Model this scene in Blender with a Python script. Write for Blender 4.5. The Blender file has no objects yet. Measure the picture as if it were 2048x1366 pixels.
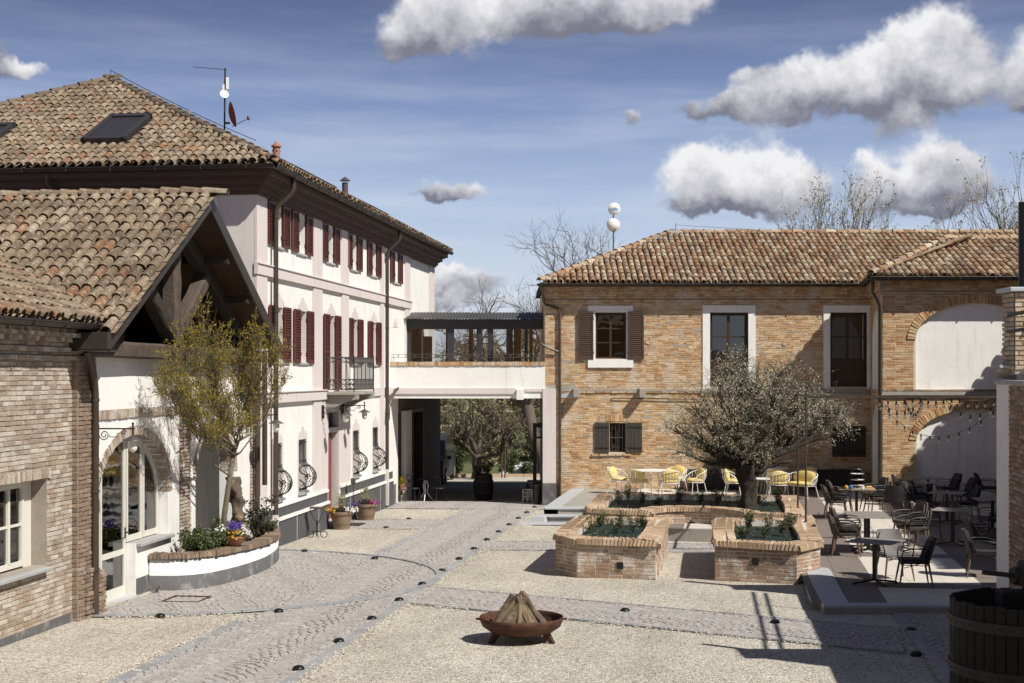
import bpy, math, random, colorsys
import numpy as np
from mathutils import Matrix, Vector, Quaternion
from mathutils.geometry import tessellate_polygon
random.seed(11); RNG = np.random.default_rng(11)
R = math.radians; PI = math.pi
sc = bpy.context.scene
COL = sc.collection
# ------------------------------------------------ camera, sky, sun, exposure
cam_d = bpy.data.cameras.new('camera'); cam = bpy.data.objects.new('camera', cam_d); COL.objects.link(cam)
cam.location = (0, 0, 3.6); cam.rotation_euler = (PI/2, 0, 0)
cam_d.sensor_width = 36; cam_d.lens = 50.98; cam_d.shift_y = 0.0317
cam_d.clip_start = .1; cam_d.clip_end = 3000
sc.camera = cam
TOSUN = Vector((.74, -.60, 1.0)).normalized()
world = bpy.data.worlds.new('World'); sc.world = world; world.use_nodes = True
sun_d = bpy.data.lights.new('sun', 'SUN'); sun = bpy.data.objects.new('sun', sun_d); COL.objects.link(sun)
sun_d.energy = 4.8; sun_d.angle = R(.53); sun_d.color = (1, .955, .875)
sun.location = (20, -20, 40); sun.rotation_euler = TOSUN.to_track_quat('Z', 'Y').to_euler()
sc.view_settings.view_transform = 'Standard'; sc.view_settings.look = 'None'
sc.view_settings.exposure = .25; sc.view_settings.gamma = 1; sc.view_settings.use_curve_mapping = False
try:
    sc.cycles.max_bounces = 6; sc.cycles.transparent_max_bounces = 12
except Exception: pass

class NT:
    'small helper to write node trees'
    def __init__(s, tree): s.t = tree; s.n = tree.nodes; s.l = tree.links
    def put(s, sock, v):
        if hasattr(v, 'is_output') or isinstance(v, bpy.types.NodeSocket): s.l.new(v, sock)
        elif v is not None:
            if isinstance(v, (tuple, list)) and len(v) == 3 and sock.type == 'RGBA': v = (*v, 1)
            sock.default_value = v
    def node(s, typ, props=None, **ins):
        n = s.n.new(typ)
        for k, v in (props or {}).items(): setattr(n, k, v)
        for k, v in ins.items():
            k = int(k[1:]) if k[0] == 'i' and k[1:].isdigit() else k.replace('_', ' ')
            s.put(n.inputs[k], v)
        return n
    def math(s, op, a, b=None, c=None, clamp=False):
        n = s.n.new('ShaderNodeMath'); n.operation = op; n.use_clamp = clamp
        s.put(n.inputs[0], a)
        if b is not None: s.put(n.inputs[1], b)
        if c is not None: s.put(n.inputs[2], c)
        return n.outputs[0]
    def mix(s, f, a, b, mode='MIX'):
        n = s.n.new('ShaderNodeMix'); n.data_type = 'RGBA'; n.blend_type = mode
        s.put(n.inputs[0], f); s.put(n.inputs[6], a); s.put(n.inputs[7], b); return n.outputs[2]
    def step(s, x, a, b, c=0., d=1.):
        n = s.node('ShaderNodeMapRange', {'interpolation_type': 'SMOOTHSTEP'}, Value=x, From_Min=a, From_Max=b, To_Min=c, To_Max=d)
        return n.outputs[0]
    def noise(s, vec, scale, detail=3, rough=.55, dist=0):
        n = s.node('ShaderNodeTexNoise', Vector=vec, Scale=scale, Detail=detail, Roughness=rough, Distortion=dist); return n.outputs['Fac']
    def scalev(s, vec, k):
        n = s.n.new('ShaderNodeVectorMath'); n.operation = 'MULTIPLY'; s.put(n.inputs[0], vec); s.put(n.inputs[1], k); return n.outputs[0]
    def ramp(s, fac, stops, const=False):
        n = s.n.new('ShaderNodeValToRGB'); cr = n.color_ramp; cr.interpolation = 'CONSTANT' if const else 'LINEAR'
        while len(cr.elements) < len(stops): cr.elements.new(.5)
        for e, (p, c) in zip(cr.elements, stops): e.position = p; e.color = (*c, 1)
        s.put(n.inputs[0], fac); return n.outputs[0]

# the sky: physical daylight sky with fair-weather clouds placed by compass direction and height
def make_sky():
    w = NT(world.node_tree); w.n.clear()
    out = w.node('ShaderNodeOutputWorld'); bg = w.node('ShaderNodeBackground', Strength=.62)
    sky = w.node('ShaderNodeTexSky', {'sky_type': 'NISHITA', 'sun_disc': False, 'sun_elevation': math.asin(TOSUN.z),
                 'sun_rotation': math.atan2(TOSUN.x, TOSUN.y), 'air_density': 1.0, 'dust_density': .6, 'ozone_density': 1.6, 'altitude': 200})
    hs = w.node('ShaderNodeHueSaturation', Saturation=.74, Value=1.0, Color=sky.outputs[0]).outputs[0]
    skyc = w.scalev(hs, (.094, .094, .094))
    geo = w.node('ShaderNodeNewGeometry')
    d = w.n.new('ShaderNodeVectorMath'); d.operation = 'SCALE'; w.put(d.inputs[0], geo.outputs['Incoming']); d.inputs['Scale'].default_value = -1
    D = d.outputs[0]
    sx = w.node('ShaderNodeSeparateXYZ', Vector=D).outputs
    az = w.math('ARCTAN2', sx[0], sx[1]); el = w.math('ARCSINE', sx[2])
    tint = w.ramp(w.math('MULTIPLY', el, 2., clamp=True), [(0, (1.0, 1.08, 1.17)), (.1, (.92, 1.03, 1.2)), (.24, (.60, .76, 1.06)), (.37, (.285, .405, .74)), (.5, (.13, .185, .39)), (1, (.085, .115, .23))])
    skyc = w.mix(.85, skyc, tint)
    n1 = w.noise(D, 22, 4, .62)
    # cloud list: azimuth, elevation, half widths, brightness, density
    P = lambda x, y: ((x-1024)/2900, (748-y)/2900)
    cl = []
    def c(x, y, rx, ry, b=1., dens=1.): cl.append((*P(x, y), rx/2900, ry/2900, b, dens))
    c(905, 40, 78, 55, 1.0); c(860, 70, 70, 45, .9); c(820, 105, 50, 22, .5, .8); c(1120, 30, 110, 40, .72, .85); c(1250, 30, 120, 34, .85, .9); c(1350, 12, 70, 24, .85, .8); c(1180, 62, 120, 20, .5, .65)
    c(1500, 215, 65, 30, .75, .85); c(1600, 185, 48, 32, .95); c(1500, 165, 24, 18, .9, .8); c(1570, 225, 80, 22, .55, .85); c(1400, 232, 44, 16, .5, .6)
    c(1720, 175, 62, 45, 1.0); c(1790, 150, 60, 50, 1.0); c(1870, 135, 66, 58, .92); c(1905, 190, 50, 38, .85); c(1780, 220, 95, 30, .5); c(1790, 268, 46, 26, .72, .85)
    c(2040, 150, 42, 42, 1.0); c(2045, 210, 50, 36, .75); c(2030, 250, 28, 16, .5)
    c(1385, 350, 52, 38, 1.1); c(1450, 345, 45, 36, 1.05); c(1530, 335, 50, 40, 1.1); c(1600, 365, 36, 38, .95); c(1500, 385, 90, 30, .85); c(1440, 415, 80, 16, .5)
    c(1735, 345, 26, 26, 1.05); c(1760, 380, 46, 26, .9); c(1870, 340, 48, 36, 1.05); c(1900, 380, 48, 34, .85); c(1820, 405, 90, 22, .6); c(1850, 435, 60, 16, .55)
    c(900, 384, 66, 17, .85, .95); c(868, 398, 34, 9, .5, .7)
    c(1268, 240, 24, 20, .72, .8)
    c(85, 178, 40, 14, .95); c(-20, 160, 60, 46, .5, 1.0)
    c(895, 545, 40, 20, 1.05, .95); c(960, 560, 60, 18, .7, .7); c(900, 590, 60, 18, .75, .85); c(990, 610, 110, 14, .8, .5); c(870, 570, 30, 10, .5, .6)
    # clouds beyond the frame, same kind and cover
    rr = random.Random(5)
    for k in range(9):
        a = rr.uniform(.55, 5.7); e = rr.uniform(.1, .75)
        cl.append((a if a < PI else a-2*PI, e, rr.uniform(.08, .18), rr.uniform(.03, .07), rr.uniform(.85, 1), 1))
    Dw = w.n.new('ShaderNodeVectorMath'); Dw.operation = 'ADD'; w.put(Dw.inputs[0], D)
    nv = w.node('ShaderNodeTexNoise', Vector=D, Scale=26, Detail=4, Roughness=.62).outputs['Color']
    sv_ = w.n.new('ShaderNodeVectorMath'); sv_.operation = 'SUBTRACT'; w.put(sv_.inputs[0], nv); sv_.inputs[1].default_value = (.5, .5, .5)
    w.put(Dw.inputs[1], w.scalev(sv_.outputs[0], (.042, .042, .042)))
    sw = w.node('ShaderNodeSeparateXYZ', Vector=Dw.outputs[0]).outputs
    azw = w.math('ARCTAN2', sw[0], sw[1]); elw = w.math('ARCSINE', sw[2])
    cv = w.node('ShaderNodeCombineXYZ', X=azw, Y=elw, Z=0.).outputs[0]
    def vm(op, a, b, c=None):
        n = w.n.new('ShaderNodeVectorMath'); n.operation = op; w.put(n.inputs[0], a); w.put(n.inputs[1], b)
        if c is not None: w.put(n.inputs[2], c)
        return n
    acc = (0., 0., 0.)
    for ci, (a0, e0, ra, re, b, dens) in enumerate(cl):
        if ci % 5 == 4: cv = vm('MULTIPLY_ADD', acc, (1e-20,)*3, cv).outputs['Vector']   # keeps the node evaluation in order
        ra *= 1.0; re *= 1.0; u = vm('MULTIPLY_ADD', cv, (.62/ra, .62/re, 0), (-a0*.62/ra, -e0*.62/re, 0)).outputs['Vector']
        f = w.math('POWER', .2019, vm('DOT_PRODUCT', u, u).outputs['Value']); f4 = w.math('MULTIPLY', f, f)
        q = w.math('MULTIPLY_ADD', w.node('ShaderNodeSeparateXYZ', Vector=u).outputs[1], .36, b)
        cb = w.node('ShaderNodeCombineXYZ', X=w.math('MULTIPLY', f4, q), Y=f4, Z=w.math('MULTIPLY', f, dens)).outputs[0]
        acc = vm('ADD', acc, cb).outputs['Vector']
    sa_ = w.node('ShaderNodeSeparateXYZ', Vector=acc).outputs; best = sa_[2]
    shade = w.math('DIVIDE', sa_[0], w.math('ADD', sa_[1], .0001))
    nf = w.noise(D, 70, 4, .65)
    dens = w.math('ADD', w.math('MINIMUM', best, 1.1), w.math('MULTIPLY_ADD', n1, .55, -.275))
    dens = w.math('ADD', dens, w.math('MULTIPLY_ADD', nf, .35, -.175))
    alpha = w.step(dens, .30, .84)
    br = w.math('ADD', shade, w.math('MULTIPLY_ADD', n1, .9, -.45))
    br = w.math('ADD', br, w.math('MULTIPLY_ADD', nf, .5, -.25))
    ccol = w.ramp(w.math('MULTIPLY', br, .7, clamp=True), [(0, (.22, .23, .31)), (.30, (.29, .30, .38)), (.46, (.52, .53, .60)), (.62, (.82, .82, .88)), (.82, (1.2, 1.2, 1.22))])
    # thin high veil near the horizon
    n4 = w.noise(w.scalev(D, (1.2, 1.2, 9)), 4.5, 3, .6)
    veil = w.math('MULTIPLY', w.step(n4, .34, .80), w.step(el, .34, .02, 0, .5))
    base = w.mix(veil, skyc, (1.05, 1.12, 1.22))
    w.put(bg.inputs['Color'], w.mix(alpha, base, ccol))
    w.l.new(bg.outputs[0], out.inputs[0])
make_sky()
try: world.cycles.sampling_method = 'MANUAL'; world.cycles.sample_map_resolution = 256
except Exception: pass

# ------------------------------------------------ materials
def newmat(name):
    m = bpy.data.materials.new(name); m.use_nodes = True; t = NT(m.node_tree); t.n.clear(); return m, t
def piece_value(t):
    at = t.node('ShaderNodeAttribute', {'attribute_name': 'rnd'}).outputs['Fac']
    ob = t.node('ShaderNodeObjectInfo').outputs['Random']
    return t.math('FRACT', t.math('ADD', at, t.math('MULTIPLY', ob, 7.31)))
def mat(name, col, rough=.65, metal=0, var=.12, vs=2.5, bump=.0, bs=40, col2=None, blot=(.5, .7), blots=1.2, pieces=None, fine=.0, fs=60, spec=.35, dust=None, trans=0, jv=.15, age=None, streak=0):
    m, t = newmat(name)
    pos = t.node('ShaderNodeNewGeometry').outputs['Position']
    if pieces:
        pv = piece_value(t); n = len(pieces)
        c = t.ramp(pv, [(i/n, p) for i, p in enumerate(pieces)], True)
        jit = t.math('FRACT', t.math('MULTIPLY', pv, 37.7))
        c = t.mix(1.0, c, t.ramp(jit, [(0, (1-jv,)*3), (1, (1+jv,)*3)]), 'MULTIPLY')
    else: c = (*col, 1)
    if col2 is not None:
        c = t.mix(t.step(t.noise(pos, blots, 5, .62), blot[0], blot[1]), c, col2)
    if var:
        v = t.noise(pos, vs, 4, .6)
        c = t.mix(1.0, c, t.ramp(v, [(.25, (1-var,)*3), (.75, (1+var,)*3)]), 'MULTIPLY')
    if fine:
        v = t.noise(pos, fs, 2, .5)
        c = t.mix(1.0, c, t.ramp(v, [(.3, (1-fine,)*3), (.7, (1+fine,)*3)]), 'MULTIPLY')
    if dust: # (colour, amount) patches
        c = t.mix(t.math('MULTIPLY', t.step(t.noise(pos, dust[2] if len(dust) > 2 else 9, 4, .65), .5, .66), dust[1]), c, dust[0])
    if streak:
        v = t.noise(t.scalev(pos, (7, 7, .55)), 1., 4, .6); v2 = t.noise(pos, 3.5, 4, .6)
        c = t.mix(t.math('MULTIPLY', t.step(v, .52, .74), streak), c, t.mix(1., c, (.72, .69, .64), 'MULTIPLY'))
        h = t.math('ADD', t.node('ShaderNodeSeparateXYZ', Vector=pos).outputs[2], t.math('MULTIPLY_ADD', v2, -.9, .45))
        c = t.mix(t.step(h, .35, -.25, 0, .55), c, t.mix(1., c, (.70, .65, .58), 'MULTIPLY'))
    if age: # broad weathering that runs across many pieces
        av = t.noise(pos, age[1], 4, .6)
        c = t.mix(1.0, c, t.ramp(av, [(.32, age[0]), (.62, (1.06, 1.05, 1.03))]), 'MULTIPLY')
    b = t.node('ShaderNodeBsdfPrincipled', Base_Color=c, Roughness=rough, Metallic=metal)
    b.inputs['Specular IOR Level'].default_value = spec
    if bump:
        bn = t.node('ShaderNodeBump', Strength=min(1, bump), Distance=.02*max(1, bump), Height=t.noise(pos, bs, 4, .6))
        t.l.new(bn.outputs[0], b.inputs['Normal'])
    o = t.node('ShaderNodeOutputMaterial')
    if trans:
        tr = t.node('ShaderNodeBsdfTranslucent', Color=c); mx = t.node('ShaderNodeMixShader', Fac=trans)
        t.l.new(b.outputs[0], mx.inputs[1]); t.l.new(tr.outputs[0], mx.inputs[2]); t.l.new(mx.outputs[0], o.inputs[0])
    else: t.l.new(b.outputs[0], o.inputs[0])
    return m
def glass(name, tint=(.75, .8, .8), refl=.12, rough=.02):
    m, t = newmat(name)
    fr = t.node('ShaderNodeFresnel', IOR=1.5).outputs[0]
    pos = t.node('ShaderNodeNewGeometry').outputs['Position']
    bn = t.node('ShaderNodeBump', Strength=.12, Distance=.02, Height=t.noise(pos, 2.2, 2))
    gl = t.node('ShaderNodeBsdfGlossy', Color=(1, 1, 1, 1), Roughness=rough); t.l.new(bn.outputs[0], gl.inputs['Normal'])
    tr = t.node('ShaderNodeBsdfTransparent', Color=(*tint, 1))
    mx = t.node('ShaderNodeMixShader', Fac=t.math('ADD', t.math('MULTIPLY', fr, 1.2), refl, clamp=True))
    t.l.new(tr.outputs[0], mx.inputs[1]); t.l.new(gl.outputs[0], mx.inputs[2])
    o = t.node('ShaderNodeOutputMaterial'); t.l.new(mx.outputs[0], o.inputs[0]); return m
def gravel_mat():
    m, t = newmat('gravel')
    pos = t.node('ShaderNodeNewGeometry').outputs['Position']
    v = t.node('ShaderNodeTexVoronoi', Vector=pos, Scale=48); v2 = t.node('ShaderNodeTexVoronoi', Vector=pos, Scale=24)
    hs = t.node('ShaderNodeSeparateColor', Color=v.outputs['Color']).outputs
    hs2 = t.node('ShaderNodeSeparateColor', Color=v2.outputs['Color']).outputs
    c = t.ramp(hs[0], [(0, (.09, .075, .06)), (.17, (.27, .235, .19)), (.38, (.51, .465, .39)), (.72, (.67, .62, .53)), (1, (.86, .83, .75))])
    c = t.mix(.35, c, t.ramp(hs2[1], [(0, (.24, .21, .17)), (.3, (.54, .49, .41)), (1, (.76, .71, .62))]))
    big = t.noise(t.scalev(pos, (1., .45, 1)), .8, 5, .62)
    c = t.mix(1., c, t.ramp(big, [(.3, (.80, .79, .765)), (.68, (1.08, 1.08, 1.07))]), 'MULTIPLY')
    b = t.node('ShaderNodeBsdfPrincipled', Base_Color=c, Roughness=.9); b.inputs['Specular IOR Level'].default_value = .2
    h = t.math('ADD', t.math('MULTIPLY', v.outputs['Distance'], -1), t.math('MULTIPLY', v2.outputs['Distance'], -.7))
    bn = t.node('ShaderNodeBump', Strength=.9, Distance=.02, Height=h); t.l.new(bn.outputs[0], b.inputs['Normal'])
    o = t.node('ShaderNodeOutputMaterial'); t.l.new(b.outputs[0], o.inputs[0]); return m

WHT = mat('white_plaster', (.80, .785, .755), .85, var=.05, vs=1.6, bump=.3, bs=45, dust=((.66, .63, .57), .2, 1.7), streak=.45, fine=.02, fs=9)
PNK = mat('pink_plaster', (.64, .58, .56), .85, streak=.4, var=.04, vs=1.3, bump=.25, bs=55)
GRYP = mat('grey_plinth', (.10, .103, .11), .95, var=.13, vs=7, bump=1.2, bs=90, fine=.28, fs=130)
GRYS = mat('grey_smooth_plinth', (.11, .108, .112), .8, var=.08, vs=2, bump=.1, dust=((.33, .31, .29), .5, 3))
MORT = mat('mortar', (.56, .49, .39), .95, var=.1, vs=4, bump=.4, bs=60)
MORTP = mat('pale_mortar', (.58, .54, .475), .95, var=.1, vs=4, bump=.4, bs=60)
MORTD = mat('mortar_grey', (.33, .29, .24), .95, var=.15, vs=4, bump=.5, bs=60)
BRK = mat('house_brick', None, .9, pieces=[(0.546, 0.371, 0.207), (0.487, 0.311, 0.158), (0.583, 0.423, 0.255), (0.461, 0.250, 0.114), (0.537, 0.361, 0.192), (0.602, 0.454, 0.296), (0.412, 0.222, 0.106), (0.518, 0.335, 0.166), (0.387, 0.306, 0.225), (0.565, 0.390, 0.218), (0.480, 0.287, 0.137)], var=.16, vs=9, bump=.7, bs=45, fine=.13, fs=28, dust=((.60, .53, .43), .75, 1.1), jv=.10)
BRKW = mat('wing_brick', None, .9, pieces=[(0.510, 0.332, 0.168), (0.472, 0.286, 0.139), (0.535, 0.376, 0.218), (0.435, 0.235, 0.104), (0.500, 0.321, 0.163), (0.545, 0.404, 0.245), (0.399, 0.204, 0.094)], var=.13, vs=7, bump=.6, bs=45, fine=.1, fs=28, jv=.1)
BRKO = mat('outbuilding_brick', None, .92, pieces=[(0.404, 0.330, 0.259), (0.343, 0.270, 0.205), (0.457, 0.389, 0.319), (0.380, 0.291, 0.218), (0.513, 0.458, 0.396), (0.322, 0.246, 0.183), (0.425, 0.354, 0.283), (0.356, 0.262, 0.190), (0.471, 0.413, 0.346)], var=.16, vs=9, bump=.8, bs=45, fine=.15, fs=40, dust=((.58, .53, .46), .65, 3.5), jv=.12)
BRKR = mat('red_brick', None, .92, pieces=[(0.256, 0.184, 0.135), (0.295, 0.212, 0.155), (0.219, 0.160, 0.119), (0.317, 0.246, 0.188), (0.271, 0.193, 0.138)], var=.16, vs=9, bump=.8, bs=45, fine=.15, fs=40)
BRKP = mat('planter_brick', None, .9, pieces=[(0.366, 0.236, 0.161), (0.324, 0.203, 0.136), (0.409, 0.286, 0.199), (0.293, 0.193, 0.137), (0.383, 0.259, 0.172), (0.349, 0.222, 0.151), (0.428, 0.323, 0.234)], var=.14, vs=9, bump=.7, bs=50, fine=.12, fs=50, dust=((.66, .62, .56), .85, 3.2))
BRKC = mat('cap_brick', None, .88, pieces=[(0.441, 0.323, 0.218), (0.405, 0.282, 0.185), (0.476, 0.366, 0.255), (0.422, 0.301, 0.200), (0.378, 0.253, 0.166)], var=.12, vs=8, bump=.5, bs=50, fine=.1, fs=50, jv=.1)
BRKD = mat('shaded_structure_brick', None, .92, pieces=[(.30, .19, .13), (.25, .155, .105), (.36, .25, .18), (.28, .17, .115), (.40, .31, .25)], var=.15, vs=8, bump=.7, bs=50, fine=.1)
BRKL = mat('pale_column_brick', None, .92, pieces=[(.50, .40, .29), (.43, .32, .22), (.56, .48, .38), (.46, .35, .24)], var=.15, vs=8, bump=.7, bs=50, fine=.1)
TILA = mat('old_roof_tile', None, .9, pieces=[(0.245, 0.183, 0.126), (0.206, 0.147, 0.099), (0.275, 0.210, 0.146), (0.225, 0.166, 0.114), (0.183, 0.130, 0.091), (0.263, 0.199, 0.135), (0.203, 0.162, 0.119), (0.231, 0.124, 0.070), (0.288, 0.228, 0.164), (0.218, 0.157, 0.107), (0.164, 0.115, 0.083), (0.249, 0.180, 0.119)], var=.2, vs=8, bump=.6, bs=40, fine=.18, fs=45, dust=((.52, .46, .37), .5, 12), jv=.13, age=((.62, .60, .56), .8))
TILB = mat('house_roof_tile', None, .88, pieces=[(0.383, 0.279, 0.183), (0.321, 0.198, 0.117), (0.430, 0.341, 0.246), (0.297, 0.168, 0.090), (0.406, 0.310, 0.215), (0.275, 0.164, 0.101), (0.447, 0.380, 0.291), (0.351, 0.211, 0.114), (0.261, 0.183, 0.131), (0.375, 0.257, 0.161)], var=.16, vs=8, bump=.5, bs=40, fine=.14, fs=45, dust=((.55, .49, .40), .4, 12), jv=.13, age=((.74, .72, .68), .9))
RIDG = mat('ridge_tile', None, .9, pieces=[(0.159, 0.121, 0.088), (0.182, 0.136, 0.098), (0.141, 0.109, 0.082)], var=.15, vs=8, bump=.5, fine=.15)
UNDR = mat('tile_underlay', (.12, .085, .06), .95, var=.2, vs=6)
CORN = mat('brown_cornice', (.085, .052, .042), .7, var=.1, vs=2, bump=.1)
GUTT = mat('gutter_metal', (.05, .042, .037), .45, .2, var=.15, vs=5)
PIPE = mat('downpipe_metal', (.075, .055, .043), .45, .2, var=.2, vs=3)
SHUT = mat('red_shutter', (.10, .03, .023), .45, var=.1, vs=5)
SHUB = mat('brown_shutter', (.075, .045, .032), .5, var=.12, vs=5)
WOODD = mat('dark_old_wood', (.04, .032, .026), .8, var=.25, vs=7, bump=.6, bs=25)
WOODG = mat('grey_weathered_wood', (.085, .064, .05), .85, var=.3, vs=6, bump=.8, bs=22)
SOFF = mat('soffit_board', (.085, .048, .03), .85, var=.25, vs=3, bump=.3)
CREAM = mat('cream_joinery', (.66, .635, .57), .5, var=.03)
DWOOD = mat('brown_joinery', (.055, .033, .022), .45, var=.12)
REDD = mat('red_door_paint', (.19, .03, .022), .35, var=.1)
REDD2 = mat('red_dish_paint', (.24, .075, .045), .6, var=.15)
IRON = mat('wrought_iron', (.035, .033, .034), .5, .5, var=.15)
RIMB = mat('rim_brick', None, .92, pieces=[(.21, .15, .105), (.25, .175, .12), (.18, .13, .095), (.28, .21, .15)], var=.2, vs=9, bump=.8, bs=45, fine=.15)
PASSW = mat('shade_toned_passage_wall', (.10, .078, .072), .8, var=.1)  # villa wall colour darkened to stand in for the shade under the bridge
IRONG = mat('grey_iron', (.12, .105, .10), .5, .5, var=.15)
ANTH = mat('anthracite_frame', (.055, .05, .055), .4, .3, var=.06)
CORR = mat('corrugated_roof', (.105, .098, .092), .5, .4, var=.1, vs=1)
STONE = mat('grey_stone', (.36, .36, .355), .75, var=.1, vs=4, bump=.2, fine=.06)
STONEL = mat('light_grey_stone', (.43, .445, .46), .55, var=.07, vs=4, bump=.1, fine=.05)
CONC = mat('weathered_concrete', (.33, .31, .27), .9, var=.18, vs=3, bump=.5)
GLS = glass('window_glass', (.5, .53, .53), .045); GLSB = glass('bridge_glass', (.86, .9, .9), .2)
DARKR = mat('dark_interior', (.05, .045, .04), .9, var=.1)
GRAV = gravel_mat()
SETT = mat('path_sett', None, .78, pieces=[(0.370, 0.339, 0.319), (0.399, 0.370, 0.352), (0.359, 0.337, 0.323), (0.390, 0.352, 0.330), (0.387, 0.364, 0.348), (0.429, 0.401, 0.381), (0.366, 0.323, 0.299), (0.373, 0.354, 0.342)], var=.08, vs=6, fine=.08, fs=50, bump=.4, jv=.07)
SETTB = mat('sett_bed', (.31, .29, .27), .95, var=.12, vs=2, bump=.4, bs=80)
LUSE = mat('border_stone', None, .7, pieces=[(0.281, 0.285, 0.293), (0.306, 0.306, 0.310), (0.264, 0.268, 0.272), (0.323, 0.327, 0.327)], var=.12, vs=6, bump=.3, jv=.08)
TILC = mat('cream_floor_tile', (.60, .55, .48), .75, var=.05, vs=2, fine=.05, fs=20)
TILG = mat('taupe_floor_tile', (.20, .168, .15), .8, var=.09, vs=2, fine=.06, fs=20)
TILM = mat('greige_floor_tile', (.33, .29, .265), .6, var=.09, vs=2, fine=.06, fs=20)
ASPH = mat('yard_paving', (.16, .145, .13), .9, var=.15, vs=1.5, bump=.5, bs=70)
GRASS = mat('verge_grass', (.10, .115, .045), .95, var=.35, vs=2.5, bump=1, bs=30)
SOIL = mat('soil', (.06, .045, .035), 1, var=.3, vs=14, bump=1, bs=60)
MEMB = mat('green_weed_sheet', (.012, .026, .020), .75, var=.2, vs=3, bump=.5, bs=8, fine=.1)
TERR = mat('terracotta', (.33, .15, .085), .75, var=.15, vs=5)
POTB = mat('brown_pot', (.24, .17, .115), .65, var=.12, vs=5, bump=.1)
RUST = mat('rusty_steel', (.075, .033, .022), .75, .2, var=.25, vs=6, col2=(.12, .055, .03), blots=3, bump=.3, bs=60)
LOGM = mat('log_bark', (.125, .095, .07), .9, var=.4, vs=10, bump=1, bs=40, col2=(.22, .165, .10), blots=5)
LOGE = mat('split_log_wood', (.19, .135, .08), .85, var=.25, vs=12, bump=.6, bs=60)
BLACK = mat('black_plastic', (.012, .012, .012), .35, var=.05)
CHRD = mat('dark_chair_fabric', (.036, .036, .038), .8, var=.12, vs=20, bump=.3, bs=120)
CHRB = mat('stacked_chair_rope', (.085, .07, .062), .8, var=.15, vs=20, bump=.4, bs=120)
CHRG = mat('grey_chair_fabric', (.20, .19, .185), .85, var=.1, vs=20, bump=.3, bs=120)
CHRL = mat('chair_leg_wood', (.15, .10, .065), .6, var=.2, vs=10)
TTOP = mat('greige_tabletop', (.24, .215, .195), .75, var=.12, vs=4)
WMET = mat('white_metal', (.80, .79, .76), .4, var=.02)
YEL = mat('yellow_cushion', (.70, .54, .19), .85, var=.07, vs=9, bump=.2, bs=70)
FLEAF = mat('planter_shrub_leaf', (.075, .085, .04), .75, pieces=[(.075, .085, .04), (.11, .12, .05), (.05, .06, .03), (.14, .13, .06), (.09, .10, .07)], var=.1, trans=.25)
LOLIV = mat('olive_leaf', None, .7, pieces=[(0.510, 0.474, 0.334), (0.374, 0.360, 0.250), (0.683, 0.653, 0.474), (0.290, 0.276, 0.179), (0.852, 0.788, 0.577), (0.439, 0.393, 0.254)], var=.15, vs=1.2, trans=.2)
LYEL = mat('spring_leaf', None, .7, pieces=[(0.334, 0.255, 0.019), (0.249, 0.210, 0.021), (0.455, 0.323, 0.026), (0.183, 0.163, 0.021), (0.391, 0.245, 0.024), (0.282, 0.242, 0.040)], var=.15, vs=1.5, trans=.3)
LGRN = mat('green_leaf', None, .6, pieces=[(.06, .08, .03), (.09, .115, .04), (.045, .06, .025), (.14, .16, .06)], var=.15, vs=3, trans=.25)
LRED = mat('dark_leaf', None, .5, pieces=[(.05, .045, .03), (.08, .065, .04), (.035, .04, .025)], var=.1, trans=.15)
LDRY = mat('spring_bud', None, .9, pieces=[(0.436, 0.377, 0.217), (0.332, 0.282, 0.173), (0.541, 0.491, 0.323), (0.250, 0.209, 0.130), (0.459, 0.439, 0.279)], var=.2, vs=.6, trans=.25)
LDR2 = mat('dry_bud', None, .9, pieces=[(0.354, 0.313, 0.185), (0.270, 0.231, 0.140), (0.458, 0.419, 0.259), (0.208, 0.188, 0.108), (0.313, 0.313, 0.154)], var=.2, vs=.5, trans=.25)
BARK = mat('bark', (.085, .07, .055), .95, var=.3, vs=6, bump=1, bs=30)
BARKG = mat('pale_bark', (.17, .145, .10), .9, var=.25, vs=8, bump=.8, bs=30)
BARKO = mat('olive_bark', (.05, .042, .035), .95, var=.35, vs=7, bump=1.4, bs=18)
BARKT = mat('twig_bark', (.13, .105, .085), .95, var=.25, vs=1.5)

# ------------------------------------------------ mesh helpers
FA = R(7.15)                        # the yard's long direction is turned 7.15 degrees from the view
FRM = {'W': Matrix.Identity(3), 'L': Matrix.Rotation(-FA, 3, 'Z')}
ROT = {'W': 0., 'L': -FA}
OFF = {}; WM = {}
_ca, _sa = math.cos(FA), math.sin(FA)
def L2W(x, y): return (x*_ca + y*_sa, -x*_sa + y*_ca)
def W2L(X, Y): return (X*_ca - Y*_sa, X*_sa + Y*_ca)
def gz(Y): return .25 - .0168*Y     # the yard falls gently away from the camera
def gzL(x, y): return gz(L2W(x, y)[1])

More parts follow.
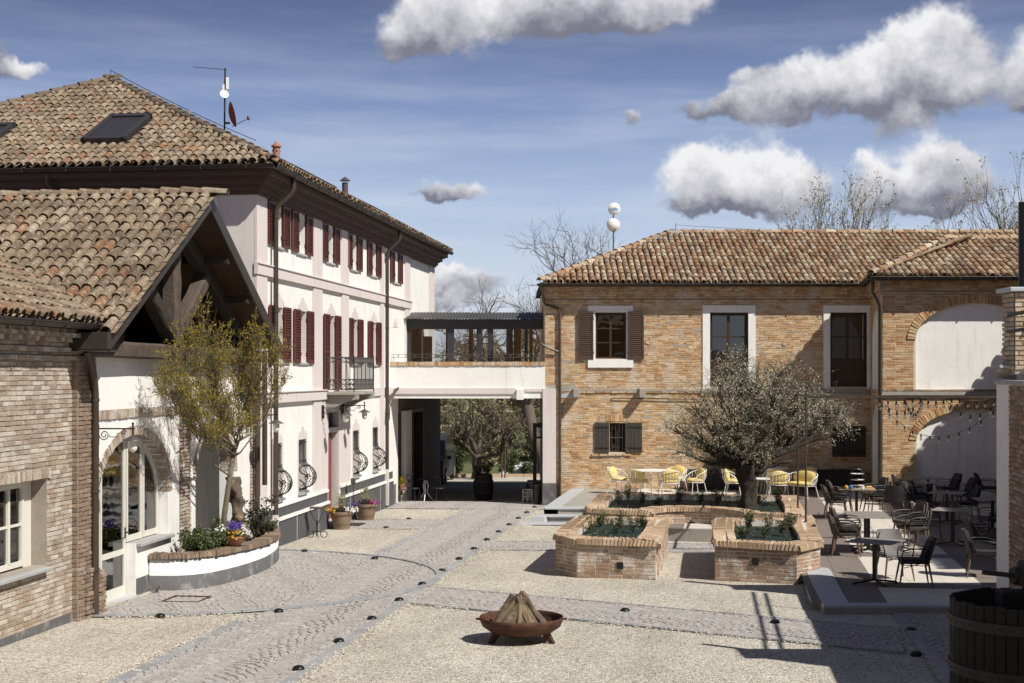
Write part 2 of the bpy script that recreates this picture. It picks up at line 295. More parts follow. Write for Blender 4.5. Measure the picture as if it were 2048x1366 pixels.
def unlink_name(n): return n
class MB:
    def __init__(s): s.v = []; s.f = []; s.r = []
    def add(s, vs, fs, r=0.):
        o = len(s.v); s.v.extend(tuple(p) for p in vs); s.f.extend(tuple(i+o for i in f) for f in fs); s.r.extend([r]*len(fs)); return s
    def box(s, x0, x1, y0, y1, z0, z1, r=0.):
        if x0 > x1: x0, x1 = x1, x0
        if y0 > y1: y0, y1 = y1, y0
        return s.add([(x, y, z) for x in (x0, x1) for y in (y0, y1) for z in (z0, z1)],
                     [(0, 1, 3, 2), (4, 6, 7, 5), (0, 4, 5, 1), (2, 3, 7, 6), (0, 2, 6, 4), (1, 5, 7, 3)], r)
    def obox(s, c, hx, hy, hz, r=0.):
        c, hx, hy, hz = map(Vector, (c, hx, hy, hz))
        return s.add([c+hx*i+hy*j+hz*k for i in (-1, 1) for j in (-1, 1) for k in (-1, 1)],
                     [(0, 1, 3, 2), (4, 6, 7, 5), (0, 4, 5, 1), (2, 3, 7, 6), (0, 2, 6, 4), (1, 5, 7, 3)], r)
    def beam(s, p, q, w, h, up=(0, 0, 1)):
        p, q = Vector(p), Vector(q); d = (q-p); L = d.length; d.normalize()
        side = d.cross(Vector(up)); side = side.normalized() if side.length > 1e-4 else Vector((1, 0, 0)); u = side.cross(d)
        return s.obox((p+q)/2, d*L/2, side*w/2, u*h/2)
    def tube(s, pts, rad, n=6, cap=True):
        pts = [Vector(p) for p in pts]; m = len(pts)
        rads = rad if isinstance(rad, (list, tuple)) else [rad]*m
        rings = []; ref = None
        for i in range(m):
            d = (pts[min(i+1, m-1)] - pts[max(i-1, 0)])
            if d.length < 1e-9: d = Vector((0, 0, 1))
            d.normalize()
            if ref is None: ref = Vector((0, 0, 1)) if abs(d.z) < .9 else Vector((1, 0, 0))
            a = d.cross(ref)
            if a.length < 1e-4: ref = Vector((.3, 1, .2)); a = d.cross(ref)
            a.normalize(); b = a.cross(d); ref = b
            rings.append([pts[i] + (a*math.cos(2*PI*k/n) + b*math.sin(2*PI*k/n))*rads[i] for k in range(n)])
        o = []
        for r_ in rings: o += r_
        f = [(i*n+k, i*n+(k+1) % n, (i+1)*n+(k+1) % n, (i+1)*n+k) for i in range(m-1) for k in range(n)]
        if cap: f += [tuple(range(n)), tuple(reversed(range((m-1)*n, m*n)))]
        return s.add(o, f)
    def lathe(s, prof, c=(0, 0, 0), n=20, cap=True):
        o = [(c[0]+r*math.cos(2*PI*k/n), c[1]+r*math.sin(2*PI*k/n), c[2]+z) for r, z in prof for k in range(n)]
        m = len(prof)
        f = [(i*n+k, i*n+(k+1) % n, (i+1)*n+(k+1) % n, (i+1)*n+k) for i in range(m-1) for k in range(n)]
        if cap: f += [tuple(reversed(range(n))), tuple(range((m-1)*n, m*n))]
        return s.add(o, f)
    def ball(s, c, rx, ry=None, rz=None, n=10, m=6):
        ry = ry or rx; rz = rz or rx
        o = []; f = []
        for i in range(m+1):
            th = PI*i/m
            for k in range(n): o.append((c[0]+rx*math.sin(th)*math.cos(2*PI*k/n), c[1]+ry*math.sin(th)*math.sin(2*PI*k/n), c[2]-rz*math.cos(th)))
        f = [(i*n+k, i*n+(k+1) % n, (i+1)*n+(k+1) % n, (i+1)*n+k) for i in range(m) for k in range(n)]
        return s.add(o, f)
    def prism(s, poly, fn, d0, d1, r=0.):
        'poly of (u,v), fn(u,v,d)->xyz'
        n = len(poly); a = [fn(u, v, d0) for u, v in poly]; b = [fn(u, v, d1) for u, v in poly]
        tr = tessellate_polygon([[Vector((u, v, 0)) for u, v in poly]])
        f = [tuple(t) for t in tr] + [tuple(i+n for i in reversed(t)) for t in tr] + [(i, (i+1) % n, n+(i+1) % n, n+i) for i in range(n)]
        return s.add(a+b, f, r)
    def xf(s, M4, start=0):
        s.v[start:] = [tuple(M4 @ Vector(p)) for p in s.v[start:]]; return s
    def build(s, name, mt, parent=None, base=None, frame='W', smooth=False, bevel=0, fix=True):
        me = bpy.data.meshes.new(name)
        if parent is not None: off = OFF[parent.name]
        else: off = Vector(base) if base is not None else Vector((0, 0, 0))
        me.from_pydata([tuple(Vector(p)-off) for p in s.v], [], s.f)
        if any(s.r):
            at = me.attributes.new('rnd', 'FLOAT', 'FACE'); at.data.foreach_set('value', np.array(s.r, dtype=np.float32))
        if fix:
            import bmesh
            bm = bmesh.new(); bm.from_mesh(me); bmesh.ops.recalc_face_normals(bm, faces=bm.faces); bm.to_mesh(me); bm.free()
        me.materials.append(mt)
        if smooth: me.polygons.foreach_set('use_smooth', [True]*len(me.polygons))
        ob = bpy.data.objects.new(name, me); COL.objects.link(ob)
        if smooth and smooth != 'all':
            try: me.set_sharp_from_angle(angle=R(40))
            except Exception: pass
        if bevel:
            bv = ob.modifiers.new('bevel', 'BEVEL'); bv.width = bevel; bv.segments = 1; bv.limit_method = 'ANGLE'
        if parent is not None:
            ob.parent = parent; OFF[ob.name] = off; WM[ob.name] = WM[parent.name]
        else:
            M3 = FRM[frame]; ob.location = M3 @ off; ob.rotation_euler = (0, 0, ROT[frame]); OFF[ob.name] = off
            WM[ob.name] = Matrix.Translation(M3 @ off) @ M3.to_4x4()
        return ob
def tag(o, label=None, cat=None, group=None, kind=None):
    if label: o['label'] = label
    if cat: o['category'] = cat
    if group: o['group'] = group
    if kind: o['kind'] = kind
    return o
def thing(name, label, cat, base=(0, 0, 0), frame='W', group=None, loc=None, rz=0., kind=None):
    'Empty at the base of a thing. base: parts are written in frame coordinates; loc: parts are written round their own origin'
    o = bpy.data.objects.new(name, None); COL.objects.link(o); o.empty_display_size = .2
    if loc is not None:
        M3 = FRM[frame]; o.location = M3 @ Vector(loc); o.rotation_euler = (0, 0, ROT[frame]+rz); OFF[o.name] = Vector((0, 0, 0))
        WM[o.name] = Matrix.Translation(o.location) @ Matrix.Rotation(ROT[frame]+rz, 4, 'Z')
    else:
        b = Vector(base); M3 = FRM[frame]; o.location = M3 @ b; o.rotation_euler = (0, 0, ROT[frame]); OFF[o.name] = b
        WM[o.name] = Matrix.Translation(M3 @ b) @ M3.to_4x4()
    return tag(o, label, cat, group, kind)
def dup(root, loc, rz, label, frame='W', group=None):
    r = root.copy(); COL.objects.link(r); r.location = FRM[frame] @ Vector(loc); r.rotation_euler = (0, 0, ROT[frame]+rz)
    r['label'] = label
    if group: r['group'] = group
    for ch in list(root.children):
        c = ch.copy(); COL.objects.link(c); c.parent = r
        for g_ in list(ch.children):
            d = g_.copy(); COL.objects.link(d); d.parent = c
    return r

# pieces: many small alike solids (bricks, tiles, setts); the 300 nearest in view are objects, the rest one joined part
def pieces(parent, name, protos, T, mt, nmax=300, size=1., cull=True):
    'protos: list of (verts, faces); T: array n x 4 x 4 in frame coordinates'
    if len(T) == 0: return
    T = np.array(T, dtype=float); off = OFF[parent.name]; T[:, :3, 3] -= np.array(off)
    W = np.array(WM[parent.name]); c = T[:, :3, 3] @ W[:3, :3].T + W[:3, 3]
    Y = np.maximum(c[:, 1], .1); px = np.abs(c[:, 0]/Y*2900); py = (c[:, 2]-3.6)/Y*2900
    inv = (c[:, 1] > 1) & (px < 1040) & (py > -640) & (py < 770)
    if cull:
        keep = (c[:, 1] > 1) & (px < 1500) & (py > -1100) & (py < 1200); T = T[keep]; c = c[keep]; inv = inv[keep]
    if len(T) == 0: return
    order = np.argsort(np.where(inv, 0, 1e4) + np.linalg.norm(c - np.array((0, 0, 3.6)), axis=1))
    pi = RNG.integers(0, len(protos), len(T)); rv = RNG.random(len(T))
    near = order[:nmax]; far = order[nmax:]
    mes = []
    for v, f in protos:
        me = bpy.data.meshes.new(name); me.from_pydata([tuple(p) for p in v], [], f); me.materials.append(mt); mes.append(me)
    for i in near:
        o = bpy.data.objects.new(name, mes[pi[i]]); COL.objects.link(o); o.parent = parent; o.matrix_local = Matrix(T[i].tolist())
    if len(far):
        V = []; Fc = []; RR = []; base = 0
        for k, (v, f) in enumerate(protos):
            idx = far[pi[far] == k]
            if len(idx) == 0: continue
            v4 = np.c_[np.array(v, dtype=float), np.ones(len(v))]
            vv = np.einsum('nij,mj->nmi', T[idx], v4)[:, :, :3].reshape(-1, 3); V.append(vv)
            nv = len(v)
            for m_, i in enumerate(idx):
                o = base + m_*nv
                Fc.extend([tuple(a+o for a in q) for q in f]); 
            RR.append(np.repeat(rv[idx], len(f))); base += len(vv)
        V = np.concatenate(V); RR = np.concatenate(RR)
        me = bpy.data.meshes.new(name+'_rest'); me.from_pydata(V.tolist(), [], Fc)
        at = me.attributes.new('rnd', 'FLOAT', 'FACE'); at.data.foreach_set('value', RR.astype(np.float32)); me.materials.append(mt)
        o = bpy.data.objects.new(name, me); COL.objects.link(o); o.parent = parent; o['kind'] = 'stuff'
def T4(x, y, z, o):
    m = np.eye(4); m[:3, 0] = x; m[:3, 1] = y; m[:3, 2] = z; m[:3, 3] = o; return m
def brick_proto(seed):
    r = random.Random(seed); j = lambda a=.03: r.uniform(-a, a)
    # unit brick: x -.5..5 long, y 0 back .. 1 front (proud), z -.5..5; edges worn
    v = []
    for x in (-.5, .5):
        for z in (-.5, .5):
            v.append((x, 0, z))
    for x in (-.5, .5):
        for z in (-.5, .5):
            v.append((x*(.97+j(.02)), 1+j(.25), z*(.90+j(.06))))
    f = [(4, 6, 7, 5), (0, 4, 5, 1), (2, 3, 7, 6), (0, 2, 6, 4), (1, 5, 7, 3)]
    f = [tuple(reversed(q)) for q in f]
    return v, f
BP = [brick_proto(i) for i in range(6)]
def flat_proto(seed):
    r = random.Random(seed); j = lambda a: r.uniform(-a, a); v = [(x, 0, z) for x in (-.5, .5) for z in (-.5, .5)] + [(x*(.965+j(.02)), 1+j(.05), z*(.955+j(.03))) for x in (-.5, .5) for z in (-.5, .5)]
    return v, [tuple(reversed(q)) for q in ((4, 6, 7, 5), (0, 4, 5, 1), (2, 3, 7, 6), (0, 2, 6, 4), (1, 5, 7, 3))]
FP = [flat_proto(i) for i in range(5)]
class Op:
    'opening in a wall: rectangle, or with an elliptic arch of given rise on top'
    def __init__(s, u0, u1, z0, z1, rise=0.): s.u0, s.u1, s.z0, s.z1, s.rise = u0, u1, z0, z1, rise
    def outline(s, n=18):
        if not s.rise: return [(s.u0, s.z0), (s.u1, s.z0), (s.u1, s.z1), (s.u0, s.z1)]
        c = (s.u0+s.u1)/2; a = (s.u1-s.u0)/2
        return [(s.u0, s.z0), (s.u1, s.z0)] + [(c+a*math.cos(PI*k/n), s.z1+s.rise*math.sin(PI*k/n)) for k in range(n+1)]
    def span(s, z, grow=0.):
        if z < s.z0-grow or z > s.z1+s.rise+grow: return None
        if z <= s.z1 or not s.rise: return (s.u0-grow, s.u1+grow)
        t_ = (z-s.z1)/(s.rise+grow); 
        if t_ >= 1: return None
        c = (s.u0+s.u1)/2; a = ((s.u1-s.u0)/2+grow)*math.sqrt(1-t_*t_); return (c-a, c+a)
class Wall:
    'vertical wall face from O along U (2D), outward normal N'
    def __init__(s, O, Q, flip=False):
        s.O = Vector((O[0], O[1])); d = Vector((Q[0]-O[0], Q[1]-O[1])); s.L = d.length; s.U = d.normalized()
        s.N = Vector((s.U.y, -s.U.x)) * (-1 if flip else 1)
    def p(s, u, z, d=0.):
        q = s.O + s.U*u + s.N*d; return (q.x, q.y, z)
    def face(s, mb, outer, ops, depth=.2, extra=()):
        if not extra and len(outer) == 4 and all(isinstance(o, Op) for o in ops):
            us = sorted({p[0] for p in outer} | {x for o in ops for x in (o.u0, o.u1)}); zs = sorted({p[1] for p in outer} | {x for o in ops for x in (o.z0, o.z1, o.z1+o.rise)})
            U0, U1, Z0, Z1 = outer[0][0], outer[2][0], outer[0][1], outer[2][1]
            us = [u for u in us if U0 <= u <= U1]; zs = [z for z in zs if Z0 <= z <= Z1]
            for a, b in zip(us, us[1:]):
                for c, e in zip(zs, zs[1:]):
                    um, zm = (a+b)/2, (c+e)/2
                    if any(o.u0 < um < o.u1 and o.z0 < zm < o.z1+o.rise for o in ops): continue
                    mb.add([s.p(a, c), s.p(b, c), s.p(b, e), s.p(a, e)], [(0, 1, 2, 3)])
            for o in ops:
                if o.rise:
                    c = (o.u0+o.u1)/2; a = (o.u1-o.u0)/2; n = 24; zt = o.z1+o.rise
                    for k in range(n):
                        t0, t1 = PI-PI*k/n, PI-PI*(k+1)/n
                        q = [(c+a*math.cos(t0), o.z1+o.rise*math.sin(t0)), (c+a*math.cos(t1), o.z1+o.rise*math.sin(t1))]
                        mb.add([s.p(*q[0]), s.p(*q[1]), s.p(q[1][0], zt), s.p(q[0][0], zt)], [(0, 1, 2, 3)])
        else:
            loops = [[Vector((u, z, 0)) for u, z in outer]] + [[Vector((u, z, 0)) for u, z in reversed(o.outline() if isinstance(o, Op) else o)] for o in list(ops)+list(extra)]
            flat = [p for l in loops for p in l]
            mb.add([s.p(p.x, p.y) for p in flat], tessellate_polygon(loops))
        for o in list(ops)+list(extra):
            ol = o.outline() if isinstance(o, Op) else o
            n = len(ol); mb.add([s.p(u, z) for u, z in ol] + [s.p(u, z, -depth) for u, z in ol], [(i, (i+1) % n, n+(i+1) % n, n+i) for i in range(n)])
        return mb
    def box(s, mb, u0, u1, z0, z1, d0, d1):
        return mb.add([s.p(u, z, d) for u in (u0, u1) for d in (d0, d1) for z in (z0, z1)],
                      [(0, 1, 3, 2), (4, 6, 7, 5), (0, 4, 5, 1), (2, 3, 7, 6), (0, 2, 6, 4), (1, 5, 7, 3)])
    def bricks(s, u0, u1, z0, z1, ops=(), h=.07, ln=.25, gap=.015, proud=.007, rough=.0025, grow=0., var=.12, d=0., hf=None, keep=None):
        T = []; n = int(round((z1-z0)/h)); r = random
        for k in range(n):
            z = z0+(k+.5)*h; iv = [(u0, u1)]
            for o in ops:
                sp = o.span(z, grow)
                if sp:
                    nv = []
                    for a, b in iv:
                        if sp[1] <= a or sp[0] >= b: nv.append((a, b)); continue
                        if sp[0] > a: nv.append((a, sp[0]))
                        if sp[1] < b: nv.append((sp[1], b))
                    iv = nv
            for a, b in iv:
                u = a; first = True
                while u < b-.02:
                    l = ln*(1+r.uniform(-var, var))
                    if first and k % 2: l *= .5
                    if r.random() < .12: l *= .5
                    first = False
                    if b-u-l < ln*.3: l = b-u
                    l = min(l, b-u)
                    uc = u+l/2
                    if keep is None or keep(uc, z):
                        hh = h-gap + r.uniform(-rough, rough); pr = proud + r.uniform(-rough, rough)
                        if hf: pr = hf(uc, z, pr)
                        rz = r.uniform(-.012, .012)
                        ux = (s.U.x*(l-gap), s.U.y*(l-gap), (l-gap)*rz)
                        T.append(T4(ux, (s.N.x*pr, s.N.y*pr, 0), (0, 0, hh), s.p(uc, z+r.uniform(-.003, .003), d)))
                    u += l
        return T
    def soldier(s, u0, u1, z, h=.25, w=.065, d=0., proud=.02, gap=.01):
        'a row of bricks on end'
        T = []; n = max(1, int(round((u1-u0)/w))); w = (u1-u0)/n
        for k in range(n):
            pr = proud+random.uniform(-.003, .003)
            T.append(T4((0, 0, h+random.uniform(-.008, .008)), (s.N.x*pr, s.N.y*pr, 0), (s.U.x*(w-gap)/.9, s.U.y*(w-gap)/.9, 0), s.p(u0+(k+.5)*w, z, d)))
        return T
    def arch(s, op, th=.25, w=.065, d=0., proud=.02, gap=.01, a0=0., a1=PI):
        'ring of bricks on the arch of an opening'
        T = []; c = (op.u0+op.u1)/2; a = (op.u1-op.u0)/2; b = op.rise
        L = 0; pts = [(a*math.cos(a0+(a1-a0)*k/200), b*math.sin(a0+(a1-a0)*k/200)) for k in range(201)]
        cum = [0]
        for i in range(200): cum.append(cum[-1]+math.dist(pts[i], pts[i+1]))
        n = int(cum[-1]/w)
        for k in range(n):
            tgt = (k+.5)*cum[-1]/n; i = max(j for j in range(201) if cum[j] <= tgt); i = min(i, 199)
            x, z = pts[i]; nx, nz = x/(a*a), z/(b*b); q = math.hypot(nx, nz); nx /= q; nz /= q; t_ = th+random.uniform(-.01, .01)
            pr = proud+random.uniform(-.003, .003); ww = cum[-1]/n-gap+.004
            T.append(T4((s.U.x*nx*t_, s.U.y*nx*t_, nz*t_), (s.N.x*pr, s.N.y*pr, 0), (-s.U.x*nz*ww/.9, -s.U.y*nz*ww/.9, nx*ww/.9), s.p(c+x+nx*th/2, op.z1+z+nz*th/2, d)))
        return T
# roof tiles
def cover_proto(r0=.088, r1=.07, L=.44, th=.014, n=5, arc=PI):
    v = []; 
    for (r, y) in ((r0, 0), (r1, L)):
        for k in range(n+1):
            a = (PI-arc)/2+arc*k/n; v.append((r*math.cos(a), y, r*math.sin(a)*.92))
    for k in range(n+1):
        a = (PI-arc)/2+arc*k/n; v.append(((r0-th)*math.cos(a), 0, (r0-th)*math.sin(a)*.92))
    m = n+1
    f = [(k, k+1, m+k+1, m+k) for k in range(n)] + [(2*m+k, 2*m+k+1, k+1, k) for k in range(n)]
    f += [(2*m+k, m+k, m+k+1, 2*m+k+1) for k in range(n)]
    return v, f
def pan_proto(L=.44):
    v = []
    for y in (0, L):
        for x, z in ((-.075, .035), (-.04, .004), (.04, .004), (.075, .035)): v.append((x, y, z))
    return v, [(0, 1, 5, 4), (1, 2, 6, 5), (2, 3, 7, 6)]
CP = [cover_proto(), cover_proto(.092, .072, .46), cover_proto(.083, .069, .43)]
PPN = [pan_proto()]
RP = [cover_proto(.115, .095, .46, .02, 6), cover_proto(.12, .095, .45, .02, 6)]
def roof_tiles(roof, O, E, S, W, Ls, mt, clip=None, sp=.2, ex=.33, seed=0, name='roof_tile'):
    'O eave corner, E unit along eave, S unit up the slope'
    O, E, S = Vector(O), Vector(E).normalized(), Vector(S).normalized(); N = E.cross(S)
    if N.z < 0: N = -N
    rr = random.Random(seed); T = []; P = []
    nc = int(W/sp); nr = int(Ls/ex)+1
    for i in range(nc+1):
        u = (i+.5)*sp
        for j in range(nr):
            v = j*ex - .06
            if u > W+.05 or v+ex*.6 > Ls+.12: continue
            if clip and not clip(u, v+ex*.5): continue
            a = rr.uniform(-.045, .045); ss = (S + E*a).normalized(); e = (E - S*a).normalized()
            up = .028+rr.uniform(0, .008); tl = .045
            s2 = (ss - N*tl).normalized(); n2 = e.cross(s2); n2 = n2 if n2.z > 0 else -n2
            o = O + E*(u+rr.uniform(-.012, .012)) + S*(v+rr.uniform(-.025, .025)) + N*(up+.035)
            k = rr.uniform(.95, 1.06)
            T.append(T4(e*k, s2, n2*k, o))
            P.append(T4(e, s2, n2, O + E*(u+sp/2) + S*v + N*.02))
    pieces(roof, name, CP, T, mt); pieces(roof, 'channel_tile', PPN, P, mt, nmax=0)
def ridge_tiles(roof, P0, P1, mt, ex=.38, lift=.05, name='ridge_tile'):
    P0, P1 = Vector(P0), Vector(P1); d = P1-P0; L = d.length; d.normalize(); side = d.cross(Vector((0, 0, 1))).normalized(); up = side.cross(d)
    T = []; n = int(L/ex)
    for k in range(n+1):
        o = P0 + d*(k*ex) + up*(lift+random.uniform(0, .012)) + side*random.uniform(-.015, .015)
        dd = (d - up*.05).normalized(); u2 = side.cross(dd)
        T.append(T4(side, dd, u2, o))
    pieces(roof, name, RP, T, mt)
# ------------------------------------------------ ground and paths
g = MB()
ys = [-60, 0, 20, 40, 60, 63, 65, 110, 200, 500, 1200]
gzf = lambda y: gz(min(y, 63)) if y <= 63 else -1.93
for a, b in zip(ys, ys[1:]):
    for x0, x1 in ((-900, -60), (-60, 60), (60, 900)):
        za, zb = gzf(a), gzf(b); g.add([(x0, a, za), (x1, a, za), (x1, b, zb), (x0, b, zb)], [(0, 1, 2, 3)])
tag(g.build('ground', GRAV, fix=False), kind='structure')
def inpoly(x, y, poly):
    c = np.zeros(x.shape, bool); n = len(poly); j = n-1
    for i in range(n):
        xi, yi = poly[i]; xj, yj = poly[j]
        if yi != yj: c ^= ((yi > y) != (yj > y)) & (x < (xj-xi)*(y-yi)/(yj-yi)+xi)
        j = i
    return c
def flat(poly, dz, mt, name, th=0):
    'poly in world X,Y laid on the sloping yard'
    tr = tessellate_polygon([[Vector((x, y, 0)) for x, y in poly]])
    mb = MB().add([(x, y, gz(y)+dz) for x, y in poly], tr)
    o = mb.build(name, mt, base=(poly[0][0], poly[0][1], gz(poly[0][1])+dz), fix=False)
    me = o.data
    if me.polygons and me.polygons[0].normal.z < 0: me.flip_normals()
    return tag(o, kind='structure')
SP = [brick_proto(50+i) for i in range(4)]
def sett_T(x, y, ang, l, w, h, dz):
    'box on the yard: brick prototype with its front face up'
    T = np.zeros((len(x), 4, 4)); c, s = np.cos(ang), np.sin(ang)
    T[:, 0, 0] = c*l; T[:, 1, 0] = s*l; T[:, 2, 1] = h; T[:, 0, 2] = -s*w; T[:, 1, 2] = c*w
    T[:, 0, 3] = x; T[:, 1, 3] = y; T[:, 2, 3] = .25-.0168*y+dz; T[:, 3, 3] = 1; return T
def fan_setts(path, polyW, frame, dz, dirang=0., not_in=(), nmax=300):
    'segmental arcs of setts; pattern runs along local y turned by dirang'
    P = np.array(polyW); c0 = P.mean(0); rad = np.abs(P-c0).max()*1.5
    p = .098; n = int(2*rad/p)
    I, J = np.meshgrid(np.arange(-n//2, n//2), np.arange(-n//2, n//2))
    u = I*p*1.0 + RNG.uniform(-.007, .007, I.shape) + RNG.uniform(0, p, n)[(J-J.min())]; W_ = 1.3
    ph = ((u/W_) % 1)-.5
    v = J*p + .52*(1-np.cos(ph*PI))*-1 + RNG.uniform(-.006, .006, I.shape)
    tilt = -.52*PI/W_*np.sin(ph*PI)
    ca_, sa_ = math.cos(dirang), math.sin(dirang)
    x = c0[0]+u*ca_-v*sa_; y = c0[1]+u*sa_+v*ca_
    m = inpoly(x, y, polyW)
    for q in not_in: m &= ~inpoly(x, y, q)
    x, y, tl = x[m], y[m], tilt[m]; k = len(x)
    T = sett_T(x, y, dirang+tl+RNG.uniform(-.08, .08, k), RNG.uniform(.074, .088, k), RNG.uniform(.074, .088, k), RNG.uniform(.009, .014, k), dz)
    pieces(path, 'sett', FP, T, SETT, nmax=nmax)
def border(path, pts, w, dz, ln=.45, name='border_stone'):
    T = []
    for a, b in zip(pts, pts[1:]):
        a, b = Vector(a), Vector(b); L = (b-a).length; k = max(1, round(L/ln)); d = (b-a)/L; an = math.atan2(d.y, d.x)
        for i in range(k):
            c = a+d*(i+.5)*L/k; T.append(sett_T(np.array([c.x]), np.array([c.y]), np.array([an]), L/k-.008, w, random.uniform(.014, .018), dz)[0])
    pieces(path, name, FP, T, LUSE, nmax=150)
LP = lambda pts: [L2W(x, y) for x, y in pts]
mainP = LP([(-6.7, 12), (-4.8, 12), (-4.8, 43.2), (-6.7, 43.2)])
circP = LP([(-9.6+4.9*math.cos(t), 26.1+4.9*math.sin(t)) for t in np.linspace(-1.5, 1.5, 40)])
crossP = [L2W(-4.8, 23.35), (5.15, 19.02), (5.62, 20.95), L2W(-4.8, 25.35)]
cross2P = LP([(-4.8, 31.75), (3.0, 31.75), (3.0, 33.4), (-4.8, 33.4)])
doorP = LP([(-9.35, 36.5), (-6.7, 36.5), (-6.7, 39.1), (-9.35, 39.1)])
gateP = LP([(-9.5, 43.2), (2.5, 43.2), (2.5, 46.2), (-9.5, 46.2)])
areaP = [(5.95, 22.54), (5.04, 17.07), (4.3, 11), (16, 11), (16, 22.4)]
specs = [('path', mainP, -FA, ()), ('path', circP, -FA+.5, (mainP,)), ('path', crossP, math.atan2(-4.9, 7.2)+PI/2, ()), ('path', cross2P, -FA+PI/2, ()),
         ('path', doorP, -FA+PI/2, ()), ('path', gateP, -FA, ()), ('pavement', areaP, -FA, ())]
PATHS = []
for i, (nm, P_, an, ni) in enumerate(specs):
    o = flat(P_, .004+.002*i, SETTB, nm); PATHS.append(o); fan_setts(o, P_, 'W', .004+.002*i, an, ni)
border(PATHS[0], [L2W(-4.74, y) for y in np.arange(12, 45, 1.0)], .16, .006)
border(PATHS[0], [L2W(-6.76, y) for y in list(np.arange(12, 22, 1.0))], .16, .006)
border(PATHS[0], [L2W(-6.76, y) for y in list(np.arange(29.4, 44, 1.0))], .16, .006)
border(PATHS[1], LP([(-9.6+4.92*math.cos(t), 26.1+4.92*math.sin(t)) for t in np.linspace(-1.5, 1.5, 32)]), .13, .022)
for a, b in ((crossP[0], crossP[1]), (crossP[3], crossP[2])): border(PATHS[2], [Vector(a).lerp(Vector(b), t) for t in np.linspace(0, 1, 10)], .07, .012)
for y in (31.7, 33.45): border(PATHS[3], LP([(x, y) for x in np.linspace(-4.6, 3, 8)]), .07, .012)
for y in (36.45, 39.15): border(PATHS[4], LP([(x, y) for x in np.linspace(-9.3, -6.8, 4)]), .07, .012)
border(PATHS[6], [Vector((5.98, 22.6)).lerp(Vector((4.3, 11)), t) for t in np.linspace(0, 1, 12)], .14, .016)
# gravel kicked over the path edges
pb = []
def spill(a, b, n, w_):
    f = RNG.random(n)[:, None]; P_ = np.array(a)*(1-f)+np.array(b)*f; d = np.array(b)-np.array(a); nn = np.array((-d[1], d[0]))/np.linalg.norm(d); pb.append(P_+nn*(RNG.normal(size=(n, 1))*w_))
spill(L2W(-4.66, 13), L2W(-4.66, 44), 2600, .09)
spill(L2W(-6.84, 13), L2W(-6.84, 21.3), 800, .09); spill(L2W(-6.84, 29.8), L2W(-6.84, 43), 900, .09)
for i in (0, 2): spill(crossP[i], crossP[i+1], 900, .09)
spill(L2W(-8.9, 21.1), L2W(-7.0, 21.7), 300, .09); spill(L2W(-8.8, 31.05), L2W(-6.9, 30.3), 300, .09)
for y in (31.65, 33.5, 36.4, 39.2): spill(L2W(-4.8 if y < 35 else -9.2, y), L2W(1 if y < 35 else -6.8, y), 400, .08)
pb = np.concatenate(pb); k = len(pb); s_ = RNG.uniform(.007, .019, k); an = RNG.uniform(0, 6.28, k); T = np.zeros((k, 4, 4))
T[:, 0, 0] = np.cos(an)*s_*1.3; T[:, 1, 0] = np.sin(an)*s_*1.3; T[:, 0, 1] = -np.sin(an)*s_; T[:, 1, 1] = np.cos(an)*s_; T[:, 2, 2] = s_*.8; T[:, 0, 3] = pb[:, 0]; T[:, 1, 3] = pb[:, 1]; T[:, 2, 3] = .25-.0168*pb[:, 1]+.016; T[:, 3, 3] = 1
OCT = ([(1, 0, 0), (-1, 0, 0), (0, 1, 0), (0, -1, 0), (0, 0, 1), (0, 0, -.6)], [(0, 2, 4), (2, 1, 4), (1, 3, 4), (3, 0, 4), (2, 0, 5), (1, 2, 5), (3, 1, 5), (0, 3, 5)])
PEB = mat('pebble', None, .85, pieces=[(.50, .46, .39), (.40, .36, .30), (.58, .54, .47), (.30, .26, .21), (.52, .47, .39)], var=.1)
V4 = np.c_[np.array(OCT[0], float), np.ones(6)]; VV = np.einsum('nij,mj->nmi', T, V4)[:, :, :3].reshape(-1, 3); FF = [tuple(a+6*i for a in q) for i in range(k) for q in OCT[1]]
me = bpy.data.meshes.new('loose_pebbles'); me.from_pydata(VV.tolist(), [], FF); at = me.attributes.new('rnd', 'FLOAT', 'FACE'); at.data.foreach_set('value', np.repeat(RNG.random(k), 8).astype(np.float32)); me.materials.append(PEB)
o = bpy.data.objects.new('loose_pebbles', me); COL.objects.link(o); tag(o, 'loose pale pebbles scattered along the edges of the paved paths', 'pebbles', kind='stuff')
# beyond the passage
flat([(-9, 46.2), (8, 46.2), (14, 57.3), (-16, 57.3)], .004, ASPH, 'passage_paving')
tag(MB().add([(-60, 62.3, gz(62.3)+.1), (70, 62.3, gz(62.3)+.1), (70, 64.5, -1.7), (-60, 64.5, -1.7), (300, 400, -1.88), (-300, 400, -1.88)], [(0, 1, 2, 3), (3, 2, 4, 5)]).build('verge', GRASS, base=(0, 62.3, -.8), fix=False), kind='structure')
kb = MB()
for i in range(24):
    x = -16+i*1.5; kb.box(x, x+1.48, 62.0-.02*i, 62.25-.02*i, gz(62)-.1, gz(62)+.12)
tag(kb.build('kerb', BRKC, base=(0, 62, gz(62))), kind='structure')

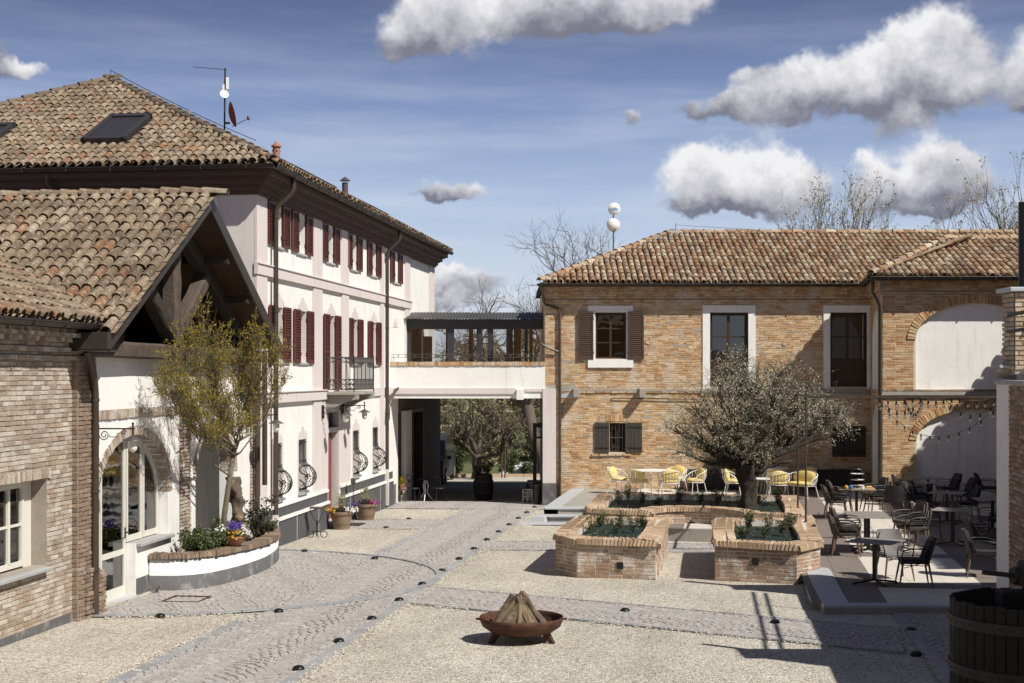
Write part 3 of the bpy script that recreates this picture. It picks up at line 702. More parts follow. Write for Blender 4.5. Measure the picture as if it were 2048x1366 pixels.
# ------------------------------------------------ terrace
B2 = R(8.9); d2 = Vector((math.sin(B2), math.cos(B2))); r2 = Vector((math.cos(B2), -math.sin(B2)))
terr = [(4.83, 22.5), (5.43, 26.63), (5.9, 29.5), (6.4, 33.2), (2.0, 34.6), (2.3, 38.96), (.85, 38.96), (1.06, 40.62), (1.87, 45.55), (11.3, 45.55), (10.5, 41.1), (16, 41.1), (16, 22.1)]
mb = MB(); tr = tessellate_polygon([[Vector((x, y, 0)) for x, y in terr]])
mb.prism(terr, lambda u, v, d: (u, v, d), -.75, -.022)
tb = tag(mb.build('terrace', CONC, base=(4.83, 22.5, 0)), kind='structure')
TC, TG = [], []
o0 = Vector((4.83, 22.5)) + r2*.42 + d2*.36
for i in range(-9, 16):
    for j in range(0, 42):
        c = o0 + r2*(.6*i+.3) + d2*(.6*j+.3)
        if not inpoly(np.array([c.x]), np.array([c.y]), terr)[0]: continue
        if c.x < 2.6 and c.y > 38.9 and (c.x-(.85+(c.y-38.96)*.155)) < .45: continue
        T = T4((r2.x*.594, r2.y*.594, 0), (0, 0, .024+random.uniform(0, .0015)), (-d2.x*.594, -d2.y*.594, 0), (c.x, c.y, -.026))
        light = (i % 6 in (1, 2, 3)) != (j % 7 in (3,)) and j % 7 != 3
        if j > 26 and i < -2: light = (i % 3) != 0 and j % 5 != 2
        (TC if light else TG).append(T)
FT = [([(x, y, z) for x in (-.5, .5) for y in (0, 1) for z in (-.5, .5)], [(0, 1, 3, 2), (4, 6, 7, 5), (0, 4, 5, 1), (2, 3, 7, 6), (0, 2, 6, 4), (1, 5, 7, 3)])]
pieces(tb, 'floor_tile', FT, TC, TILC, nmax=150); pieces(tb, 'floor_tile', FT, TG, TILG, nmax=150)
# stone kerbs and steps
def slab(parent, name, poly, z0, z1, mt, bev=.012):
    return MB().prism(poly, lambda u, v, d: (u, v, d), z0, z1).build(name, mt, parent, bevel=bev)
def off2(p, a, b): return (p[0]+r2.x*a+d2.x*b, p[1]+r2.y*a+d2.y*b)
A_ = (4.83, 22.5)
slab(tb, 'edge_stone', [A_, (4.83+2.2, 22.46), (4.83+2.2, 22.8), off2(A_, .42, .34), (5.43+.42, 26.6), (5.86, 26.85), (5.6, 26.98), (5.25, 26.92), (5.08, 26.72), (5.1, 26.5), (5.35, 26.4)], -.05, .012, STONEL, .02)
slab(tb, 'edge_stone', [(4.83+2.21, 22.46), (4.83+4.4, 22.42), (4.83+4.4, 22.76), (4.83+2.21, 22.8)], -.05, .012, STONEL, .02)
slab(tb, 'edge_stone', [(4.83+4.41, 22.42), (16, 22.2), (16, 22.6), (4.83+4.41, 22.76)], -.05, .012, STONEL, .02)
slab(tb, 'riser_stone', [(4.9, 22.56), (16, 22.3), (16, 22.4), (4.98, 22.7), (5.5, 26.5), (5.4, 26.55)], -.4, -.052, STONE, .005)
lk = lambda y: .85+(y-38.96)*.155
for a, b in ((38.96, 42.2), (42.21, 45.5)):
    slab(tb, 'edge_stone', [(lk(a), a), (lk(b), b), (lk(b)+.4, b), (lk(a)+.4, a)], -.45, .012, STONEL, .015)
for k, (z, ye, xl) in enumerate(((.006, 38.92, .87), (-.165, 38.55, .62), (-.33, 38.08, .26))):
    xr = (2.5, 2.45, 2.4)[k]
    slab(tb, 'step_tread', [(xl, ye), (xr, ye-.02), (xr, ye+.42), (xl+.07, ye+.42)], z-.045, z, STONEL, .012)
    if k < 2: slab(tb, 'step_riser', [(xl+.36, ye+.06), (xr, ye+.04), (xr, ye+.3), (xl+.36, ye+.3)], z-.17, z-.047, STONE, 0)
slab(tb, 'step_side', [(.24, 38.07), (.52, 38.07), (1.15, 38.95), (.86, 38.95)], -.5, -.338, STONEL, .012)
slab(tb, 'step_side', [(.5, 38.46), (.86, 38.46), (1.15, 38.95), (.84, 38.95)], -.5, -.17, STONEL, .012)

# ------------------------------------------------ planters
def offset_poly(poly, d):
    'shrink a counter-clockwise polygon by d'
    n = len(poly); out = []
    for i in range(n):
        p0, p1, p2 = Vector(poly[i-1]), Vector(poly[i]), Vector(poly[(i+1) % n])
        e1 = (p1-p0).normalized(); e2 = (p2-p1).normalized(); n1 = Vector((-e1.y, e1.x)); n2 = Vector((-e2.y, e2.x))
        b = (n1+n2); b = b/max(.2, b.length_squared)*2
        q = p1 + b*d; out.append((q.x, q.y))
    return out
def planter(label, poly, ztop, cat='planter', soil=.13, capw=.40, boxes=(), mat_wall=None):
    'poly counter-clockwise in world X,Y: outline of the brick cap'
    cx = sum(p[0] for p in poly)/len(poly); cy = sum(p[1] for p in poly)/len(poly)
    zb = min(gz(p[1]) for p in poly)-.05
    t = thing('brick_planter', label, cat, (cx, cy, gz(cy)))
    body = offset_poly(poly, .055); inner = offset_poly(poly, capw)
    mb = MB(); n = len(poly)
    for i in range(n):
        a, b = body[i], body[(i+1) % n]
        mb.add([(a[0], a[1], zb), (b[0], b[1], zb), (b[0], b[1], ztop-.1), (a[0], a[1], ztop-.1)], [(0, 1, 2, 3)])
    c = offset_poly(poly, .02); ins = offset_poly(poly, capw+.01)
    for i in range(n):
        j = (i+1) % n
        mb.add([(c[i][0], c[i][1], ztop-.11), (c[j][0], c[j][1], ztop-.11), (c[j][0], c[j][1], ztop-.012), (c[i][0], c[i][1], ztop-.012),
                (ins[i][0], ins[i][1], ztop-.012), (ins[j][0], ins[j][1], ztop-.012), (ins[i][0], ins[i][1], ztop-.3), (ins[j][0], ins[j][1], ztop-.3)],
               [(0, 1, 2, 3), (3, 2, 5, 4), (4, 5, 7, 6), (0, 3, 2, 1)])
    w = mb.build('wall', MORTP, t, fix=False)
    T, TC_ = [], []
    for i in range(n):
        a, b = body[i], body[(i+1) % n]; W_ = Wall(a, b)
        if W_.L < .05: continue
        zz = zb; k = int((ztop-.1-zb)/.068); T += W_.bricks(0, W_.L, ztop-.11-k*.068, ztop-.11, h=.068, ln=.25, gap=.016, proud=.007, rough=.003)
        a, b = poly[i], poly[(i+1) % n]; a2, b2 = offset_poly(poly, .255)[i], offset_poly(poly, .255)[(i+1) % n]
        C_ = Wall(a, b); m = max(1, round(C_.L/.075))
        for q in range(m):
            f = (q+.5)/m; p = Vector(a).lerp(Vector(b), f); p2 = Vector(a2).lerp(Vector(b2), f); p3 = Vector(inner[i]).lerp(Vector(inner[(i+1) % n]), f)
            wd = C_.L/m - .013; cc = (p+p2)/2; dv = (p-p2)
            TC_.append(T4((C_.U.x*wd, C_.U.y*wd, 0), (0, 0, .113+random.uniform(-.004, .005)), (dv.x*.98/.9, dv.y*.98/.9, 0), (cc.x, cc.y, ztop-.11)))
            if q % 2 == 0 or m < 4:
                cc = (p2+p3)/2; dv = (p2-p3); wl = (Vector(inner[i])-Vector(inner[(i+1) % n])).length/m*2 - .012 if m >= 4 else wd
                f = min(1, (q+1)/m); p2 = Vector(a2).lerp(Vector(b2), f); p3 = Vector(inner[i]).lerp(Vector(inner[(i+1) % n]), f); cc = (p2+p3)/2; dv = p2-p3
                TC_.append(T4((C_.U.x*wl, C_.U.y*wl, 0), (0, 0, .113+random.uniform(-.004, .005)), (dv.x*.96/.9, dv.y*.96/.9, 0), (cc.x, cc.y, ztop-.11)))
    pieces(w, 'brick', BP, T, BRKP); 
    cap = MB()
    for i in range(n):
        j = (i+1) % n; cap.add([(inner[i][0], inner[i][1], ztop-.02), (inner[j][0], inner[j][1], ztop-.02), (inner[j][0], inner[j][1], ztop-.25), (inner[i][0], inner[i][1], ztop-.25)], [(0, 1, 2, 3)])
    cp = cap.build('cap', MORTP, t, fix=False); pieces(cp, 'cap_brick', FP, TC_, BRKC)
    tr = tessellate_polygon([[Vector((x, y, 0)) for x, y in inner]])
    nn = len(inner); sv = [(x, y, ztop-soil) for x, y in inner]
    MB().add(sv, [tuple(q) for q in tr]).build('weed_sheet', MEMB, t)
    for (x, y, z, wx) in boxes:
        mb = MB(); e = Wall(*wx); q = e.p(0, 0); mb = MB()
        u = (Vector((x, y))-e.O).dot(e.U); e.box(mb, u-.06, u+.06, z-.06, z+.06, -.02, .035)
        mb.build('wall_light', BLACK, t)
    return t
pl1 = [(.78, 27.74), (1.18, 27.02), (2.70, 26.66), (3.38, 30.9), (1.39, 31.5)]
pl2 = [(3.67, 26.62), (5.15, 26.03), (5.71, 26.62), (6.39, 30.85), (4.30, 30.9)]
b1 = offset_poly(pl1, .055); b2_ = offset_poly(pl2, .055)
PLA = planter('low brick planter nearest the stone steps, pansy-free bed of small shrubs over green sheeting', pl1, .53, boxes=[(2.0, 26.85, .05, (b1[1], b1[2]))])
PLB = planter('low brick planter beside the terrace edge stone with a thin post on its corner', pl2, .53, boxes=[(4.42, 26.35, .19, (b2_[0], b2_[1]))])
PLA['label'] = 'low brick planter nearest the stone steps, small shrubs growing through green sheeting'
arc = [(4.33+1.06*math.cos(t)+.0, 33.55+1.35*math.sin(t)) for t in np.linspace(PI-.05, .05, 12)]
plb = [(1.72, 34.45)] + [(x-.0, y+(4.33-x)*.2) for x, y in arc] + [(6.67, 32.95), (7.5, 38.2), (2.35, 38.9)]
bb = offset_poly(plb, .055); 
PLC = planter('long brick planter with curved front holding the olive tree', plb, .40, boxes=[(4.33, 34.8, -.02, (bb[6], bb[7]))])
# ------------------------------------------------ shared building parts
def shutter(parent, W, u0, u1, z0, z1, mt, d=.03, name='shutter', slope=1):
    mb = MB(); t_ = .035; s = .055
    W.box(mb, u0, u0+s, z0, z1, d, d+t_); W.box(mb, u1-s, u1, z0, z1, d, d+t_)
    for a, b in ((z0, z0+s*1.3), (z1-s, z1), ((z0+z1)/2-s/2, (z0+z1)/2+s/2)) if z1-z0 > 1 else ((z0, z0+s), (z1-s, z1)): W.box(mb, u0+s, u1-s, a, b, d, d+t_-.003)
    n = max(6, int((z1-z0-2*s)/.06)); 
    for k in range(n):
        z = z0+s+(k+.5)*(z1-z0-2*s)/n
        mb.add([W.p(u, zz, dd) for u in (u0+s, u1-s) for dd, zz in ((d+.002, z+.018), (d+.03, z-.018), (d+.002, z+.026), (d+.03, z-.010))],
               [(0, 1, 5, 4), (2, 6, 7, 3), (1, 3, 7, 5), (0, 4, 6, 2)])
    W.box(mb, u0+.01, u1-.01, z0+.01, z1-.01, d-.004, d+.004)
    W.box(mb, (u0 if slope > 0 else u1)-.015, (u0 if slope > 0 else u1)+.015, z0+.18, z0+.26, 0, d+.045); W.box(mb, (u0 if slope > 0 else u1)-.015, (u0 if slope > 0 else u1)+.015, z1-.26, z1-.18, 0, d+.045)
    return mb.build(name, mt, parent)
def window(parent, W, u0, u1, z0, z1, mt, cols=2, rows=2, rec=.14, fw=.05, bar=.028, gl=None, name='window', arch=None, tpane=None):
    'timber or metal frame with its panes as sub-parts'
    mb = MB(); d0, d1 = -rec-.05, -rec
    W.box(mb, u0, u0+fw, z0, z1, d0, d1); W.box(mb, u1-fw, u1, z0, z1, d0, d1)
    W.box(mb, u0+fw, u1-fw, z0, z0+fw, d0, d1-.002); W.box(mb, u0+fw, u1-fw, z1-fw, z1, d0, d1-.002)
    cw = (u1-u0-2*fw)/cols; rh = (z1-z0-2*fw)/rows
    for c in range(1, cols): W.box(mb, u0+fw+c*cw-bar/2*(1.8 if c == cols/2 else 1), u0+fw+c*cw+bar/2*(1.8 if c == cols/2 else 1), z0+fw, z1-fw, d0+.004, d1+.006)
    for r in range(1, rows): W.box(mb, u0+fw, u1-fw, z0+fw+r*rh-bar/2, z0+fw+r*rh+bar/2, d0+.006, d1-.004)
    f = mb.build(name, mt, parent)
    for c in range(cols):
        for r in range(rows):
            p = MB(); a = u0+fw+c*cw+bar/2; b = a+cw-bar; e = z0+fw+r*rh+bar/2; g_ = e+rh-bar
            p.add([W.p(a, e, d0+.022), W.p(b, e, d0+.022), W.p(b, g_, d0+.022), W.p(a, g_, d0+.022)], [(0, 1, 2, 3)]); p.build('pane', gl or GLS, f, fix=False)
    return f
def downpipe(label, pts, frame, rad=.05, straps=(), group=None, parent=None, mt=None):
    mb = MB().tube(pts, rad, 10)
    for p in straps: mb.lathe([(rad+.012, -.02), (rad+.012, .02)], p, 10)
    if parent is not None: return mb.build('downpipe', mt or PIPE, parent, smooth=True)
def gutter(parent, pts, mt=GUTT, r=.075, name='gutter'):
    mb = MB()
    for a, b in zip(pts, pts[1:]):
        a, b = Vector(a), Vector(b); d = (b-a).normalized(); s = d.cross(Vector((0, 0, 1))); n = 6
        v = []
        for p in (a, b):
            for k in range(n+1):
                an = PI*k/n; v.append(p + s*(-math.cos(an)*r) + Vector((0, 0, -math.sin(an)*r)))
        m = n+1; mb.add(v, [(k, k+1, m+k+1, m+k) for k in range(n)])
        mb.tube([a+s*r, b+s*r], .011, 6); mb.tube([a-s*r, b-s*r], .011, 6)
        L = (b-a).length
        for k in range(int(L/1.0)):
            q = a+d*(k+.5)
            mb.obox(q+Vector((0, 0, -r*.3)), d*.012, s*(r+.006), Vector((0, 0, r*.75)))
    return mb.build(name, mt, parent, smooth=False)
def quad(parent, pts, mt, name='wall'):
    return MB().add(pts, [tuple(range(len(pts)))]).build(name, mt, parent, fix=False)
def wall_lamp(label, P, out, group='old style wall lamps', frame='W'):
    'iron bracket lamp: plate on the wall at P, arm reaching along out'
    P, out = Vector(P), Vector(out).normalized(); side = out.cross(Vector((0, 0, 1)))
    t = thing('wall_lamp', label, 'lamp', tuple(P), frame, group); z = Vector((0, 0, 1)); A = .62
    MB().obox(P+out*.025-z*.02, out*.03, side*.045, z*.17).build('wall_plate', IRON, t, bevel=.008)
    mb = MB().tube([P+out*.04+z*.08, P+out*(A+.03)+z*.08], .013, 6)
    sp = lambda c, r0, turns, ph, k=18: [c+out*(math.cos(ph+i/k*turns*2*PI)*r0*(1-i/k*.75))+z*(math.sin(ph+i/k*turns*2*PI)*r0*(1-i/k*.75)) for i in range(k+1)]
    mb.tube(sp(P+out*.15-z*.02, .085, 1.6, PI), .008, 5)
    mb.tube(sp(P+out*.47+z*.025, .045, 1.3, 0), .007, 5)
    mb.tube([P+out*.235-z*.02, P+out*.235-z*.05, P+out*.36-z*.05, P+out*.36+z*.01, P+out*.43+z*.01], .007, 5)
    mb.build('bracket', IRON, t)
    c = P+out*A+z*.08
    MB().tube([c+z*.07, c-z*.12], .014, 6).ball(tuple(c+z*.08), .022).build('stem', IRON, t)
    MB().lathe([(.018, -.10), (.05, -.12), (.155, -.175), (.16, -.185), (.15, -.183), (.045, -.135)], tuple(c), 20, cap=False).build('shade', IRONG, t, smooth=True)
    MB().lathe([(.07, -.17), (.07, -.30), (.055, -.345), (.02, -.37), (.002, -.375)], tuple(c), 16, cap=False).build('globe', MILK, t, smooth=True)
    return t
MILK = mat('milk_glass', (.72, .70, .65), .3, var=0, spec=.5)

# ------------------------------------------------ the villa
XF = -9.4
V = thing('villa', 'three-storey white and pink villa with red louvred shutters and deep brown cornice', 'house', (XF, 30.4, gzL(XF, 30.4)), 'L')
WV = Wall((XF, 0), (XF, 1)); WFm = Wall((0, 30.4), (1, 30.4))
top = [(31.75, 32.35), (33.70, 34.38), (36.50, 37.15), (39.16, 39.80), (41.66, 42.32), (44.88, 45.55)]
mid = [(31.85, 32.45), (33.85, 34.5), (36.66, 37.29), (39.29, 39.92), (41.75, 42.33)]
gnd = [(31.68, 32.39), (33.82, 34.5), (39.4, 40.1), (41.9, 42.6)]
ops = [Op(a, b, 6.5, 7.44) for a, b in top] + [Op(a, b, 3.2 if i == 2 else 3.88, 5.12) for i, (a, b) in enumerate(mid)] + [Op(44.85, 45.45, 3.94, 5.08), Op(37.0-.5, 37.62, gz(37)-.02, 2.6)]
ops += [Op(a, b, .74, 2.02) for a, b in gnd]
mb = MB(); WV.face(mb, [(30.4, -.6), (45.0, -.6), (45.0, 7.6), (30.4, 7.6)], ops[:11]+ops[12:], .22)
WV.face(mb, [(45.0, 2.85), (51.9, 2.85), (51.9, 7.6), (45.0, 7.6)], [], .2)
WFm.face(mb, [(-21.5, -.6), (XF, -.6), (XF, 7.6), (-21.5, 7.6)], [], .2)
mb.box(-21.5, XF-.02, 51.85, 51.9, -1, 7.6); mb.box(-21.5, -21.45, 30.42, 51.84, -1, 7.6)
mb.build('wall', WHT, V, fix=False)
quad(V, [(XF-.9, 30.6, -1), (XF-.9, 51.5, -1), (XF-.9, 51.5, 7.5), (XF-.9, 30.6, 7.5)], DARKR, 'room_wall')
# pink pilasters, bands and surrounds
for a, b in ((30.34, 31.1), (35.08, 35.9), (38.0, 38.75), (42.85, 43.3), (46.62, 47.35), (51.0, 51.93)):
    mb = MB(); z0 = 2.95 if a > 45 else .6
    WV.box(mb, a, b, z0, 7.5, .002, .055); mb.build('pilaster', PNK, V)
mb = MB(); WFm.box(mb, XF-.82, XF+.05, 3.9, 7.5, .002, .055); mb.build('pilaster', PNK, V)
for z0, z1, e, pr in ((5.76, 6.0, 47.5, .085), (2.95, 3.19, 36.25, .1)):
    mb = MB(); WV.box(mb, 30.31, e, z0, z1, .0, pr); WV.box(mb, 30.31, e, z1-.012, z1+.012, 0, pr+.03); mb.build('string_band', PNK, V)
mb = MB(); WV.box(mb, 38.5, 46.3, 2.95, 3.19, 0, .06); mb.build('string_band', PNK, V)
def finial(W, u, z, w, pr=.012, mt=PNK):
    pts = [(-w, 0)] + [(-w*math.cos(t)*.95, .07+w*.36*math.sin(t)) for t in np.linspace(0, 1.2, 7)] + [(-.12*w/.4, .07+w*.37), (-.12*w/.4, .07+w*.5), (-.05*w/.4, .07+w*.56), (0, .07+w*.57)]
    pts += [(-x, y) for x, y in reversed(pts[:-1])]
    return MB().prism([(u+x, z+y) for x, y in pts], lambda a, b, d: W.p(a, b, d), .001, pr)
for i, (a, b) in enumerate(mid+[(44.85, 45.45)]): finial(WV, (a+b)/2, 5.12 if i < 5 else 5.08, .46 if i < 5 else .36).build('window_hood', PNK, V)
for a, b in gnd:
    m_ = finial(WV, (a+b)/2, 2.02, .44); WV.box(m_, a-.1, a-.002, .72, 2.02, .001, .012); WV.box(m_, b+.002, b+.1, .72, 2.02, .001, .012); m_.build('window_hood', PNK, V)
# coloured reveals of the openings
for i, (a, b) in enumerate(mid+[(44.85, 45.45)]+gnd):
    z0, z1 = (3.2 if i == 2 else 3.88, 5.12) if i < 6 else (.74, 2.02)
    m_ = MB(); e = .003; WV.box(m_, a-.001, a+e, z0, z1, -.21, .001); WV.box(m_, b-e, b+.001, z0, z1, -.21, .001); WV.box(m_, a, b, z1-e, z1+.001, -.21, .001); m_.build('reveal', PNK, V)
# windows and shutters
for a, b in top:
    window(V, WV, a, b, 6.5, 7.44, CREAM, 2, 1, .17)
    m_ = MB(); WV.box(m_, a-.12, b+.12, 6.455, 6.498, -.1, .05); m_.build('sill', STONEL, V)
for i, (a, b) in enumerate(mid): 
    z0 = 3.2 if i == 2 else 3.88; window(V, WV, a, b, z0, 5.12, CREAM, 2, 2, .17)
    if i != 2: m_ = MB(); WV.box(m_, a-.12, b+.12, z0-.05, z0-.002, -.1, .05); m_.build('sill', STONEL, V)
window(V, WV, 44.85, 45.45, 3.94, 5.08, CREAM, 1, 2, .19)
for i, (a, b) in enumerate(top): shutter(V, WV, a-.55, a-.01, 6.5, 7.46, SHUT, .03, slope=-1); shutter(V, WV, b+.01, b+.58, 6.5, 7.46, SHUT, .03)
for i, (a, b) in enumerate(mid): z0 = 3.2 if i == 2 else 3.86; shutter(V, WV, a-.55, a-.01, z0, 5.14, SHUT, .03, slope=-1); shutter(V, WV, b+.01, b+.57, z0, 5.14, SHUT, .03)
# ground floor windows with bellied grilles
for a, b in gnd:
    window(V, WV, a, b, .76, 2.02, DWOOD, 2, 2, .17)
    m_ = MB(); WV.box(m_, a-.06, b+.06, .70, .76, -.15, .09); m_.build('sill', STONE, V)
    m_ = MB(); n = 9
    for k in range(n):
        u = a+.04+(b-a-.08)*k/(n-1); s_ = math.sin(PI*(k+.0)/(n-1))
        prof = [(1.98, .0), (1.55, .0), (1.47, .02)] + [(1.40-.55*(1-math.cos(t))/2, .05+.30*math.sin(t)*(.55+.45*s_)) for t in np.linspace(0.1, PI-.1, 10)] + [(.80, .01)]
        m_.tube([WV.p(u, z, d) for z, d in prof], .0075, 5)
    for z in (1.47, 1.52, 1.95, .84): m_.tube([WV.p(a+.02, z, .02), WV.p(b-.02, z, .02)], .011, 5)
    for c_, r_ in ((a+.22, .09), (b-.2, .09), ((a+b)/2, .1)):
        m_.tube([WV.p(c_+r_*math.cos(t)*(1-t/11), 1.1+r_*math.sin(t)*(1-t/11), .12) for t in np.linspace(0, 9, 22)], .007, 5)
    m_.tube([WV.p(a+.02, 1.3, .1), WV.p((a+b)/2, 1.05, .34), WV.p(b-.02, 1.3, .12)], .008, 5)
    m_.tube([WV.p(a+.02, .92, .1), WV.p((a+b)/2, 1.15, .34), WV.p(b-.02, .92, .12)], .008, 5)
    m_.build('window_grille', IRON, V)
# plinth
mb = MB(); dz = .0
for a, b in ((30.36, 36.35), (37.75, 44.45)):
    m_ = MB(); WV.box(m_, a, b, -.75, .275, 0, .10); m_.build('plinth', GRYP, V)
    m_ = MB(); WV.box(m_, a-.03, b+.03, .277, .345, 0, .135); WV.box(m_, a-.02, b+.02, .575, .64, 0, .10); WV.box(m_, a, b, .346, .574, 0, .055); m_.build('plinth_band', WHT, V)
    n = max(1, round((b-a)/.98)); w_ = (b-a)/n
    for k in range(n):
        m_ = MB(); WV.box(m_, a+k*w_+.03, a+(k+1)*w_-.03, .36, .56, .05, .08); m_.build('plinth_block', GRYP, V)
    m_ = MB()
    for k in range(1, n): 
        if k % 2: WV.box(m_, a+k*w_-.01, a+k*w_+.01, -.6, .276, .09, .103)
    m_.build('plinth_joint', WHT, V)
m_ = MB(); WV.box(m_, 44.5, 45.05, -.75, .12, 0, .05); m_.build('plinth', GRYS, V)
# front door
m_ = MB(); WV.box(m_, 36.02, 36.48, .35, 2.62, .002, .05); WV.box(m_, 37.64, 38.95, .64, 2.9, .002, .05); WV.box(m_, 36.02, 38.95, 2.62, 2.93, .002, .05); m_.build('door_surround', PNK, V)
m_ = MB(); WV.box(m_, 36.48, 37.64, 2.08, 2.2, -.25, .04); WV.box(m_, 36.47, 36.5, -.5, 2.62, -.3, .05); WV.box(m_, 37.62, 37.65, -.5, 2.62, -.3, .05); WV.box(m_, 36.5, 37.62, 2.6, 2.63, -.3, .05); m_.build('door_frame', PNK, V)
m_ = MB(); WV.box(m_, 36.5, 37.62, -.42, 2.08, -.19, -.15); dr = m_.build('door', REDD, V)
m_ = MB()
for u0, u1 in ((36.58, 37.0), (37.1, 37.54)):
    for z0, z1 in ((-.3, .5), (.6, 1.25), (1.35, 2.0)): WV.box(m_, u0, u1, z0, z1, -.15, -.132)
m_.build('door_panel', REDD, dr, bevel=.01); m_ = MB(); m_.tube([WV.p(36.92, .75, -.13), WV.p(36.92, .9, -.08), WV.p(36.92, 1.05, -.13)], .012, 6); m_.build('handle', IRONG, dr)
m_ = MB(); WV.box(m_, 36.5, 37.62, 2.2, 2.6, -.17, -.16); m_.build('fanlight', GLS, V)
m_ = MB()
for k in range(7): u = 36.55+k*.17; m_.tube([WV.p(u, 2.2, -.14), WV.p(u, 2.6, -.14)], .01, 5)
m_.build('fanlight_bars', IRON, V)
zg = gzL(XF, 37.1)
m_ = MB(); WV.box(m_, 36.45, 37.67, zg-.1, zg+.17, -.3, .32); m_.build('door_step', STONEL, V, bevel=.015)
# cornice, eaves, roof
for z0, z1, p in ((7.47, 7.54, .10), (7.54, 7.64, .16), (7.64, 7.68, .22), (7.68, 7.80, .30), (7.80, 7.84, .38), (7.84, 7.98, .47), (7.98, 8.03, .50)):
    mb = MB(); mb.box(-21.5-p, XF+p, 30.4-p, 51.9+p, z0, z1-.0005); mb.build('cornice', CORN, V)
ex, ey, ez, sl = -8.84, 29.84, 8.07, .503; rr_ = 6.16; th = math.atan(sl)
gutter(V, [(-21.9, ey-.03, 8.03), (ex+.03, ey-.03, 8.03), (ex+.03, 52.46, 8.03)])
ap = (ex-rr_, ey+rr_, ez+sl*rr_); xl = ex-2*rr_; ye = 52.45; ap2 = (ap[0], ye-rr_, ap[2])
rf = MB().add([(xl, ey, ez), (ex, ey, ez), (ex, ye, ez), (xl, ye, ez), ap, ap2], [(0, 1, 4), (1, 2, 5, 4), (2, 3, 5), (3, 0, 4, 5)]).build('roof', UNDR, V, fix=False)
sky = [(-15.1, -12.4, 1), (0, 0, 0)]
def onskylight(u, v, X0=xl):
    x = X0+u; return any(a < x < b and c < v < d for a, b, c, d in SKL)
SKL = [(-13.62, -12.6, 1.38, 3.25), (-17.0, -15.75, 1.5, 2.75)]
roof_tiles(rf, (xl, ey, ez), (1, 0, 0), (0, math.cos(th), math.sin(th)), 2*rr_, rr_/math.cos(th), TILA, clip=lambda u, v: min(u, 2*rr_-u) > v*math.cos(th)-.03 and not onskylight(u, v), seed=1)
roof_tiles(rf, (ex, ey, ez), (0, 1, 0), (-math.cos(th), 0, math.sin(th)), ye-ey, 2.2, TILA, clip=lambda u, v: min(u, ye-ey-u) > v*math.cos(th)-.03, seed=2)
ridge_tiles(rf, (ex, ey, ez+.03), (ap[0], ap[1], ap[2]+.03), RIDG); ridge_tiles(rf, (xl, ey, ez+.03), (ap[0], ap[1], ap[2]+.03), RIDG); ridge_tiles(rf, (ap[0], ap[1], ap[2]), ap2, RIDG)
for a, b, c, d in SKL[:1]+SKL[1:]:
    N_ = Vector((0, -math.sin(th), math.cos(th))); S_ = Vector((0, math.cos(th), math.sin(th))); E_ = Vector((1, 0, 0)); O_ = Vector((0, ey, ez))
    m_ = MB(); w, l = (b-a)/2, (d-c)/2; cc = O_+E_*((a+b)/2)+S_*((c+d)/2)+N_*.12
    for q, hx, hy in ((E_*(-w+.05), .05, l), (E_*(w-.05), .05, l), (S_*(-l+.05), w, .05), (S_*(l-.07), w, .09)): m_.obox(cc+q+N_*.0, E_*hx, S_*hy, N_*.09)
    sk = m_.build('skylight', ANTH, V, bevel=.01)
    m_ = MB()
    for k in range(16): m_.obox(cc+S_*(-l+.15+k*(2*l-.35)/15)+N_*.02, E_*(w-.1), S_*.045, N_*.02)
    m_.build('roller_shutter', ANTH, sk)
cpx = (-9.7, 33.0); cz = ez+sl*(ex-cpx[0])
m_ = MB().lathe([(.085, -.4), (.085, .2), (.08, .22)], (*cpx, cz+.2), 14); m_.build('chimney', TERR, V, smooth=True)
cz += .2; m_ = MB().lathe([(.12, .21), (.12, .235), (.06, .29), (.03, .33), (.01, .35)], (*cpx, cz), 14)
for k in range(4):
    an = k*PI/2+.5; m_.ball((cpx[0]+.082*math.cos(an), cpx[1]+.082*math.sin(an), cz+.12), .025, n=8)
m_.build('chimney_cap', TERR, V, smooth=True)
m_ = MB().tube([(-10.4, 42.6, 8.6), (-10.4, 42.6, 9.35)], .09, 10).lathe([(.17, 0), (.02, .12)], (-10.4, 42.6, 9.4), 10); m_.build('flue', IRONG, V)
# roof ladder-like solar strips on the side slope
m_ = MB()
for y0, y1 in ((32.6, 35.9), (40.2, 42.2)): m_.obox((ex-.55, (y0+y1)/2, ez+.55*sl+.15), Vector((-.4, 0, .2)), Vector((0, (y1-y0)/2, 0)), Vector((.02, 0, .04)))
m_.build('side_skylight', ANTH, V)
# downpipes on the villa
for yb, zt, zb in ((31.5, 7.95, .45), (43.35, 7.95, .7)):
    pts = [(XF+.52, yb+.05, 8.0), (XF+.52, yb+.05, 7.75), (XF+.46, yb+.05, 7.62), (XF+.2, yb, 7.38), (XF+.13, yb, 7.25), (XF+.13, yb, zb)]
    m_ = MB().tube(pts, .055, 10)
    for z in (7.1, 5.0, 2.4): m_.lathe([(.068, -.02), (.068, .02)], (XF+.13, yb, z), 10)
    m_.build('downpipe', PIPE, V, smooth=True)
    m_ = MB().box(XF, XF+.17, yb-.09, yb+.09, -.4, zb); m_.build('pipe_shoe', PNK, V)
m_ = MB().tube([(XF+.12, 43.55, 2.2), (XF+.13, 43.62, 2.6), (XF+.2, 44.2, 3.1), (XF+.28, 44.5, 3.16), (XF+.5, 44.55, 3.2)], .045, 8); m_.build('downpipe', PIPE, V, smooth=True)
m_ = MB().tube([(-13.9, 29.95, 8.0), (-13.9, 29.95, 7.75), (-13.8, 30.2, 7.5), (-13.8, 30.3, 7.3), (-13.8, 30.3, 5)], .055, 8); m_.build('downpipe', PIPE, V, smooth=True)
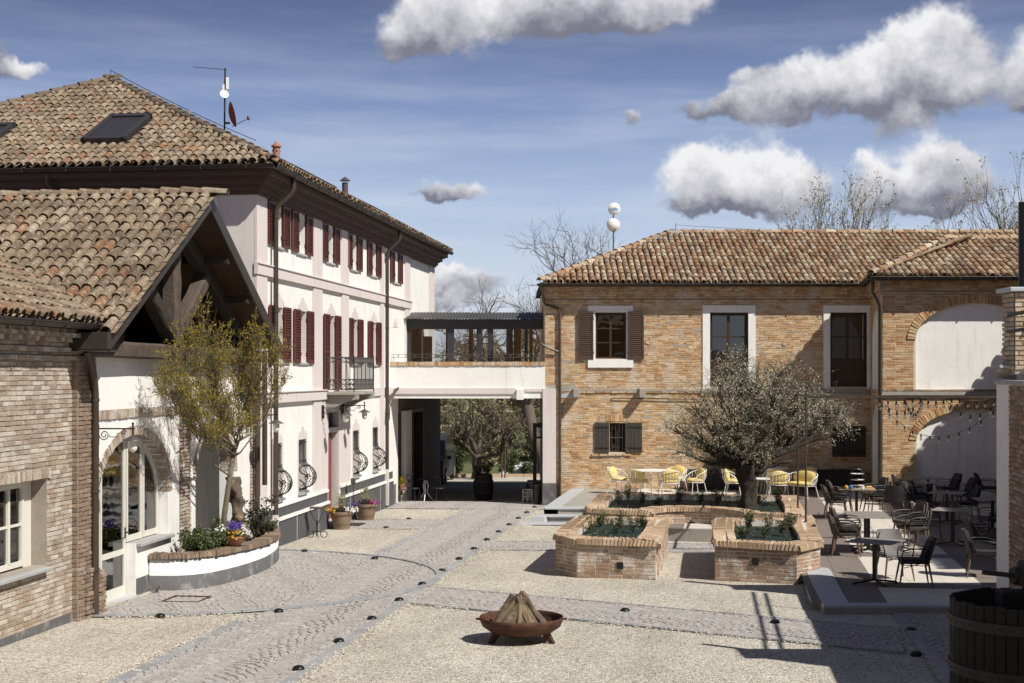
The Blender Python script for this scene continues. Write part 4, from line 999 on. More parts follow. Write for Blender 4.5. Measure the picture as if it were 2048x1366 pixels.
# balcony
by0, by1, bx = 36.12, 38.45, -8.56
m_ = MB().box(XF, bx-.0, by0, by1, 3.06, 3.14); bal = m_.build('balcony', CONC, V, bevel=.01)
for y in (by0+.12, by1-.4):
    m_ = MB().prism([(XF, 3.055), (bx+.02, 3.055), (bx+.02, 2.95), (bx-.25, 2.9), (bx-.4, 2.84), (XF+.25, 2.72), (XF, 2.70)], lambda u, v, d: (u, d, v), y, y+.26); m_.build('bracket', CONC, bal)
m_ = MB(); rt = 4.02; rb = 3.2
def railing(m, p, q, n, mid_=True):
    p, q = Vector(p), Vector(q); d = q-p
    for z, r in ((rt, .016), (rt-.12, .009), (rb+.26, .009), (rb, .012)): m.tube([p+Vector((0, 0, z)), q+Vector((0, 0, z))], r, 5)
    for k in range(n+1):
        c = p+d*k/n; m.tube([c+Vector((0, 0, rb)), c+Vector((0, 0, rt))], .0085, 5)
        if k < n:
            dd = d/n
            for zc, h in ((rt-.06, .06), (rb+.065, .065), (rb+.195, .065)):
                m.tube([c+dd*(.5+.5*math.cos(t))+Vector((0, 0, zc+h*math.sin(t))) for t in np.linspace(0, 2*PI, 9)], .0075, 4, cap=False)
                m.tube([c+dd*.1+Vector((0, 0, zc-h)), c+dd*.9+Vector((0, 0, zc+h))], .006, 4)
    for c in (p, q): m.tube([c+Vector((0, 0, 3.1)), c+Vector((0, 0, rt+.02))], .016, 6)
railing(m_, (XF+.05, by0+.03, 0), (bx-.03, by0+.03, 0), 7); railing(m_, (bx-.03, by0+.03, 0), (bx-.03, by1-.03, 0), 20); railing(m_, (XF+.05, by1-.03, 0), (bx-.03, by1-.03, 0), 7)
m_.build('railing', IRONG, bal)

# ------------------------------------------------ white gabled house
GB = thing('gabled_house', 'low white gabled house with timber truss and arched glass door', 'house', (XF, 25.5, gzL(XF, 25.5)), 'L')
WG = WV
a1 = [(22.0, -.16), (23.62, -.16), (23.62, .72), (25.15, .72)] + [(23.575+1.575*math.cos(t), 1.5+1.07*math.sin(t)) for t in np.linspace(0, PI, 26)]
op2 = Op(26.6, 28.95, .38, 1.62, .92)
mb = MB(); WG.face(mb, [(21.3, -.6), (30.36, -.6), (30.36, 4.06), (21.3, 4.06)], [op2], .32, extra=[a1]); mb.build('wall', WHT, GB, fix=False)
# niche behind the second arch
mb = MB(); mb.add([(XF-.3, 26.3, -.2), (XF-1.7, 26.3, -.2), (XF-1.7, 29.6, -.2), (XF-.3, 29.6, -.2), (XF-.3, 26.3, 3.1), (XF-1.7, 26.3, 3.1), (XF-1.7, 29.6, 3.1), (XF-.3, 29.6, 3.1)],
                  [(0, 1, 5, 4), (1, 2, 6, 5), (2, 3, 7, 6), (4, 5, 6, 7), (0, 3, 2, 1)])
mb.build('niche_wall', WHT, GB, fix=False)
m_ = MB(); WG.box(m_, 26.6, 28.95, .3, .40, -.75, .04); m_.build('niche_shelf', STONEL, GB, bevel=.01)
# interior room behind the door
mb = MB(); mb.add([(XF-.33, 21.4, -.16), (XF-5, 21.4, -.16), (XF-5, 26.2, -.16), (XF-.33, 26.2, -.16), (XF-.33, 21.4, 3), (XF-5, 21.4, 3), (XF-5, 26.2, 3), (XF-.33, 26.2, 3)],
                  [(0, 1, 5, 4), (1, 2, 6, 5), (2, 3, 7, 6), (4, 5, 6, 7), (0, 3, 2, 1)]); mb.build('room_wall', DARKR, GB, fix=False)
# brick dressings
oA = Op(22.0, 25.15, 0, 1.5, 1.07)
ring = MB(); nseg = 24
for o_, th_ in ((oA, .15), (op2, .16)):
    c = (o_.u0+o_.u1)/2; a = (o_.u1-o_.u0)/2
    pts = [(c+a*math.cos(t), o_.z1+o_.rise*math.sin(t)) for t in np.linspace(0, PI, nseg)]; pto = [(c+(a+th_)*math.cos(t), o_.z1+(o_.rise+th_)*math.sin(t)) for t in np.linspace(0, PI, nseg)]
    ring.add([WG.p(u, z, .003) for u, z in pts]+[WG.p(u, z, .003) for u, z in pto]+[WG.p(u, z, -.31) for u, z in pts], [(i, i+1, nseg+i+1, nseg+i) for i in range(nseg-1)]+[(i, i+1, 2*nseg+i+1, 2*nseg+i) for i in range(nseg-1)])
rg = ring.build('arch_dressing', MORTD, GB, fix=False)
T = WG.arch(oA, .16, .07, proud=.022) + WG.arch(op2, .16, .07, proud=.022)
# brick soffit of the arches
for o_ in (oA, op2):
    c = (o_.u0+o_.u1)/2; a = (o_.u1-o_.u0)/2
    for t in np.linspace(.02, PI-.02, 46):
        for dd in (-.05, -.2):
            u, z = c+a*math.cos(t), o_.z1+o_.rise*math.sin(t); n_ = Vector((math.cos(t)/a, math.sin(t)/o_.rise)).normalized(); ww = .06
            T.append(T4((.14, 0, 0), (0, -n_.x*.01, -n_.y*.01), (0, -n_.y*ww, n_.x*ww), WG.p(u, z, dd-.02)))
pieces(rg, 'brick', BP, T, BRKO)
colm = MB(); WG.box(colm, 25.72, 26.3, -.5, 2.86, -.0, .004); WG.box(colm, 30.0, 30.36, -.5, 4.0, 0, .004); WG.box(colm, 21.3, 25.75, 2.86, 3.02, 0, .004)
cm = colm.build('brick_trim', MORTD, GB)
T = WG.bricks(25.74, 26.28, -.3, 2.86, rough=.012, proud=.03, var=.3, h=.068) + WG.bricks(30.02, 30.36, -.3, 4.0, rough=.006, proud=.02, var=.3)
T += WG.soldier(21.3, 25.75, 2.94, h=.15, w=.07, proud=.03)
pieces(cm, 'brick', BP, T, BRKO)
# door and arched window joinery
def arched_frame(u0, u1, z0, seg=None, fw=.055, d=-.2):
    'frame piece between u0 and u1 from z0 up to the arch'
    m = MB(); top_ = lambda u, k=0.: 1.5+(1.07-k)*math.sqrt(max(0, 1-((u-23.575)/(1.575-k))**2))
    for a, b in ((u0, u0+fw), (u1-fw, u1)): 
        m.prism([(a, z0), (b, z0), (b, top_(b, .03)), (a, top_(a, .03))], lambda u, v, q: WG.p(u, v, q), d-.03, d+.03)
    us = np.linspace(u0+.001, u1-.001, 14)
    for a, b in zip(us, us[1:]): m.prism([(a, top_(a, .12)), (b, top_(b, .12)), (b, top_(b, .0)), (a, top_(a, .0))], lambda u, v, q: WG.p(u, v, q), d-.028, d+.028)
    return m, top_
for (u0, u1, z0, h0, rail, nm) in ((22.03, 22.52, -.15, .12, .55, 'door'), (22.56, 23.60, -.15, .12, .55, 'door'), (23.66, 24.36, .74, .05, None, 'window'), (24.40, 25.12, .74, .05, None, 'window')):
    m, top_ = arched_frame(u0, u1, z0)
    WG.box(m, u0+.05, u1-.05, z0, z0+h0+.05, -.225, -.175)
    if rail: WG.box(m, u0+.05, u1-.05, rail, rail+.09, -.225, -.175)
    f = m.build(nm, CREAM, GB)
    us = np.linspace(u0+.05, u1-.05, 10)
    hi = [(u, top_(u, .1)) for u in us]
    lo = rail+.09 if rail else z0+h0+.05
    MB().prism([(u0+.05, lo), (u1-.05, lo)]+list(reversed(hi)), lambda u, v, q: WG.p(u, v, q), -.205, -.2).build('pane', GLS, f)
    if rail: m = MB(); WG.box(m, u0+.05, u1-.05, z0+h0+.05, rail, -.205, -.2); m.build('pane', GLS, f)
    if nm == 'door' and u0 > 22.5:
        m = MB(); WG.box(m, 23.55, 23.59, .82, 1.0, -.175, -.16); m.tube([WG.p(23.57, .92, -.16), WG.p(23.57, .92, -.1), WG.p(23.47, .92, -.1)], .01, 6); m.build('handle', BLACK, f)
m_ = MB(); WG.box(m_, 23.64, 25.25, .66, .725, -.18, .1); m_.build('sill', STONE, GB, bevel=.01)
m_ = MB(); WG.box(m_, 22.0, 23.64, -.3, -.15, -.3, .05); m_.build('threshold', STONEL, GB)
m_ = MB(); WG.box(m_, 23.64, 30.36, -.6, .12, 0, .012); WG.box(m_, 21.3, 21.98, -.6, .12, 0, .012); m_.build('plinth', GRYS, GB)
# loggia wall and glazing under the roof, truss
mb = MB(); WL = Wall((XF-1.0, 0), (XF-1.0, 1))
tri = lambda u: 4.16+.573*(u-20.65) if u < 25.12 else 6.72-.573*(u-25.12)
WL.face(mb, [(21.2, 4.0), (29.3, 4.0), (25.12, 6.5)], [[(21.9, 4.12), (24.55, 4.12), (24.55, 6.0)], [(25.6, 4.12), (28.2, 4.12), (25.6, 5.95)]], .1); mb.build('gable_wall', DWOOD, GB, fix=False)
m_ = MB().prism([(21.9, 4.12), (24.55, 4.12), (24.55, 6.0)], lambda u, v, d: WL.p(u, v, d), -.05, -.045); m_.build('gable_pane', GLS, GB)
m_ = MB().prism([(25.6, 4.12), (28.2, 4.12), (25.6, 5.95)], lambda u, v, d: WL.p(u, v, d), -.05, -.045); m_.build('gable_pane', GLS, GB)
m_ = MB(); us = np.linspace(22.7, 23.9, 20)
m_.add([WL.p(u, 4.1, -.3-.05*(i % 2)) for i, u in enumerate(us)] + [WL.p(u, 5.2+(u-22.7)*.2, -.3-.05*(i % 2)) for i, u in enumerate(us)], [(i, i+1, 21+i, 20+i) for i in range(19)]); m_.build('curtain', WHT, GB, fix=False)
m_ = MB(); m_.box(XF-1.05, XF-.0, 21.3, 30.3, 4.0, 4.05); m_.build('loggia_floor', WOODG, GB)
def log_beam(p, q, w, h, nm, mt, tw=0):
    mb = MB(); p, q = Vector(p), Vector(q); k = 8; d = (q-p)/k; side = d.cross(Vector((0, 0, 1)));
    side = side.normalized() if side.length > .05 else Vector((0, 1, 0)); up = side.cross(d).normalized(); v = []
    for i in range(k+1):
        c = p+d*i; j = lambda: random.uniform(-.012, .012)
        for a, b in ((-1, -.7), (-.7, -1), (.7, -1), (1, -.7), (1, .7), (.7, 1), (-.7, 1), (-1, .7)): v.append(c+side*(a*w/2+j())+up*(b*h/2+j()))
    f = [(i*8+m, i*8+(m+1) % 8, (i+1)*8+(m+1) % 8, (i+1)*8+m) for i in range(k) for m in range(8)] + [tuple(range(8)), tuple(range(k*8, k*8+8))]
    return mb.add(v, f).build(nm, mt, GB)
log_beam((XF+.12, 21.0, 4.0), (XF+.12, 30.0, 3.96), .3, .26, 'tie_beam', WOODG)
log_beam((XF+.14, 24.93, 4.1), (XF+.14, 24.93, 6.35), .3, .3, 'king_post', WOODG)
log_beam((XF+.16, 24.85, 4.25), (XF+.16, 23.25, 5.35), .26, .26, 'strut', WOODD)
log_beam((XF+.16, 25.02, 4.3), (XF+.16, 26.55, 5.4), .26, .27, 'strut', WOODG)
log_beam((XF+.14, 25.1, 6.3), (XF+.14, 29.6, 4.05), .24, .24, 'rafter', WOODD); log_beam((XF+.14, 25.1, 6.3), (XF+.14, 20.9, 4.1), .24, .24, 'rafter', WOODD)
for yy in (26.4, 27.6, 28.8): log_beam((XF-1.0, yy, 6.5-.573*(yy-25.12)-.02), (XF+.72, yy, 6.5-.573*(yy-25.12)-.02), .14, .16, 'purlin', WOODD)
# roof of the gabled house
gx, gy0, gy1, gyr, ge, gs = -8.62, 20.65, 29.62, 25.12, 4.22, .573; gt = math.atan(gs); gzr = ge+gs*(gyr-gy0)
rf = MB().add([(-19, gy0, ge), (gx, gy0, ge), (gx, gyr, gzr), (-19, gyr, gzr), (gx, gy1, ge-.02), (-19, gy1, ge-.02),
               (-19, gy0, ge-.07), (gx, gy0, ge-.07), (gx, gyr, gzr-.07), (-19, gyr, gzr-.07), (gx, gy1, ge-.09), (-19, gy1, ge-.09)], [(0, 1, 2, 3), (3, 2, 4, 5), (6, 9, 8, 7), (9, 11, 10, 8)]).build('roof', SOFF, GB, fix=False)
bz = lambda x: 4.36+.44*(-8.9-x)
clipg = lambda u, v: (ge+gs*v*math.cos(gt)) > bz(-19+u)-.02
roof_tiles(rf, (-19, gy0, ge), (1, 0, 0), (0, math.cos(gt), math.sin(gt)), 19+gx-.04, (gyr-gy0)/math.cos(gt), TILA, clip=clipg, sp=.205, ex=.35, seed=3)
roof_tiles(rf, (gx-.04, gy1, ge-.02), (-1, 0, 0), (0, -math.cos(gt), math.sin(gt)), 4, (gy1-gyr)/math.cos(gt), TILA, sp=.205, ex=.35, seed=4)
ridge_tiles(rf, (-19, gyr, gzr+.02), (gx, gyr, gzr+.02), TILA)
m_ = MB()
for a, b in (((gy0-.08, ge-.02), (gyr, gzr+.03)), ((gyr, gzr+.03), (gy1+.08, ge-.04))):
    m_.prism([(a[0], a[1]), (b[0], b[1]), (b[0], b[1]-.27), (a[0], a[1]-.27)], lambda u, v, d: (d, u, v), gx, gx+.035)
m_.build('bargeboard', GUTT, GB)
m_ = MB().box(gx-.62, gx+.04, gy0-.16, gy0-.02, ge-.26, ge+.0); m_.build('box_gutter', GUTT, GB, bevel=.006)
m_ = MB(); m_.box(gx-.64, gx+.1, gy0-.17, gy0+.2, ge-.285, ge-.265); m_.build('gutter_base', GUTT, GB)
m_ = MB().tube([(-9.0, 20.72, 3.95), (-9.0, 20.85, 3.8), (-9.08, 21.15, 3.5), (-9.12, 21.28, 3.3), (-9.12, 21.28, gzL(-9.1, 21.3))], .062, 12)
for z in (3.2, 1.8, .6): m_.lathe([(.075, -.02), (.075, .02)], (-9.12, 21.28, z), 10)
m_.build('downpipe', PIPE, GB, smooth=True)
for y, x, zt, zb in ((30.15, XF+.12, 4.1, gzL(XF, 30)), (30.42, XF+.2, 4.1, 1.2)):
    MB().tube([(x, y, zt), (x, y, zb)], .055, 10).build('downpipe', PIPE, GB, smooth=True)

# ------------------------------------------------ brick outbuilding
OB = thing('brick_outbuilding', 'low pale brick outbuilding with cream windows at the left edge', 'house', (-9.27, 18.5, gzL(-9.27, 18.5)), 'L')
WO = Wall((-9.27, 0), (-9.27, 1)); opw = Op(17.65, 19.93, .84, 2.10)
mb = MB(); WO.face(mb, [(11, -.5), (20.8, -.5), (20.8, 4.3), (11, 4.3)], [opw], .26); mb.box(-14, -9.3, 10.9, 11, -.5, 4.3); ow = mb.build('wall', MORTD, OB, fix=False)
T = WO.bricks(14.5, 20.8, .0, 3.85, [opw, Op(17.5, 20.0, 2.1, 2.24)], h=.0687, ln=.235, gap=.014, proud=.010, rough=.004, var=.12)
T += WO.soldier(17.55, 20.0, 2.17, h=.14, w=.075, proud=.03)
WJ = Wall((0, 19.93), (-1, 19.93)); T += WJ.bricks(9.285, 9.52, .84, 2.1, h=.07, ln=.25, proud=.004, rough=.002)
pieces(ow, 'brick', BP, T, BRKO)
m_ = MB(); WO.box(m_, 20.78, 21.42, -.5, 3.85, -.3, .10); pw = m_.build('pilaster', MORTD, OB)
WO2 = Wall((-9.17, 0), (-9.17, 1)); WO3 = Wall((0, 20.78), (1, 20.78))
T = WO2.bricks(20.78, 21.42, -.2, 3.85, h=.0687, ln=.22, rough=.007, proud=.016, var=.2) + WO3.bricks(-9.27, -9.17, -.2, 3.85, h=.0687, rough=.003, proud=.01)
pieces(pw, 'brick', BP, T, BRKR)
m_ = MB(); WO.box(m_, 21.3, 21.72, -.4, .55, -.2, .12); pw = m_.build('brick_stub', MORTD, OB)
T = Wall((-9.15, 0), (-9.15, 1)).bricks(21.0, 21.75, -.2, .62, h=.07, ln=.22, rough=.015, proud=.03, var=.3, keep=lambda u, z: z < .62-(u-21.3)*.5+random.uniform(-.1, .1))
pieces(pw, 'brick', BP, T, BRKR)
m_ = MB(); WO.box(m_, 11, 20.77, -.6, .03, 0, .02); m_.build('plinth', GRYS, OB)
for (u0, u1) in ((17.72, 18.66), (18.70, 19.64)):
    window(OB, WO, u0, u1, .87, 2.06, CREAM, 2, 2, .2, fw=.075, bar=.035)
m_ = MB(); WO.box(m_, 17.66, 17.72, .84, 2.1, -.26, -.2); WO.box(m_, 19.64, 19.92, .84, 2.1, -.26, -.23); m_.build('window_post', CREAM, OB)
m_ = MB(); WO.box(m_, 17.5, 19.85, .775, .838, -.2, .12); m_.build('sill', STONE, OB, bevel=.012)
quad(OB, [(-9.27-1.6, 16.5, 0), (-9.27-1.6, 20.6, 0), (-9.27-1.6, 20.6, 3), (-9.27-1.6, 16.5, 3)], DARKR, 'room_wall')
# moulded brick cornice
cb = MB(); lay = ((3.80, 3.87, .09), (3.87, 3.92, .05), (3.92, 3.995, .13), (3.995, 4.06, .09), (4.06, 4.13, .10), (4.13, 4.2, .12), (4.2, 4.27, .17))
for z0, z1, p in lay: WO.box(cb, 11, 21.46, z0, z1-.001, -.1, p-.012)
co = cb.build('cornice', MORTD, OB); T = []
for z0, z1, p in lay:
    if z0 in (4.13,): continue
    T += Wall((-9.27+p-.012, 0), (-9.27+p-.012, 1)).bricks(14.5, 21.46, z0, z1, h=z1-z0, ln=.24, gap=.01, proud=.014, rough=.003)
for k in range(26):
    u = 14.6+k*.27
    T.append(T4((0, .12, 0), (.17, 0, 0), (0, 0, .065), (-9.27+.08, u, 4.165)))
    T.append(T4((0, .10, 0), (.11, 0, 0), (0, 0, .07), (-9.27+.10, u, 4.095)))
pieces(co, 'brick', BP, T, BRKO)
bt = math.atan(.44)
rf = MB().add([(-8.92, 11, 4.35), (-8.92, 20.9, 4.35), (-16, 22.9, 4.35+.44*7.08), (-16, 11, 4.35+.44*7.08), (-9.3, 11, 4.28), (-9.3, 20.9, 4.28)], [(0, 1, 2, 3), (0, 4, 5, 1)]).build('roof', UNDR, OB, fix=False)
roof_tiles(rf, (-8.9, 13, 4.36), (0, 1, 0), (-math.cos(bt), 0, math.sin(bt)), 14, 7.2, TILA, clip=lambda u, v: 13+u < 20.72 or bz(-8.9-v*math.cos(bt)) > ge+gs*(13+u-gy0)-.03, sp=.2, ex=.34, seed=6)
gutter(OB, [(-8.83, 11, 4.33), (-8.83, 20.75, 4.33)])
# ------------------------------------------------ bridge between the houses
BR = thing('covered_bridge', 'white bridge with glazed passage and corrugated roof linking villa and brick house', 'bridge', (-3.8, 45.2, gz(45.2)))
WB = Wall((0, 45.2), (1, 45.2)); YB = 45.2
mb = MB(); mb.box(-3.82, 1.03, YB, YB+.3, 2.84, 3.85); mb.box(-3.9, 1.03, YB+.3, 54.5, 2.95, 3.15); mb.build('parapet', WHT, BR)
m_ = MB(); WB.box(m_, -3.9, .12, 2.98, 3.16, 0, .05); WB.box(m_, .42, .96, 3.05, 3.14, 0, .04); m_.build('string_band', PNK, BR)
m_ = MB(); WB.box(m_, .14, .36, 2.80, 3.12, -.1, .28); m_.build('bracket', WHT, BR)
m_ = MB(); m_.box(-3.82, 1.03, YB-.02, YB+.32, 3.852, 3.862); c_ = m_.build('coping', MORT, BR)
pieces(c_, 'brick', BP, WB.soldier(-3.82, 1.03, 3.92, h=.12, w=.072, d=.0, proud=.035, gap=.008) , BRK)
m_ = MB().box(-3.82, 1.03, YB, YB+.3, 3.863, 3.975); m_.build('coping_bed', BRK, c_)
m_ = MB(); m_.box(.96, 1.37, YB-.06, YB+.34, .2, 3.14); m_.build('pillar', PNK, BR); m_ = MB(); m_.box(.95, 1.38, YB-.07, YB+.35, gz(45.2)-.1, .2); m_.build('pillar_plinth', GRYS, BR)
m_ = MB()
for z in (4.12, 4.215): m_.tube([(-3.78, YB+.1, z), (1.0, YB+.1, z)], .007, 5)
for k in range(10): x = -3.7+k*.52; m_.tube([(x, YB+.1, 3.97), (x, YB+.1, 4.22)], .006, 5)
for k in range(19):
    x = -3.55+k*.25; m_.tube([(x+.035*math.cos(t)*(1-t/12), YB+.1, 4.165+.035*math.sin(t)*(1-t/12)) for t in np.linspace(0, 8, 12)], .005, 4)
m_.build('hand_rail', IRONG, BR)
GY = 47.6
m_ = MB(); m_.box(-3.62, 1.3, GY, GY+.12, 5.17, 5.40); m_.box(-3.62, 1.3, GY+2.7, GY+2.8, 5.15, 5.5); m_.build('fascia', ANTH, BR)
m_ = MB()
for a, b in ((-3.60, -3.34), (-2.12, -1.9), (-1.16, -1.0), (-.80, -.62), (-.10, .03), (.41, .52)):
    m_.box(a, b, GY, GY+.1, 3.15, 5.17)
m_.box(-3.34, 1.3, GY+.01, GY+.08, 5.08, 5.17); m_.box(-3.34, 1.3, GY+.01, GY+.08, 3.15, 3.3)
m_.build('glazing_frame', ANTH, BR)
m_ = MB()
for a, b in ((-3.6, -3.5), (-2.3, -2.1), (-1.5, -1.35), (-.2, -.05), (.6, .72)): m_.box(a, b, GY+2.7, GY+2.78, 3.15, 5.17)
m_.build('rear_frame', ANTH, BR)
for a, b in ((-3.34, -2.12), (-1.9, -1.16), (-1.0, -.8), (-.62, -.1), (.03, .41), (.52, 1.28)):
    quad(BR, [(a, GY+.05, 3.3), (b, GY+.05, 3.3), (b, GY+.05, 5.08), (a, GY+.05, 5.08)], GLSB, 'pane')
m_ = MB(); us = np.linspace(-3.3, -3.02, 12)
for (x0, x1) in ((-3.3, -3.0), (.05, .3)):
    us = np.linspace(x0, x1, 14); v = [(u, GY+.35+.04*(i % 2), z) for z in (3.2, 5.1) for i, u in enumerate(us)]; m_.add(v, [(i, i+1, 15+i, 14+i) for i in range(13)])
m_.build('curtain', IRONG, BR, fix=False)
m_ = MB(); m_.box(-2.95, -2.65, GY+.5, GY+.56, 3.15, 4.85); m_.build('inner_door', BLACK, BR)
# corrugated curved roof
cr = MB(); NX = 190; prof = [(GY-.28, 5.40), (GY+.1, 5.50), (GY+.6, 5.60), (GY+1.2, 5.67), (GY+1.8, 5.69), (GY+2.4, 5.65), (GY+3.0, 5.52)]
v = [(-3.70+i*(5.05/NX), y, z+.018*math.sin(i*PI/2)) for y, z in prof for i in range(NX+1)]
f = [(j*(NX+1)+i, j*(NX+1)+i+1, (j+1)*(NX+1)+i+1, (j+1)*(NX+1)+i) for j in range(len(prof)-1) for i in range(NX)]
cr.add(v, f); cr.build('roof', CORR, BR, smooth='all', fix=False)
m_ = MB(); m_.add([(-3.7, y, z-.03) for y, z in prof]+[(-3.7, prof[0][0], 5.3), (-3.7, prof[-1][0], 5.3)], [(0, 1, 2, 3, 4, 5, 6, 8, 7)]); m_.tube([(-3.55, GY+.9, 5.72), (-3.5, GY+2.9, 5.62)], .11, 8); m_.build('roof_end', ANTH, BR)
# villa wall inside the passage
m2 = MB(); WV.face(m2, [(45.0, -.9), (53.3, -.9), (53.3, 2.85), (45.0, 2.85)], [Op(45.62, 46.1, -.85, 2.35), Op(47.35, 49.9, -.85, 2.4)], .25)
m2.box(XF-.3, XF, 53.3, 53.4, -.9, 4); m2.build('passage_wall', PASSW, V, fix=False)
m_ = MB(); WV.box(m_, 47.3, 47.42, -.85, 2.45, -.2, .02); WV.box(m_, 49.85, 49.97, -.85, 2.45, -.2, .02); WV.box(m_, 47.3, 49.97, 2.3, 2.42, -.2, .02); WV.box(m_, 48.6, 48.7, -.85, 2.3, -.2, -.1); m_.build('passage_door', DWOOD, V)
m_ = MB(); WV.box(m_, 44.95, 45.6, -.9, 2.85, 0, .004); m_.build('passage_jamb', WHT, V)
m_ = MB(); WV.box(m_, 46.15, 47.1, -.85, 2.4, -.02, .16); m_.build('passage_pier', PNK, V)
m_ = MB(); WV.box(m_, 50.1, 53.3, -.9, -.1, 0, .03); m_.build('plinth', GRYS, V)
# black steel frame at the right of the passage
sf = thing('steel_frame_screen', 'tall black steel frame standing behind the bridge pillar', 'screen', (.9, 47.3, gz(47.3)))
m_ = MB(); m_.box(.68, .8, 47.2, 47.3, gz(47)-.05, 2.0); m_.box(1.3, 1.42, 47.2, 47.3, gz(47)-.05, 2.0); m_.box(.8, 1.3, 47.2, 47.3, 1.86, 2.0); m_.box(.8, 1.3, 47.2, 47.3, 1.5, 1.56); m_.build('frame', BLACK, sf)
quad(sf, [(.8, 47.25, 1.56), (1.3, 47.25, 1.56), (1.3, 47.25, 1.86), (.8, 47.25, 1.86)], GLS, 'pane')
m_ = MB(); m_.box(.5, 1.4, 47.1, 47.5, gz(47)+.62, gz(47)+.67); m_.box(.7, 1.4, 47.15, 47.45, gz(47), gz(47)+.62); m_.build('counter', DWOOD, sf)

# ------------------------------------------------ brick house with its wing
BH = thing('brick_house', 'long two-storey ochre brick house with tiled roof and arched wing', 'house', (1.04, 45.5, gz(45.5)))
WH = Wall((0, 45.5), (1, 45.5))
hops = [Op(2.62, 3.58, 4.08, 5.53), Op(6.21, 7.41, 3.2, 5.53), Op(9.98, 11.13, 3.2, 5.53), Op(3.06, 3.58, 1.14, 2.06), Op(6.26, 6.86, 1.10, 1.98), Op(10.2, 10.95, 1.05, 1.93)]
mb = MB(); WH.face(mb, [(1.04, -.8), (11.3, -.8), (11.3, 6.4), (1.04, 6.4)], hops, .24); mb.box(1.04, 1.1, 45.52, 54, -.8, 6.4); mb.box(1.1, 18, 53.9, 54, -.8, 6.4); hw = mb.build('wall', MORT, BH, fix=False)
frames = [Op(2.38, 3.80, 5.53, 5.74), Op(2.38, 3.80, 3.80, 4.06), Op(2.54, 3.66, 4.06, 5.53), Op(5.98, 7.64, 3.12, 5.75), Op(9.77, 11.24, 3.12, 5.75)]
T = WH.bricks(1.05, 11.26, -.55, 5.86, hops+frames, h=.0705, ln=.24, gap=.015, proud=.008, rough=.005, var=.22)
pieces(hw, 'brick', BP, T, BRK)
T = Wall((1.04, 54), (1.04, 45.5)).bricks(4, 8.49, 2.9, 5.9, rough=.004); pieces(hw, 'brick', BP, T, BRK, nmax=0)
for g_, nm in ((frames[0], 'lintel'), (frames[1], 'sill')):
    m_ = MB(); WH.box(m_, g_.u0, g_.u1, g_.z0, g_.z1, 0, .035 if nm == 'lintel' else .07); m_.build(nm, WHT, BH)
m_ = MB(); WH.box(m_, 2.54, 2.62, 4.06, 5.53, -.2, .03); WH.box(m_, 3.58, 3.66, 4.06, 5.53, -.2, .03); m_.build('window_surround', WHT, BH)
for i, (a, b, u0, u1, e) in enumerate(((5.98, 7.64, 6.21, 7.41, .04), (9.77, 11.24, 9.98, 11.13, .04))):
    m_ = MB(); WH.box(m_, a, u0, 3.13, 5.53, -.2, e); WH.box(m_, u1, b, 3.13, 5.53, -.2, e); WH.box(m_, a, b, 5.531, 5.75, -.2, e); m_.build('door_surround', WHT, BH)
    m_ = MB(); WH.box(m_, a-.05, b+.05, 3.03, 3.125, -.1, .1); m_.build('threshold', CONC, BH)
window(BH, WH, 2.62, 3.58, 4.08, 5.53, DWOOD, 2, 3, .1, fw=.06, bar=.035)
for a, b in ((6.21, 7.41), (9.98, 11.13)):
    f_ = window(BH, WH, a, b, 4.0, 5.53, DWOOD, 2, 2, .12, fw=.07, bar=.045); m_ = MB(); WH.box(m_, a, b, 3.2, 4.0, -.2, -.13)
    for k in (0, 1): WH.box(m_, a+.1+k*(b-a)/2, a+(b-a)/2-.08+k*(b-a)/2, 3.3, 3.9, -.13, -.115)
    m_.build('door_panel', DWOOD, BH)
shutter(BH, WH, 2.07, 2.55, 4.05, 5.55, SHUB, .05, slope=-1); shutter(BH, WH, 3.63, 4.13, 4.05, 5.55, SHUB, .05)
window(BH, WH, 3.06, 3.58, 1.14, 2.06, DWOOD, 2, 2, .16); window(BH, WH, 6.26, 6.86, 1.10, 1.98, DWOOD, 2, 2, .16)
def plank_shutter(u0, u1, z0, z1, d=.03):
    n = 4; w_ = (u1-u0)/n; m_ = MB()
    for z in (z0+.15, z1-.15): WH.box(m_, u0+.01, u1-.01, z-.02, z+.02, d+.03, d+.04)
    s_ = m_.build('shutter', IRON, BH)
    for k in range(n):
        m_ = MB(); WH.box(m_, u0+k*w_+.004, u0+(k+1)*w_-.004, z0, z1+random.uniform(-.006, .006), d, d+.028); m_.build('board', WOODS, s_)
WOODS = mat('shutter_planks', (.05, .045, .037), .8, var=.3, vs=9, bump=.5, bs=25)
for a, b in ((2.59, 3.05), (3.60, 4.08)): plank_shutter(a, b, 1.13, 2.08)
for a, b in ((10.04, 10.57), (10.58, 11.1)): plank_shutter(a, b, 1.0, 1.96, .01)
m_ = MB()
for u in (3.14, 3.25, 3.36, 3.47, 6.36, 6.5, 6.64, 6.78): m_.tube([WH.p(u, 1.12, -.05), WH.p(u, 2.04, -.05)], .008, 5)
m_.tube([WH.p(3.06, 1.6, -.05), WH.p(3.58, 1.6, -.05)], .008, 5); m_.build('window_bars', IRONG, BH)
for a, b, z in ((2.5, 3.75, 1.10), (6.1, 7.0, 1.06), (9.95, 11.15, .98)):
    m_ = MB(); WH.box(m_, a, b, z-.012, z, 0, .02); s_ = m_.build('sill', MORT, BH); pieces(s_, 'brick', BP, WH.bricks(a, b, z-.07, z, h=.07, ln=.24, proud=.06), BRK)
pieces(hw, 'brick', BP, WH.soldier(2.95, 3.7, 2.22, h=.22, w=.07, proud=.02), BRK, nmax=40)
